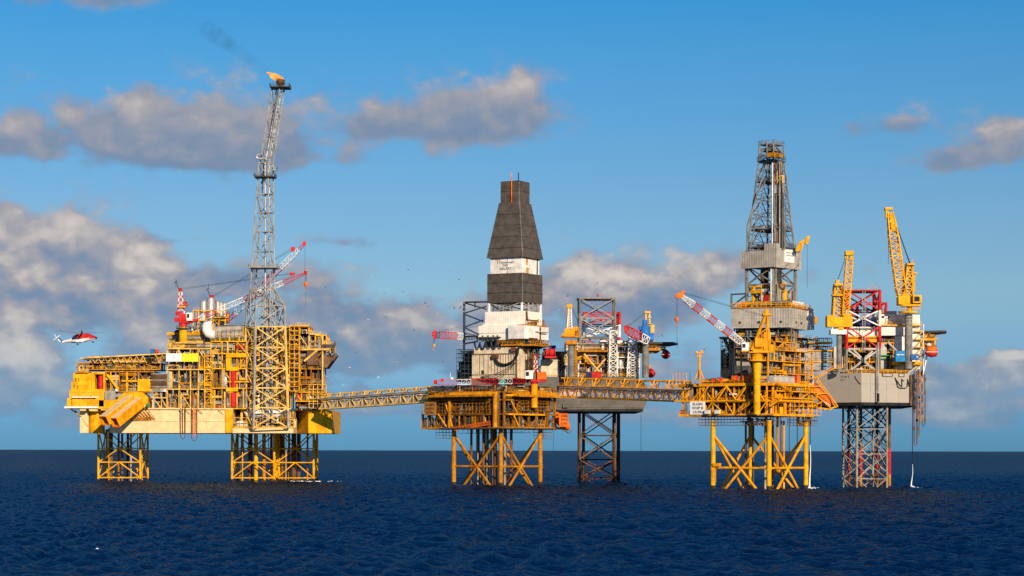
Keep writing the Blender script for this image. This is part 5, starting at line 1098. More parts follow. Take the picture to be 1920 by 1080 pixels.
    m = A(root, 'helideck_truss', GRY, 0)
    for x in (1215, 1230, 1245): m.beam(F.p(x, 643, -6), F.p(1212, 664, -6), .22, 4); m.beam(F.p(x, 643, -16), F.p(1212, 664, -16), .22, 4)
    m.beam(F.p(1216, 663, -6), F.p(1245, 652, -6), .3, 4); m.box(F, 1215, 1250, 652, 654, -14, -5); A(root, 'hanging_rope', BLK, 'g').beam(F.p(1203, 766, -4), F.p(1203, 845, -4), .1, 4)
    flush()
    # two white lattice masts on its deck
    for px, w0, w1, y0, y1, lab in ((1149.5, 16, 12, 620, 708, 'taller white lattice mast on the grey rig deck, left of a shorter tapering one'), (1186, 21, 13, 632, 708, 'shorter tapering white lattice mast on the grey rig deck, near the blue crane')):
        r = thing('lattice_mast', lab, 'mast', (F.p(px, y1).x, Y0 + 2, z(y1)), 'white lattice masts'); m1, m2 = MB(), MB()
        lattice(m1, sq(px, Y0 + 1, w0, 4), z(y1), sq(px, Y0 + 1.5, w1, 3), z(y0), [i / 8 for i in range(9)], .3, .16, 'x', True, 6, m2)
        g = m1.build('chord', WHT, r); m2.build('bracing', WHT, g); m = MB(); m.box(F, px - w1 / 2, px + w1 / 2, y0 - 1.5, y0, -5, -2); m.build('head', WHT, r)
    # drilling tower, corner on
    P = quad_plan(None, 913, 888, 979, 880, 1016.5, 894.5); K = Y0 / FPX; zz = lambda py: H + (HZ - py) * 880 / FPX
    c = sum(P, V((0, 0))) / 4
    r = thing('drilling_derrick', 'tall tapering drilling tower clad in dark brown sheets with a white lettered band', 'derrick', (c.x, c.y, zz(640)))
    def band(m, s0, s1, y0, y1, ov=0): m.prismoid(scaled(P, s0), zz(y1), scaled(P, s1), zz(y0))
    part(r, 'cladding', CLAD, lambda m: band(m, 1.0, 1.0, 511, 566)); part(r, 'cladding', CLAD, lambda m: band(m, 1.03, .585, 376, 481)); part(r, 'cladding', CLAD, lambda m: band(m, .525, .525, 335, 376.3))
    [part(r, 'seam', DARK, lambda m, s=s, y=y: band(m, s, s, y, y + .8)) for s, y in ((1.012, 528), (1.012, 547), (1.035 - .0042 * 18 + .008, 462.5), (1.03 - .445 * 40 / 105 + .008, 441), (1.03 - .445 * 62 / 105 + .008, 419), (1.03 - .445 * 83 / 105 + .008, 398), (.532, 354))]
    part(r, 'corner_trim', GALV, lambda m: [m.beam(V((*(c + (P[1] - c) * s0 * 1.004), zz(y0))), V((*(c + (P[1] - c) * s1 * 1.004), zz(y1))), .09, 4) for s0, s1, y0, y1 in ((1, 1, 566, 511), (1.03, .585, 481, 376), (.525, .525, 376, 335))])
    wb = part(r, 'name_band', WHT, lambda m: band(m, .885, .885, 480.5, 511.5))
    Pw = scaled(P, .885); FW = Fr.__new__(Fr); FW.a = Pw[0]; FW.u = (Pw[1] - Pw[0]).normalized(); FW.n = V((FW.u.y, -FW.u.x)); FW.yr = 880.0; FW.k = 880 / FPX
    FW2 = Fr.__new__(Fr); FW2.a = Pw[1]; FW2.u = (Pw[2] - Pw[1]).normalized(); FW2.n = V((FW2.u.y, -FW2.u.x)); FW2.yr = 880.0; FW2.k = 880 / FPX
    lettering(FW, 'Transocean', 935, 962.5, 487.5, 492, .06, INKB, r); lettering(FW, 'GSF', 941.5, 951, 493.2, 497.4, .06, INK, r); lettering(FW, 'GALAXY I', 936, 962, 499, 504, .06, INK, r)
    m = MB(); m.add([FW.p(x, y, .06) for x, y in ((932.1, 484.5), (933.1, 484.5), (933.3, 491), (931.9, 491))], [(0, 1, 2, 3)]); m.add([FW.p(x, y, .06) for x, y in ((928, 484.2), (931, 483.7), (931, 485.3), (928.6, 485.6))], [(0, 1, 2, 3)]); m.add([FW.p(x, y, .06) for x, y in ((934.4, 483.7), (937.4, 484.2), (936.8, 485.6), (934.4, 485.3))], [(0, 1, 2, 3)]); m.build('emblem', RED, r)
    part(r, 'rust_streak', paint('rust_stain', (.62, .33, .10), rust=.5), lambda m: (m.box(FW2, 985, 989, 481, 495, 0, .04), m.box(FW2, 986, 991, 500, 511, 0, .05)))
    part(r, 'downpipe', BLK, lambda m: (m.box(FW2, 1005.6, 1006.6, 482, 511, 0, .3), m.box(FW, 950.3, 950.8, 482, 511, 0, .1)))
    m1, m2 = MB(), MB(); lattice(m1, scaled(P, .93), zz(586), scaled(P, .93), zz(566), [0, 1], .55, .3, 'x', False, 6, m2); g = m1.build('post', WHT, r); m2.build('post_bracing', GALV, g)
    m = MB(); [m.beam(V((*q, zz(586))), V((*q, zz(566))), .4, 6) for q in [P[0].lerp(P[1], t) + V((0, 1.2)) for t in (.18, .3, .42, .5, .56, .62, .7)]]; m.build('drill_pipe', DGRY, r)
    m = MB(); [m.beam(V((*P[1].lerp(P[2], t), zz(586))), V((*P[1].lerp(P[2], t), zz(566))), .45, 6) for t in (.3, .5, .75)]; m.build('post', GALV, r)
    for px, mt, y0, y1, s, t in ((957.5, ORG, 321, 376, .53, .59), (982, BLK, 320.5, 337, .5, .98)):
        q = scaled(P, s)[0].lerp(scaled(P, s)[1], t) ; m = MB(); m.beam(V((q.x, q.y - .5, zz(y1))), V((q.x, q.y - .5, zz(y0))), .22, 6); m.build('aerial', mt, r)
    # white drill floor house below the tower
    r = thing('drill_floor_house', 'white panelled house under the brown drilling tower, stepped with rust marks', 'drill house', (c.x, c.y, zz(652)))
    FL_, FR_ = Fr(897, 887, 983, 877, 880), Fr(983, 877, 1024, 892, 880)
    part(r, 'wall', WHTC, lambda m: (m.box(FL_, 909, 983, 583.5, 609, -9, 0), m.box(FR_, 983.3, 1017, 583.5, 609, -9, -.3), m.box(FL_, 897.5, 983, 609.2, 637, -10, .4), m.poly(FL_, [(897.5, 612), (909, 605), (909, 612)], -9, .2)))
    part(r, 'wall', WHT, lambda m: (m.box(FR_, 976, 1022, 611, 636, -6, 1.6), m.box(FR_, 984, 1000, 613, 634, 1.6, 2.6)))
    part(r, 'panel_joint', LGRY, lambda m: (m.box(FL_, 898, 975, 623, 624, .4, .55), m.box(FL_, 975, 976.5, 621, 638, .4, .8), m.box(FR_, 992, 1014, 621, 622.5, 2.6, 2.8)))
    part(r, 'rust_pipe', RUSTY, lambda m: (m.box(FR_, 993, 1016, 621.5, 623, 2.65, 2.9), m.box(FR_, 1005, 1006.5, 612, 636, 1.6, 2.0), m.path([FR_.p(985, 584, .5), FR_.p(985, 598, .8), FR_.p(987, 602, .8)], .35, 6)))
    part(r, 'walkway', Y4, lambda m: (m.box(FL_, 945, 983, 646, 649, -8, 3), m.box(FR_, 983, 1022, 646, 649, -8, 4), m.box(FR_, 981, 1020, 609, 611, -3, 1.8), m.box(FR_, 1014, 1023, 608, 617, -3, 1)))
    for FF, a, b in ((FL_, 940, 983), (FR_, 983, 1022)): A(r, 'railing', Y1, a).rail(FF.p(a, 646, 3), FF.p(b, 646, 3)); A(r, 'railing', Y4, (a, 1)).rail(FF.p(a, 641, 2), FF.p(b, 641, 2))
    A(r, 'railing', Y4, 'u').rail(FR_.p(983, 609, 1.7), FR_.p(1020, 609, 1.7))
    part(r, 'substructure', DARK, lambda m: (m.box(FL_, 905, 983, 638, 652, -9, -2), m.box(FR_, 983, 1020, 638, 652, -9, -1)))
    clutter(r, FR_, 984, 1022, 637, 650, -4, 3, rnd, 'df', PAL_R, 1.3); clutter(r, FL_, 940, 983, 637, 650, -3, 2, rnd, 'df', PAL_R, 1.2); clutter(r, FR_, 984, 1018, 597, 611, -.2, 1.2, rnd, 'df2', PAL_R, .5)
    m = MB(); m.stair(FR_.p(1024, 634, -4), FR_.p(1040, 645, -4)); m.build('stair', RED, r)
    part(r, 'hose_rack', DGRY, lambda m: (m.box(FL_, 896, 940, 631, 633, .5, 2.4), [m.box(FL_, x, x + 1, 628, 640, 1, 2) for x in (897, 907, 917, 927, 935)]))
    for i in range(5):
        m = MB(); x = 894 + i * 10.5; pts = [FL_.p(x + t * 11, 641 + 14 * math.sin(math.pi * t), 2.4 + .3 * (i % 2)) for t in [j / 8 for j in range(9)]]; m.path(pts, .42, 7); m.build('festoon_hose', NAVY, r)
    flush()
    # corrugated beige house
    FLm, FRm = Fr(888, 886, 973, 876, 880), Fr(973, 876, 1016, 891, 880)
    r = thing('mud_house', 'big beige corrugated house with vertical rust lines and a thick black hose looped on it', 'machinery house', (c.x, c.y, zz(712)))
    part(r, 'wall', CLADB, lambda m: (m.box(FLm, 888, 972, 664, 709, -12, 1.5), m.box(FRm, 973.2, 988, 664, 710, -10, 1.0), m.box(FLm, 890, 970, 652, 663.7, -12, .8)))
    part(r, 'edge_trim', BRN, lambda m: (m.box(FLm, 888, 972, 663, 664.6, .8, 1.8), m.box(FLm, 888, 970, 702, 703, 1.5, 1.7), m.box(FLm, 970.5, 972.5, 664, 709, 1.4, 1.8)))
    part(r, 'rib', paint('rust_lines', (.22, .11, .05), rust=.4), lambda m: [m.box(FLm, x, x + .7, 665, 702, 1.5, 1.62) for x in (902, 910, 918, 924, 930, 936, 941, 946, 951, 956, 961, 966)])
    part(r, 'door', BLK, lambda m: m.box(FLm, 906, 910, 694, 701, 1.5, 1.65)); part(r, 'winch_box', RUSTY, lambda m: (m.box(FLm, 928, 938, 665, 672, 1.5, 3), m.box(FLm, 963, 969, 652, 660, 1, 2.6)))
    m = MB(); m.path([FLm.p(934, 671, 2.4)] + [FLm.p(955 - 21 * math.cos(a), 671 + 20 * math.sin(a) - (a / math.pi) * 14, 2.4) for a in [i * math.pi / 12 for i in range(1, 13)]] + [FLm.p(978, 650, 2.4)], .5, 8); m.build('looped_hose', BLK, r)
    for i in range(4): A(r, 'sagging_cable', DGRY, i).path([FLm.p(905 + t * 70, 706 - 30 * t + 18 * math.sin(math.pi * t) * (.4 + .2 * i), 2.0) for t in [j / 8 for j in range(9)]], .08, 4)
    clutter(r, FRm, 980, 1012, 652, 710, -4, 2.5, rnd, 'mh', PAL_R, 1.3); clutter(r, FLm, 860, 889, 655, 715, -6, 0, rnd, 'mhl', ([BLK, NAVY, DGRY], [DGRY, BLK], [BLK, NAVY, DARK]), 1.5)
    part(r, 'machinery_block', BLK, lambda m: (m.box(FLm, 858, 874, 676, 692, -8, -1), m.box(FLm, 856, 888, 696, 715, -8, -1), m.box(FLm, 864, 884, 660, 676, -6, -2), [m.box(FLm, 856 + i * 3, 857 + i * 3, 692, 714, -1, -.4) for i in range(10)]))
    scaffold(r, FLm, 858, 888, 654, 715, -1, 1, NAVY, 8, .12, 'dk')
    flush()
    # dark frame left of the tower
    FF = Fr(868, 884, 915, 884); r = thing('windbreak_frame', 'dark navy truss frame standing left of the white drill house', 'steel frame', FF.p(870, 660))
    m1, m2 = MB(), MB(); m1.box(FF, 867.5, 872, 566, 655, -.8, .6); [m1.beam(FF.p(870, y, 0), FF.p(x, y2, 0), .38, 5) for y, x, y2 in ((567, 918, 566), (632, 896, 630), (645, 896, 640))]
    [m2.beam(FF.p(a, b, 0), FF.p(c_, d, 0), .3, 5) for a, b, c_, d in ((870, 568, 912, 580), (912, 574, 872, 587), (872, 590, 906, 603), (906, 600, 872, 613), (872, 615, 898, 628), (890, 568, 890, 577))]
    m1.build('post', NAVY, r); m2.build('bracing', NAVY, r); part(r, 'fitting', GRY, lambda m: [m.box(FF, 868, 871, y, y + 3, .6, .9) for y in (567, 575, 583)])
    F = Fr(840, 882.0); r = thing('pedestal_crane', 'short red and white crane boom with a small yellow hook, beside the navy truss frame', 'crane', F.p(880, 640))
    boom(r, F.p(890, 632), F.p(813, 628), 2.4, 2.6, 14, [NAVY, NAVY, WHT, RED, RED, RED], .14, 2, .2, .85, .6, .55); part(r, 'boom_tip', RED, lambda m: (m.box(F, 812, 818, 620, 635.5, -1.2, 1.2), m.box(F, 809, 812, 623, 626, -.4, .4), m.box(F, 809, 812, 628, 631, -.4, .4)))
    cables(r, [(F.p(822, 621), F.p(898, 606)), (F.p(826, 622), F.p(905, 610))]); hook_line(r, F.p(813.5, 634), F.z(650), Y2, .6)
    # left crane of the rig
    F = Fr(1070, 876.0); r = thing('pedestal_crane', 'white and yellow crane, boom upright, on a grey pedestal near the white drill house', 'crane', F.p(1071, 706))
    part(r, 'pedestal', GRY, lambda m: m.cyl(F, 1071, 642, 706, 6.3, 0, 18)); part(r, 'pedestal_ladder_cage', Y4, lambda m: (m.box(F, 1077, 1081, 648, 700, -1, 1), [m.box(F, 1076, 1082, y, y + 1, -1.2, 1.2) for y in range(650, 700, 6)]))
    part(r, 'ring_walkway', Y4, lambda m: (m.box(F, 1052, 1086, 630, 633, -3, 3), m.box(F, 1060, 1082, 638, 646, -2.5, 2.5), m.rail(F.p(1052, 630, 3), F.p(1086, 630, 3)))); part(r, 'slewing_house', Y2, lambda m: (m.box(F, 1058, 1080, 616, 630, -2, 1.4), m.box(F, 1074, 1085, 612, 630, -2, -1), m.box(F, 1053, 1058, 626, 631, 0, 3)))
    part(r, 'boom_section', WHT, lambda m: ([m.beam(F.p(1067 + s * 5, 622, n), F.p(1068 + s * 2.2, 578, n * .5), .3, 5) for s in (-1, 1) for n in (-1, 1)], [m.beam(F.p(1062.5 + i * .5, 622 - i * 5, 1), F.p(1072 - i * .5, 617 - i * 5, 1), .14, 4) for i in range(8)]))
    part(r, 'gantry', Y1, lambda m: [m.beam(F.p(1062 + s, 620, 0), F.p(1064 + s, 575, 0), .3, 5) for s in (0, 3)]); part(r, 'boom_tip', Y1, lambda m: (m.box(F, 1062.5, 1072.5, 571, 577, -1, 1), m.cyl(F, 1068, 569, 571, 2, 0)))
    cables(r, [(F.p(1072, 574), F.p(1085, 606)), (F.p(1072, 575), F.p(1086, 612))]); clutter(r, F, 1073, 1086, 612, 630, -2, 2, rnd, 'gc', PAL_B, .8)
    # blue crane
    F = Fr(1205, 880.0); r = thing('pedestal_crane', 'blue bodied crane with a short red and white boom, on a dark grey pedestal', 'crane', F.p(1211, 706))
    part(r, 'pedestal', GRY, lambda m: m.cyl(F, 1210, 645, 708, 6.3, 0, 18)); part(r, 'slewing_house', BLU, lambda m: (m.cyl(F, 1209, 612, 636, 9.5, 0, 16, 10.5), m.cyl(F, 1208.5, 599, 612, 5, 0, 14, 4), m.box(F, 1197, 1203, 611, 618, -1, 1.5), m.box(F, 1217, 1226, 624, 638, -2, 1))); part(r, 'engine_deck', DBLU, lambda m: m.cyl(F, 1209, 635, 640, 12, 0, 16))
    part(r, 'gantry', Y3, lambda m: (m.beam(F.p(1211, 610), F.p(1210, 584), .5, 5), m.beam(F.p(1218, 630), F.p(1217, 584), .45, 5), m.box(F, 1208, 1219, 583, 587, -1, 1), [m.box(F, 1214, 1221, y, y + 1.2, -1, 1) for y in (594, 606, 618)], m.box(F, 1220, 1227, 608, 640, -2, -1.4))); part(r, 'gantry_lamp', RED, lambda m: m.cyl(F, 1216, 580, 583, 1.2, 0, 8))
    boom(r, F.p(1215, 640, 2), F.p(1172, 617, 2), 3.0, 3.2, 9, [WHT, RED, RED], .25, 3, .1, .8, .7, .6); part(r, 'boom_tip', RED, lambda m: m.poly(F, [(1168, 612), (1175, 609), (1180, 616), (1172, 624)], .8, 3.2)); cables(r, [(F.p(1176, 611, 2), F.p(1209, 585)), (F.p(1178, 612, 2), F.p(1211, 586))])
    # red drum winch, containers, lifeboats
    for n_, x0, x1, y0, y1, mt, lab in (('cargo_container', 1109, 1128, 697, 707.5, RED, 'red container on the grey rig deck just above the right footbridge'), ('cargo_container', 1099, 1108, 697.5, 707.5, DBLU, 'dark blue container left against the red one above the right footbridge'), ('cargo_container', 1030, 1042, 648, 654, DBLU, 'dark blue container high right of the white drill house')):
        F = Fr(1110, 883.0); r = thing(n_, lab, 'container', F.p(x0, y1)); part(r, 'body', mt, lambda m: (m.box(F, x0, x1, y0, y1, -2.5, 0), [m.box(F, x0 + i * 1.6 + .4, x0 + i * 1.6 + 1.1, y0 + 1, y1 - 1, 0, .1) for i in range(int((x1 - x0) / 1.6))])); part(r, 'corner_frame', DGRY, lambda m: (m.box(F, x0 - .3, x1 + .3, y0 - .5, y0, -2.6, .15), m.box(F, x0 - .3, x1 + .3, y1, y1 + .5, -2.6, .15)))
    F = Fr(1030, 880.0); r = thing('drum_winch', 'big red winch on the grey rig between the mud house and the upright crane', 'winch', F.p(1030, 668)); part(r, 'drum', RED, lambda m: (m.beam(F.p(1024, 661, -1), F.p(1040, 661, -1), 1.5, 14), [m.beam(F.p(x, 661, -1), F.p(x + 1, 661, -1), 2.1, 14) for x in (1023, 1031, 1040)])); part(r, 'frame', RED, lambda m: (m.box(F, 1021, 1043, 668, 671, -3, 1), m.box(F, 1026, 1029, 653, 660, -1, .5)))
    for x, y, rr, n, lab in ((1251, 663, 8.5, -8, 'red enclosed lifeboat hanging under the grey rig helideck'), (1224, 698, 8.5, -12, 'dark red enclosed lifeboat hung low on the end of the dark grey hull')):
        F = Fr(1240, 885.0); r = thing('lifeboat', lab, 'lifeboat', F.p(x, y + 9, n), 'lifeboats on the grey rig'); part(r, 'hull', RED, lambda m: m.lathe(F.p(x, y, n + 4), F.p(x, y, n - 5), [(0, .3), (.1, 1.2), (.3, 1.75), (.7, 1.75), (.9, 1.2), (1, .3)], 14)); part(r, 'canopy', ORG if y < 690 else RED, lambda m: m.lathe(F.p(x - 1, y - 4, n + 2), F.p(x - 1, y - 4, n - 3), [(0, .5), (.2, 1.3), (.8, 1.3), (1, .5)], 12)); part(r, 'gunwale', WHT if y < 690 else BLK, lambda m: m.box(F, x - 8, x + 8, y - .4, y + .6, n - 4, n + 3.2)); part(r, 'davit', Y2, lambda m: (m.beam(F.p(x, y - 4, n), F.p(x - 4, y - 14, n), .22, 5), m.beam(F.p(x - 12, y - 14, n), F.p(x, y - 14, n), .3, 5)))
    flush()
build_galaxy()

# ================================================================ the jack-up rig at the far right
def build_prospector():
    Y0 = 812.0; F = Fr(1600, Y0); z = F.z; rnd = random.Random(71)
    root = thing('jackup_rig', 'pale grey hulled jack-up rig with an open grey derrick and two tall yellow cranes', 'drilling rig', (F.p(1600, 913).x, Y0 + 20, 0))
    HL, HR = Fr(1480, 820, 1615, 800, 800), Fr(1615, 800, 1706, 808, 800); g = lambda px, Y: V(((px - 960) * Y / FPX, Y))
    plan = [g(1400, 832), g(1615, 800), g(1706, 808), g(1716, 830), g(1690, 870), g(1400, 870)]
    part(root, 'hull', HULLG, lambda m: m.prismoid(plan, HL.z(753), plan, HL.z(698)))
    pl2 = [p + (p - V((sum(q.x for q in plan) / 6, sum(q.y for q in plan) / 6))) * -.012 for p in plan]
    part(root, 'hull_bottom', BLK, lambda m: m.prismoid(pl2, HL.z(758.5), pl2, HL.z(753.2)))
    part(root, 'plate_seam', GRY, lambda m: ([m.box(HL, x, x + .35, 699, 752.5, .0, .03) for x in (1560, 1592)], [m.box(HR, x, x + .35, 699, 752.5, .0, .03) for x in (1632, 1662, 1684)], m.box(HR, 1616, 1706, 718, 718.3, 0, .03), m.box(HL, 1545, 1614, 718, 718.3, 0, .03)))
    part(root, 'hull_fender', BRN, lambda m: m.beam(V((*g(1707.5, 807.5), HL.z(758))), V((*g(1707.5, 807.5), HL.z(700))), .45, 6))
    lettering(HL, 'PROSPECTOR 5', 1553, 1592, 702.5, 706.8, .05, INK, root); lettering(HL, 'PORT VILA', 1558, 1584, 708.5, 711.8, .05, INK, root); lettering(HL, '9669677', 1563, 1578, 713.6, 715.2, .05, INK, root)
    m = MB(); m.path([HL.p(1603, 703, .1), HL.p(1605, 708, .1), HL.p(1609, 714, .1), HL.p(1614, 719, .1)], .16, 5); m.build('draught_curve', BRN, root)
    m = MB()
    for pts in ([(1677, 705), (1680, 714), (1682, 723), (1686, 725.5), (1697, 725.5), (1700, 722), (1701, 708)], [(1678, 708), (1687, 721), (1689, 722)], [(1690, 707), (1690, 724)], [(1689, 711), (1694, 711)], [(1701, 709), (1704, 721), (1700, 721)]): m.path([HR.p(x, y, .35) for x, y in pts], .16, 5)
    m.build('anchor_rack', BLK, root)
    part(root, 'fairlead_recess', RUSTY, lambda m: (m.box(HR, 1653, 1673, 698, 704, .05, .3), m.box(HR, 1684, 1695, 698, 704, .05, .3)))
    part(root, 'fairlead', LGRY, lambda m: (m.box(HR, 1655, 1671, 699, 703, .3, .36), m.box(HR, 1685.5, 1693.5, 699, 703, .3, .36)))
    part(root, 'dump_pipe', GALV, lambda m: (m.beam(HR.p(1643.5, 752, .9), HR.p(1643.5, 640, .9), .42, 8, smooth=True), m.beam(HR.p(1640.8, 752, .7), HR.p(1640.8, 645, .7), .2, 6)))
    part(root, 'dump_pipe', BLK, lambda m: m.beam(HR.p(1643.5, 752, 1.0), HR.p(1643.5, 736, 1.0), .5, 8))
    A(root, 'railing', Y1, 'hl').rail(HL.p(1500, 698, -.2), HL.p(1615, 698, -.2), 1.3, .09); A(root, 'railing', Y1, 'hr').rail(HR.p(1615, 698, -.2), HR.p(1706, 698, -.2), 1.3, .09)
    clutter(root, HL, 1545, 1614, 686, 698, -6, -.6, rnd, 'dk', PAL_B, 1.0); clutter(root, HR, 1616, 1704, 688, 698, -6, -.6, rnd, 'dk', PAL_B, 1.0)
    # legs
    P1 = sq(1627, 806, 61, 13, .25); P2 = sq(1634, 842, 58, 12, .25)
    xleg(root, P1, -6, z(757), 10, .45, .2, TAN, TAN); xleg(root, P2, -6, z(757), 11, .6, .26, RED, RED, [(z(890), Y4, RUSTY), (z(840), RED, GALV), (1e9, BRN, DGRY)])
    xleg(root, sq(1618, 812, 62, 13), z(652), z(543), 10.5, .62, .34, WHT, WHT, [(z(610), RED, RED), (z(580), WHT, WHT), (1e9, RED, RED)]); xleg(root, sq(1634, 842, 54, 12), z(650), z(556), 11, .55, .28, RED, RED)
    xleg(root, sq(1618, 812, 62, 13), z(698), z(653), 8, .5, .4, GRY, LGRY)
    A(root, 'leg_platform', GALV, 0).box(F, 1590, 1650, 541, 543, -12, -1); A(root, 'railing', GALV, 'lt').rail(F.p(1628, 541, -1), F.p(1650, 541, -1), 2.0, .1, 1.0)
    m = MB(); m.ladder(F.p(1618, 660, 1.5), F.p(1618, 545, 1.5), 1.0, .12); m.build('ladder', GALV, root)
    # accommodation and deck
    part(root, 'accommodation_block', WHT, lambda m: (m.box(F, 1652, 1706, 587, 607.5, -24, -3), m.box(F, 1650, 1706, 608, 627, -24, -2), m.box(F, 1680, 1728, 628, 690, -26, -3), m.box(F, 1706, 1727, 588, 627.6, -26, -3), m.box(F, 1668, 1686, 580, 586.7, -14, -6)))
    part(root, 'accommodation_block', WHT, lambda m: (m.box(F, 1590, 1649, 610.5, 629, -22, -2.5),)); part(root, 'accommodation_block', DBLU, lambda m: m.box(F, 1596, 1640, 596, 610, -20, -5))
    A(root, 'window', GLASS, 'p1').box(F, 1655, 1660, 590, 594, -3, -2.9); A(root, 'window', GLASS, 'p2').box(F, 1667, 1670, 590, 597, -3, -2.9)
    for x in (1600, 1612, 1624, 1634): A(root, 'window', GLASS, x).box(F, x, x + 2.4, 616, 618.5, -2.5, -2.4)
    part(root, 'walkway', Y1, lambda m: (m.box(F, 1650, 1728, 607, 609, -6, -.8), m.box(F, 1586, 1650, 634, 640, -12, -1), m.box(F, 1586, 1650, 629.5, 631, -12, -1)))
    for x0, x1, y in ((1650, 1728, 607), (1652, 1706, 587), (1586, 1650, 634), (1690, 1728, 580)): A(root, 'railing', Y1, (x0, y)).rail(F.p(x0, y, -1 if y > 600 else -3), F.p(x1, y, -1 if y > 600 else -3), 1.2, .08)
    part(root, 'bulwark', RED, lambda m: m.box(F, 1588, 1650, 630, 634, -4, -1.5))
    module(root, F, 1586, 1678, [640, 658, 676, 698], 20, Y2, PAL_G, 72, 22, 1.3, -2.5, Y1, DARK, 10, .2, .7, 1.6)
    part(root, 'deckhouse', LGRY, lambda m: (m.box(F, 1646, 1664, 642, 690, -9, -2), m.box(F, 1566, 1586, 648, 690, -12, -4)))
    part(root, 'machinery_panel', GRN, lambda m: (m.box(F, 1646, 1668, 664, 666, -2, -1), m.box(F, 1646, 1668, 670, 672, -2, -1)))
    for a, b in (((1600, 655), (1634, 690)), ((1636, 657), (1602, 688)), ((1664, 640), (1684, 660)), ((1700, 700), (1724, 682))): A(root, 'brace', LGRY, a).beam(F.p(*a, 0), F.p(*b, 0), .42, 6)
    part(root, 'platform', Y1, lambda m: (m.box(F, 1672, 1726, 677, 681, -10, 2), m.box(F, 1672, 1726, 681, 683, -9, 1.6)))
    A(root, 'railing', Y1, 'cargo').rail(F.p(1672, 677, 1.9), F.p(1726, 677, 1.9))
    for i in range(5): part(root, 'stair_landing', Y3, lambda m: (m.box(F, 1717, 1732, 618 + i * 15, 620 + i * 15, -6, -1), m.rail(F.p(1717, 618 + i * 15, -1), F.p(1732, 618 + i * 15, -1)), m.beam(F.p(1718, 633 + i * 15, -1.2), F.p(1731, 619 + i * 15, -1.2), .25, 4)))
    part(root, 'stair_post', WHT, lambda m: m.box(F, 1731.5, 1733, 606, 696, -2, -1)); A(root, 'brace', WHT, 'sp').beam(F.p(1732, 700, -1.5), F.p(1740, 662, -1.5), .3, 5)
    part(root, 'helideck', DGRY, lambda m: m.prismoid([F.plan(1733, -4), F.plan(1772, -1), F.plan(1785, -12), F.plan(1772, -24), F.plan(1733, -26)], z(621), [F.plan(1733, -4), F.plan(1774, -1), F.plan(1787, -12), F.plan(1774, -24), F.plan(1733, -26)], z(617.5)))
    m = A(root, 'helideck_truss', Y2, 0)
    for i in range(8): m.beam(F.p(1733 + i * 5, 634 - i * 1.6, -4), F.p(1738 + i * 5, 622, -4), .2, 4); m.beam(F.p(1738 + i * 5, 632.5 - i * 1.6, -4), F.p(1738 + i * 5, 622, -4), .2, 4)
    m.box(F, 1734, 1762, 632, 634, -8, -3); clutter(root, F, 1732, 1758, 622, 648, -8, -3, rnd, 'hd', PAL_B, 1.6); module(root, F, 1732, 1756, [634, 648], 10, Y2, PAL_B, 73, 8, 1.2, -3, Y1)
    part(root, 'satellite_dome', WHT, lambda m: m.lathe(F.p(1743, 647, -2), F.p(1743, 641, -2), [(0, .6), (.3, 1.0), (.7, .8), (1, .15)], 10))
    scaffold(root, F, 1732, 1757, 654, 662, -5, -2, Y2, 7, .1, 'lbp', Y2)
    # structure under the derrick: grey walls and scaffolds
    DL, DR = Fr(1371, 813, 1483, 805, 805), Fr(1483, 805, 1524, 827, 805)
    part(root, 'substructure', CLADG, lambda m: (m.box(DL, 1376, 1400, 650, 700, -12, -3), m.box(DL, 1470, 1483, 640, 690, -14, -3), m.box(DR, 1486, 1515, 636, 660, -14, -4), m.box(F, 1480, 1545, 652, 692, -18, -2)))
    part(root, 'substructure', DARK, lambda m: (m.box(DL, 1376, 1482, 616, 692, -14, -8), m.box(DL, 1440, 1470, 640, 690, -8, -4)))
    module(root, DL, 1374, 1482, [613, 628, 648, 668], 8, GRY, PAL_G, 74, 20, 1.4, -1, GRY, None, 0, .3, .8, 1.2)
    module(root, DR, 1483, 1540, [628, 648, 668, 688], 9, Y4, PAL_G, 75, 14, 1.3, -1, Y1, None, 0, .3, .8, 1.2)
    scaffold(root, F, 1530, 1560, 632, 692, -8, -2, GALV, 8, .12, 'sc', Y4); scaffold(root, DR, 1520, 1556, 640, 668, -6, 0, Y1, 9, .13, 'sy', Y1)
    for y in (640, 655, 676): part(root, 'walkway', Y1, lambda m: (m.box(F, 1516, 1562, y, y + 2, -10, -1.5), m.rail(F.p(1516, y, -1.6), F.p(1562, y, -1.6))))
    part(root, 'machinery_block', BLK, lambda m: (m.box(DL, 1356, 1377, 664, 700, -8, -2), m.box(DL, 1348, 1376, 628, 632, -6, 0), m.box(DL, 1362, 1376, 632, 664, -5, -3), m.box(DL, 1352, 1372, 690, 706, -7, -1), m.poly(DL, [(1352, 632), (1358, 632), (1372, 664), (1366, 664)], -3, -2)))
    scaffold(root, DL, 1350, 1376, 630, 700, -3, -1, BLK, 8, .14, 'bl'); clutter(root, DL, 1350, 1376, 650, 704, -4, 0, rnd, 'bl', ([BLK, NAVY], [BLK, DGRY], [BLK, NAVY, DARK]), 1.4)
    part(root, 'storage_tank', DGRY, lambda m: m.box(DL, 1362, 1400, 683, 702, -10, -1.4))
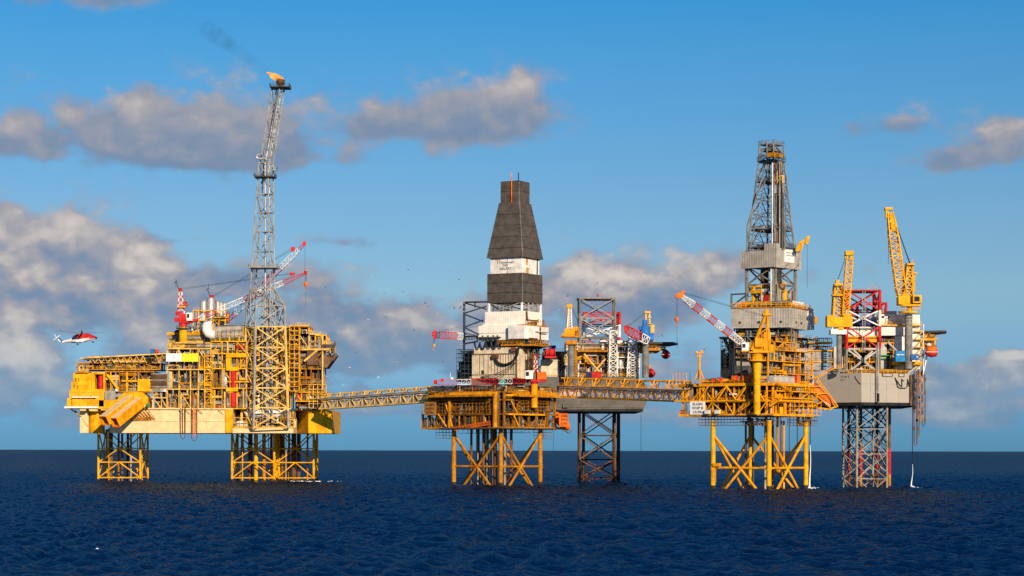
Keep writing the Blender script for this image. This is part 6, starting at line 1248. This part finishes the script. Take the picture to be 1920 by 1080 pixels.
    # hanging chains at the hull's right end
    for i, (x, y0, y1, w, mt) in enumerate(((1717, 694, 835, 5, RUSTY), (1722, 690, 818, 4, BRN), (1727, 695, 790, 4, Y4), (1732, 690, 798, 5, BRN), (1715, 700, 770, 3, BLK))):
        m = MB(); m.path([F.p(x, y0, -3), F.p(x - .5, (y0 + y1) / 2, -3), F.p(x, y1 - 4, -3), F.p(x + w / 2, y1, -3), F.p(x + w, y1 - 4, -3), F.p(x + w + .5, (y0 + y1) / 2, -3), F.p(x + w - 1, y0, -3)], .2, 6)
        for j in range(8): m.cbox(F.p(x + (j % 2) * w, y0 + (y1 - y0) * (j + .5) / 8.5, -3), .7, .7, 1.4)
        m.build('hanging_chain', mt, root)
    flush()
    # derrick
    P = quad_plan(None, 1388, 821.5, 1455, 812, 1502, 825.6); zz = lambda py: H + (HZ - py) * 812 / FPX; c = sum(P, V((0, 0))) / 4
    r = thing('drilling_derrick', 'open grey steel lattice derrick wearing a ribbed grey skirt halfway up', 'derrick', (c.x, c.y, zz(572)))
    B0, B1 = scaled(P, .80), scaled(P, .42)
    ys = [573, 540, 505, 465]; m1, m2 = MB(), MB(); lattice(m1, B0, zz(573), B0, zz(465), [0, .4, .72, 1], .75, .32, 'x', True, 6, m2)
    ys = [465, 425, 396, 366, 333, 297]; lattice(m1, scaled(P, .78), zz(465), B1, zz(297), [(465 - y) / 168 for y in ys], .4, .17, 'k', True, 6, m2)
    for j_ in range(12):
        t_ = j_ / 11; s_ = .78 + (.42 - .78) * t_; y_ = 465 - 168 * t_; Q_ = scaled(P, s_)
        for i in range(4): m2.beam(V((*Q_[i], zz(y_))), V((*Q_[(i + 1) % 4], zz(y_))), .1, 4); m2.beam(V((*Q_[i], zz(y_))), V((*Q_[i].lerp(Q_[(i + 1) % 4], .5), zz(y_ - 9))), .1, 4)
    lattice(m1, B1, zz(297), scaled(P, .40), zz(263), [0, .45, 1], .32, .2, 'z', True, 6, m2)
    g_ = m1.build('leg', GRY, r); m2.build('leg_bracing', GRY, g_)
    FLd, FRd = Fr(1388, 821.5, 1455, 812, 812), Fr(1455, 812, 1502, 825.6, 812)
    part(r, 'skirt', CLADG, lambda m: (m.box(FLd, 1388, 1432, 467, 499, -1.0, 0), m.box(FLd, 1432.2, 1455, 455, 499, -1.0, .02), m.box(FRd, 1455.2, 1460, 455, 500, -1.0, 0), m.box(FRd, 1460.2, 1502, 463, 500, -1.0, -.02)))
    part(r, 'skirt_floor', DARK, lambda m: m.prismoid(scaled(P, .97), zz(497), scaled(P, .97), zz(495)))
    b_ = part(r, 'skirt_board', SIGNW, lambda m: m.box(FRd, 1470, 1488, 464.5, 488, .02, .12))
    for y, t in ((469, 'PROSPECTOR'), (474, 'OFFSHORE'), (480, '5')): lettering(FRd, t, 1472 if t != '5' else 1478, 1486 if t != '5' else 1480, y, y + 2.6, .16, INK, r)
    part(r, 'skirt_strut', GRY, lambda m: [m.beam(FRd.p(x, 500, .2), FRd.p(x + 8, 489, .2), .2, 4) for x in (1470, 1488)])
    for y, s in ((425, .66), (293, .47), (458, .8), (333, .5)): part(r, 'platform', DGRY, lambda m: (m.prismoid(scaled(P, s), zz(y + 2.5), scaled(P, s), zz(y)), [m.rail(V((*scaled(P, s)[i], zz(y))), V((*scaled(P, s)[(i + 1) % 4], zz(y))), 1.4, .1, 1.3) for i in range(4)]))
    part(r, 'crown_frame', GRY, lambda m: (m.prismoid(scaled(P, .42), zz(264), scaled(P, .42), zz(262)), m.prismoid(scaled(P, .36), zz(276), scaled(P, .36), zz(270)), [m.rail(V((*scaled(P, .42)[i], zz(262))), V((*scaled(P, .42)[(i + 1) % 4], zz(262))), 1.2, .1, 1.2) for i in range(4)]))
    part(r, 'crown_block', Y4, lambda m: (m.box(FLd, 1445, 1454, 285, 292, -5, -2), m.box(FRd, 1458, 1466, 283, 291, -5, -2)))
    def tube(name, mat, px, y0, y1, rr, n=-4, FF=FLd): part(r, name, mat, lambda m: m.beam(FF.p(px, y1, n), FF.p(px, y0, n), rr, 10, smooth=True))
    tube('standpipe', SIL, 1459.5, 302, 466, .34, -3, FRd); tube('standpipe', SIL, 1466, 302, 466, .16, -3, FRd); tube('standpipe', GALV, 1451, 300, 466, .3); tube('top_drive_rail', DGRY, 1443, 300, 466, .55, -6); tube('top_drive_rail', DGRY, 1447, 300, 466, .4, -7); tube('drill_pipe', BRN, 1444, 430, 466, 1.3, -5); tube('drill_pipe', RUSTY, 1420, 502, 572, 1.5, -5); tube('drill_pipe', DGRY, 1443, 502, 572, 1.6, -6); tube('drill_pipe', DARK, 1448, 502, 572, 1.2, -4); tube('standpipe', WHT, 1442.5, 502, 572, .25, -1); tube('standpipe', GALV, 1446, 502, 572, .25, -1)
    part(r, 'vent_pipe', GRY, lambda m: (m.path([V((*FLd.plan(1398, -1), zz(466))), V((*FLd.plan(1398, -1), zz(418))), V((*FLd.plan(1425, -5), zz(296))), V((*FLd.plan(1424, -5), zz(260)))], .32, 8),)); part(r, 'vent_pipe', GRY, lambda m: m.beam(V((*FLd.plan(1402, -1), zz(466))), V((*FLd.plan(1428, -5), zz(300))), .25, 6))
    part(r, 'mud_tank', RUSTY, lambda m: m.box(FLd, 1414, 1427, 455, 466.5, -6, -2))
    rr_ = random.Random(5)
    for y0, y1, a, b2 in ((500, 572, 1395, 1455),): clutter(r, FLd, a, b2, y0 + 30, y1, -7, -1, rr_, 'd', PAL_G, .8)
    clutter(r, FRd, 1462, 1500, 540, 572, -7, -1, rr_, 'd2', PAL_B, 1.2); clutter(r, FLd, 1405, 1450, 418, 425, -4, -2, rr_, 'd3', PAL_G, 1.5); clutter(r, FLd, 1432, 1455, 300, 340, -6, -3, rr_, 'd4', PAL_G, .8); clutter(r, FLd, 1438, 1456, 340, 466, -7, -4, rr_, 'd5', ([GRY, GALV, DGRY], [GRY], [DGRY, GRY]), .6)
    part(r, 'tension_frame', Y1, lambda m: (m.box(FRd, 1473, 1477, 525, 570, -3, -1), m.box(FRd, 1466, 1470, 530, 570, -4, -2), m.box(FLd, 1406, 1424, 541, 547, -4, 0), m.box(FLd, 1406, 1409, 538, 570, -3, -1)))
    part(r, 'top_drive', RED, lambda m: m.poly(FLd, [(1431, 551), (1436, 551), (1440, 566), (1428, 566)], -2.5, -1))
    part(r, 'derrick_arm', DGRY, lambda m: (m.beam(FLd.p(1371, 573, 0), FLd.p(1371, 545, 0), .5, 4), m.beam(FLd.p(1371, 547, 0), FLd.p(1398, 547, 0), .4, 4), m.beam(FLd.p(1374, 568, 0), FLd.p(1398, 550, 0), .35, 4)))
    flush()
    r = thing('drill_floor_house', 'grey ribbed drill floor house with small dark windows and a white end wall', 'drill house', (c.x, c.y, DL.z(613)))
    part(r, 'wall', CLADG, lambda m: (m.box(DL, 1371, 1483, 575, 594, -20, 0), m.box(DL, 1371, 1483, 594.4, 612, -20, 0), m.box(DR, 1483.2, 1513, 575, 594, -12, 0), m.box(DR, 1483.2, 1513, 594.4, 614, -12, 0))); part(r, 'end_wall', WHT, lambda m: m.box(DR, 1513.2, 1524, 571, 611, -12, .5))
    part(r, 'cladding_rail', LGRY, lambda m: (m.box(DL, 1371, 1483, 593.8, 594.6, 0, .15), m.box(DL, 1371, 1483, 611, 612.5, 0, .2), m.box(DR, 1484, 1513, 593.8, 594.6, 0, .15), [m.box(DL, x, x + .6, 576, 611, 0, .12) for x in range(1374, 1482, 5)], [m.box(DR, x, x + .5, 576, 612, 0, .12) for x in range(1486, 1513, 4)]))
    for FF, x, w in ((DL, 1385, 3.5), (DL, 1420, 5), (DL, 1462, 3.6), (DR, 1490.5, 2), (DR, 1500.5, 2)): part(r, 'window', GLASS, lambda m: m.box(FF, x, x + w, 600, 604, .12, .25))
    part(r, 'roof_edge', Y4, lambda m: (m.box(DL, 1371, 1483, 573, 575, -1, .4), m.box(DR, 1483, 1513, 573, 575, -1, .4)))
    A(r, 'railing', Y1, 0).rail(DL.p(1371, 573, .2), DL.p(1483, 573, .2), 1.5, .1); A(r, 'railing', Y1, 1).rail(DR.p(1483, 573, .2), DR.p(1520, 573, .2), 1.5, .1); clutter(r, DL, 1372, 1480, 560, 573, -8, -1, rnd, 'rf', PAL_B, .9); clutter(r, DR, 1484, 1520, 564, 573, -8, -1, rnd, 'rf', PAL_B, .9)
    part(r, 'storage_tank', ORG, lambda m: m.vessel(DL.p(1392, 574, -1.5), DL.p(1392, 562, -1.5), 1.0, 12)); part(r, 'gas_bottle', WHT, lambda m: [m.vessel(DR.p(1496 + i * 3, 574, -2), DR.p(1496 + i * 3, 560, -2), .3, 8) for i in range(7)])
    part(r, 'winch_basket', Y1, lambda m: (m.box(DR, 1525, 1533, 585, 598, -4, 0), m.box(DR, 1526, 1531, 580, 585, -3, -1)))
    # three yellow cranes
    F = Fr(1505, 818.0); r = thing('knuckle_crane', 'tiny yellow folded crane perched on the grey skirt of the open derrick', 'crane', F.p(1492, 470)); part(r, 'boom_section', Y1, lambda m: (m.beam(F.p(1493, 470), F.p(1499, 455), .8, 6, .5), m.beam(F.p(1499, 456), F.p(1513, 447), .7, 6, .6), m.beam(F.p(1497, 468), F.p(1504, 456), .3, 5), m.beam(F.p(1501, 470), F.p(1505, 456), .3, 5))); part(r, 'boom_tip', Y1, lambda m: m.poly(F, [(1509, 444), (1518, 441), (1513, 458), (1509, 457)], -.8, .8))
    m = MB(); m.beam(F.p(1513, 456), F.p(1513, 538), .07, 4); m.build('hoist_rope', BLK, r)
    F = Fr(1575, 803.0); r = thing('pedestal_crane', 'stocky yellow crane with a nearly upright boom beside the red lattice leg top', 'crane', F.p(1572, 698))
    part(r, 'pedestal', GRY, lambda m: (m.cyl(F, 1573, 625, 696, 5, 0, 16))); part(r, 'pedestal_head', WHT, lambda m: (m.box(F, 1556, 1586, 617, 626, -3, 2), m.cyl(F, 1573, 612, 620, 8, 0, 14))); part(r, 'slewing_house', Y1, lambda m: (m.box(F, 1549, 1596, 594, 612, -3, 2.4), m.box(F, 1549, 1562, 591, 594, -2, 2), m.box(F, 1580, 1595, 588, 594, -2, 2), m.box(F, 1570, 1580, 608, 618, -2, 2)))
    m1, m2 = MB(), MB(); lattice(m1, sq(1572, 802, 20, 4), F.z(594), sq(1571, 803, 12, 3), F.z(534), [0, .25, .5, .75, 1], .42, .22, 'x', True, 5, m2); g_ = m1.build('gantry', Y1, r); m2.build('gantry_bracing', Y1, g_)
    part(r, 'gantry_head', Y1, lambda m: (m.box(F, 1559, 1580, 551, 554, -2, 2), m.box(F, 1563, 1578, 531, 535, -2, 2), m.box(F, 1566, 1572, 524, 531, -1, 1), m.rail(F.p(1559, 551, 2), F.p(1580, 551, 2)))); boom(r, F.p(1583, 592, 1), F.p(1592, 476, 1), 2.2, 2.4, 14, [Y1], .25, 7, .1, .9, .7, .7); part(r, 'boom_tip', Y1, lambda m: (m.box(F, 1583, 1598, 470, 478, -.4, 2.6), m.box(F, 1582, 1587, 477, 484, 0, 1.6), m.box(F, 1592, 1597, 478, 486, 0, 2))); cables(r, [(F.p(1584, 482, 1), F.p(1569, 528)), (F.p(1583, 484, 1), F.p(1567, 532))])
    m = MB(); m.beam(F.p(1560, 596, 1), F.p(1559, 618, 2), .2, 4); m.build('ladder_post', WHT, r)
    F = Fr(1690, 808.0); r = thing('pedestal_crane', 'tallest all yellow crane, on a grey pedestal in front of white cabins', 'crane', F.p(1703, 690))
    part(r, 'pedestal', GRY, lambda m: (m.cyl(F, 1703, 588, 690, 7.2, 0, 18),)); part(r, 'pedestal_band', LGRY, lambda m: [m.cyl(F, 1703, y, y + .6, 7.5, 0, 18) for y in (592, 598, 604, 612)]); part(r, 'ring_walkway', Y1, lambda m: (m.cyl(F, 1703, 583, 586, 19, 0, 20), m.cyl(F, 1705, 570, 584, 5, 0, 14, 4), m.rail(F.p(1685, 583, 3), F.p(1722, 583, 3), 2.0, .1)))
    part(r, 'slewing_house', Y1, lambda m: (m.poly(F, [(1683, 557), (1697, 548), (1705, 556), (1724, 553), (1724, 570), (1683, 571)], -3, 2), m.box(F, 1690, 1724, 570, 573, -3, 3), m.box(F, 1682, 1688, 556, 570, -2, 2.6))); c_ = part(r, 'cab', Y1, lambda m: m.box(F, 1708, 1724, 553, 568, 1.5, 4)); part(c_, 'cab_window', GLASS, lambda m: m.box(F, 1710, 1720, 556, 565, 4, 4.1))
    m1, m2 = MB(), MB(); lattice(m1, sq(1703, 807, 17, 4), F.z(556), sq(1706, 808, 9, 3), F.z(492), [0, .25, .5, .75, 1], .45, .24, 'x', True, 5, m2); g_ = m1.build('gantry', Y1, r); m2.build('gantry_bracing', Y1, g_)
    part(r, 'gantry_head', Y1, lambda m: (m.box(F, 1699, 1713, 493, 496, -1.5, 1.5), m.beam(F.p(1710, 493), F.p(1710, 484), .2, 4), m.box(F, 1712, 1719, 510, 512, -1, 1), m.beam(F.p(1714, 545), F.p(1714, 511), .3, 5))); boom(r, F.p(1691, 560, 0), F.p(1668, 396, 0), 3.2, 3.4, 18, [Y1], .3, 9, .1, .72, .6, .55); part(r, 'boom_tip', Y1, lambda m: (m.box(F, 1658, 1672, 388, 392.5, -1.4, 1.4), m.box(F, 1659, 1664, 392, 408, -.8, .8), m.poly(F, [(1666, 400), (1673, 398), (1682, 430), (1670, 430)], -1.1, 1.1)))
    part(r, 'luffing_rope', NAVY, lambda m: [m.beam(F.p(1681, 424 + i, i * .5), F.p(1705, 493, i * .5), .16, 4) for i in range(3)]); m = MB(); m.beam(F.p(1665.5, 433, 0), F.p(1665, 494, 0), .09, 4); m.build('hoist_rope', BLK, r); m = MB(); m.lathe(F.p(1665.5, 430), F.p(1665.5, 437), [(0, .2), (.3, .55), (.8, .5), (1, .1)], 8); m.build('hook_block', DGRY, r)
    # blue boxes, lifeboat
    F = Fr(1700, 806.0)
    for x0, x1, y0, y1, lab in ((1679, 1697, 656.5, 676.5, 'tall bright blue container on a deck below the white cabins'), (1708, 1723, 663.5, 673, 'small bright blue container right of the tall blue one')):
        r = thing('cargo_container', lab, 'container', F.p(x0, y1)); part(r, 'body', BLU if x0 > 1700 else paint('sky_blue_paint', (.02, .26, .60), rust=.02), lambda m: (m.box(F, x0, x1, y0, y1, -3, 0), [m.box(F, x0 + .6 + i * 1.6, x0 + 1.3 + i * 1.6, y0 + 1, y1 - 1, 0, .08) for i in range(int((x1 - x0) / 1.6))])); part(r, 'corner_frame', DBLU, lambda m: (m.box(F, x0 - .2, x1 + .2, y0 - .6, y0, -3.1, .1), m.box(F, x0 - .2, x1 + .2, y1, y1 + .4, -3.1, .1)))
        part(r, 'label_plate', WHT, lambda m: m.box(F, x0 + (2 if x0 < 1700 else 10), x1 - 2, y0 + 6.4 if x0 < 1700 else y0 + 3, y0 + 7.8 if x0 < 1700 else y0 + 5, .09, .12))
    F = Fr(1748, 808.0); r = thing('lifeboat', 'orange and dark red lifeboat slung below the yellow helideck truss of the pale rig', 'lifeboat', F.p(1748, 666)); part(r, 'canopy', ORG, lambda m: m.lathe(F.p(1739, 654, -3), F.p(1760, 654, -3), [(0, .6), (.15, 1.6), (.8, 1.7), (1, .5)], 14)); part(r, 'hull', RED, lambda m: m.lathe(F.p(1737, 659, -3), F.p(1761, 659, -3), [(0, .3), (.12, 1.3), (.5, 1.8), (.88, 1.5), (1, .3)], 14)); part(r, 'gunwale', WHT, lambda m: m.box(F, 1738, 1760, 657.5, 658.7, -4.9, -1.1)); part(r, 'davit', Y1, lambda m: (m.beam(F.p(1742, 652, -3), F.p(1742, 646, -3), .2, 4), m.beam(F.p(1756, 652, -3), F.p(1756, 646, -3), .2, 4)))
    flush()
build_prospector()

# ================================================================ discharge water, foam, helicopter, gulls
WATER = paint('white_water', (.80, .84, .88), rust=0, rough=.7, var=.05)
def build_small():
    rnd = random.Random(8)
    for px, py0, Y, r0, r1, hz, lab in ((1711, 868, 812, .16, .36, 757, 'white jet of water falling from a hose below the pale grey hull beside hanging chains'), (1519, 832, 790, .22, .38, 785, 'white jet of water falling close beside a leg of the golden platform')):
        F = Fr(px, Y); h_ = MB(); h_.beam(F.p(px, hz), F.p(px, py0 + 1), .16, 6); single(h_, 'discharge_hose', BLK, F.p(px, py0), 'black discharge hose hanging straight down, %s' % ('under the pale grey hull' if px > 1600 else 'under the golden platform'), 'hose')
        m = MB(); n = 14; zz0 = F.z(py0); prev = None
        for i in range(n + 1):
            t = i / n; c = V((F.p(px, py0).x + (.2 * math.sin(t * 5) - (.3 * t if px > 1600 else 0)), Y + .15 * math.sin(t * 9), zz0 * (1 - t) + .05)); rr = r0 * (.5 + t * .5) + (r1 - r0) * max(0, t - .5) / .5 * rnd.uniform(.7, 1.2)
            if prev: m.beam(prev[0], c, prev[1], 7, rr, smooth=True)
            prev = (c, rr)
        single(m, 'water_jet', WATER, (F.p(px, py0).x, Y, 0), lab, 'water jet')
        m = MB()
        for i in range(16): a = rnd.uniform(-1, 1) ** 3 * 4; m.lathe((F.p(px, 900).x + a, Y + rnd.uniform(-2, 2), -.3), (F.p(px, 900).x + a, Y + rnd.uniform(-2, 2), rnd.uniform(.2, .9) * (1 - abs(a) / 9)), [(0, rnd.uniform(.25, .6)), (.6, .3), (1, .05)], 7)
        single(m, 'foam', WATER, (F.p(px, 900).x, Y, 0), None, None, kind='stuff')
    m = MB()
    for i in range(70):
        px = rnd.uniform(545, 600) if i < 55 else rnd.uniform(560, 680); Y = rnd.uniform(930, 955); c = V(((px - 960) * Y / FPX, Y, .05)); m.lathe(c - V((rnd.uniform(.2, .8), 0, 0)), c + V((rnd.uniform(.2, .8), 0, .05)), [(0, .02), (.3, .14), (.7, .12), (1, .02)], 5)
    single(m, 'foam', WATER, (-90, 940, 0), None, None, kind='stuff')
    m = MB(); c = at(182, 1032, 290); c.z = .5
    for i in range(4): q = c + V((rnd.uniform(-.2, .2), rnd.uniform(-.2, .2), rnd.uniform(-.05, .05))); m.lathe(q - V((.16, 0, 0)), q + V((.12, 0, .02)), [(0, .02), (.4, .05), (1, .01)], 6)
    single(m, 'whitecap', WATER, c, None, None, kind='stuff')
    # helicopter
    Y = 820.0; F = Fr(145, Y); o = F.p(145, 648)
    r = thing('helicopter', 'red and white helicopter with dark blue tail flying towards the production platform', 'helicopter', o)
    def loft(m, secs, split, n=14):   # secs: px, zc row, half height px, half width m
        vs = []; k = F.k
        for px, py, hh, hw in secs:
            c = F.p(px, py); vs += [c + V((0, -math.cos(a) * hw, math.sin(a) * hh * k)) for a in [2 * math.pi * j / n for j in range(n)]]
        for i in range(len(secs) - 1):
            for j in range(n):
                zm = (vs[i * n + j].z + vs[i * n + (j + 1) % n].z) / 2; xm = secs[i][0]
                m.add([vs[i * n + j], vs[i * n + (j + 1) % n], vs[(i + 1) * n + (j + 1) % n], vs[(i + 1) * n + j]], [(0, 1, 2, 3)], split(xm, zm), True)
        m.add(vs, [tuple(range(n)), tuple(range(len(vs) - n, len(vs)))], split(secs[-1][0], 0))
    zr = lambda px: F.z(637.3 - (px - 145) * .055)
    m = MB(); loft(m, [(119, 641.5, 1.6, .45), (127, 641, 3.0, .8), (135, 639.2, 4.6, 1.1), (145, 638, 6.2, 1.25), (152, 637.2, 6.6, 1.3), (160, 636, 6.4, 1.3), (168, 634.8, 5.6, 1.2), (174, 634.4, 4.2, 1.0), (179, 634.8, 2.8, .7), (181.5, 635.5, 1.4, .35)], lambda x, z_: (3 if x >= 179 else 1 if (z_ > zr(x) and x > 144) else 2 if (z_ > F.z(638.5) and x <= 144) else 0))
    m.build('fuselage', [WHT, RED, DBLU, BLK], r)
    part(r, 'engine_cowl', RED, lambda m: m.lathe(F.p(146, 631.5), F.p(172, 630.5), [(0, .5), (.2, .85), (.6, .9), (.9, .6), (1, .2)], 12)); part(r, 'engine_exhaust', BLK, lambda m: m.lathe(F.p(136, 634), F.p(148, 631), [(0, .25), (.5, .7), (1, .8)], 10))
    part(r, 'tail_boom', WHT, lambda m: (m.beam(F.p(126, 641), F.p(116, 643.2), .55, 10, .4, smooth=True), )); part(r, 'tail_fin', DBLU, lambda m: m.poly(F, [(117, 645), (113, 643), (106, 634.5), (109, 633.5), (116, 640), (120, 641)], -.15, .15)); part(r, 'tailplane', WHT, lambda m: m.cbox(F.p(108, 635.5, 0), .8, 3.0, .12))
    part(r, 'tail_stripe', WHT, lambda m: m.poly(F, [(113, 643), (107.5, 636.5), (108.6, 636), (114.5, 642)], .15, .2))
    hub = F.p(106.5, 635, .5)
    for k in range(4): a = k * math.pi / 2 + .62; part(r, 'tail_rotor_blade', WHT, lambda m: m.beam(hub, hub + V((math.cos(a) * 1.55, 0, math.sin(a) * 1.55)), .13, 4, .16))
    part(r, 'sponson', WHT, lambda m: [m.lathe(F.p(140, 642, s), F.p(160, 640.5, s), [(0, .1), (.25, .55), (.8, .55), (1, .15)], 10) for s in (1.3,)]); part(r, 'belly_stripe', BLK, lambda m: m.beam(F.p(134, 644, .3), F.p(152, 644, .3), .14, 5))
    part(r, 'cockpit_glass', GLASS, lambda m: m.poly(F, [(172.5, 631.5), (176, 632.2), (178.5, 634.2), (173, 634.5)], -.8, .85)); part(r, 'cabin_window', GLASS, lambda m: [m.box(F, x, x + 1.5, 635.6 - (x - 150) * .05, 637 - (x - 150) * .05, 1.28, 1.34) for x in (149, 153, 157, 161, 165)])
    for px, n in ((146, 1.0), (174, 0)): w = part(r, 'wheel', BLK, lambda m: (m.beam(F.p(px, 647 if px < 160 else 642.5, n - .2), F.p(px, 647 if px < 160 else 642.5, n + .2), .36, 12))); part(w, 'undercarriage_strut', WHT, lambda m: m.beam(F.p(px, 647 if px < 160 else 642.5, n), F.p(px, 643 if px < 160 else 639, n), .1, 5))
    mh = F.p(153.5, 626.5); part(r, 'rotor_mast', GALV, lambda m: (m.beam(F.p(153.5, 631), mh, .3, 8), m.lathe(mh - V((0, 0, .3)), mh + V((0, 0, .3)), [(0, .5), (.5, .7), (1, .3)], 10)))
    for k in range(4):
        a = R(190) + k * math.pi / 2; d = V((math.cos(a), math.sin(a), -.02 * math.cos(a) + .06)); e = V((-math.sin(a), math.cos(a), 0)) * .32
        part(r, 'rotor_blade', BLK, lambda m: (lambda p, q: m.hexa([p - e, p + e, q + e, q - e, p - e + V((0, 0, .08)), p + e + V((0, 0, .08)), q + e + V((0, 0, .05)), q - e + V((0, 0, .05))]))(mh + d * .5, mh + d * 8.4))
    # gulls
    gm = MB()
    gm.lathe((-.32, 0, 0), (.36, 0, .03), [(0, .03), (.3, .13), (.7, .12), (.88, .08), (1, .02)], 8)
    for s in (-1, 1): gm.add([(.12, 0, .06), (-.1, 0, .06), (-.02, s * .5, .22), (.16, s * .48, .24), (-.12, s * 1.0, .10), (.02, s * 1.05, .12), (.1, 0, .03), (-.08, 0, .03), (0, s * .5, .19), (.14, s * .48, .21)], [(0, 1, 2, 3), (3, 2, 4, 5), (6, 7, 8, 9), (9, 8, 4, 5)])
    gm.add([(-.3, -.03, 0), (-.3, .03, 0), (-.5, .1, .01), (-.5, -.1, .01), (-.3, 0, .03)], [(0, 1, 2, 3), (0, 1, 4), (1, 2, 4), (2, 3, 4), (3, 0, 4)])
    GW = paint('gull_white', (.80, .79, .77), rust=0); GD = paint('gull_grey', (.10, .10, .11), rust=0)
    tmpl = {}
    spots = [(787, 482, 0), (765, 506, 1), (844, 508, 0), (860, 524, 1), (722, 550, 0), (755, 547, 1), (826, 556, 0), (797, 569, 1), (803, 575, 1), (723, 595, 1), (851, 578, 1), (863, 577, 1), (820, 588, 0), (680, 645, 0), (668, 662, 1), (746, 678, 0), (757, 668, 1), (845, 672, 0), (830, 679, 1), (612, 707, 0), (643, 723, 0), (709, 708, 0),
             (903, 486, 1), (905, 552, 0), (862, 535, 0), (1024, 558, 0), (1064, 555, 1), (1047, 581, 0), (1240, 590, 0), (1241, 629, 1), (1184, 545, 0), (1120, 530, 1), (895, 520, 0), (700, 520, 0), (776, 620, 1), (740, 632, 0), (690, 600, 0), (1046, 505, 1), (1090, 520, 0), (1320, 655, 0), (655, 690, 0), (610, 540, 1)]
    for i, (px, py, dk) in enumerate(spots):
        Y = rnd.uniform(830, 900); p = at(px, py, Y)
        lab = ('dark looking gull gliding in the loose flock round the brown drilling tower' if dk else 'white gull gliding in the loose flock round the brown drilling tower')
        if dk not in tmpl:
            g_ = single(MB(), 'gull', GW, p, None, None); bpy.data.meshes.remove(g_.data)
            g_ = gm.build('gull', GD if dk else GW, None); tmpl[dk] = g_
        else:
            g_ = tmpl[dk].copy(); COL.objects.link(g_)
        g_.location = p; g_.rotation_euler = (rnd.uniform(-.6, .6), rnd.uniform(-.3, .3), rnd.uniform(0, 6.28)); s = rnd.uniform(.8, 1.25); g_.scale = (s, s, s)
        g_['label'] = lab; g_['category'] = 'gull'; g_['group'] = 'dark gulls in the flock' if dk else 'white gulls in the flock'
    flush()
build_small()
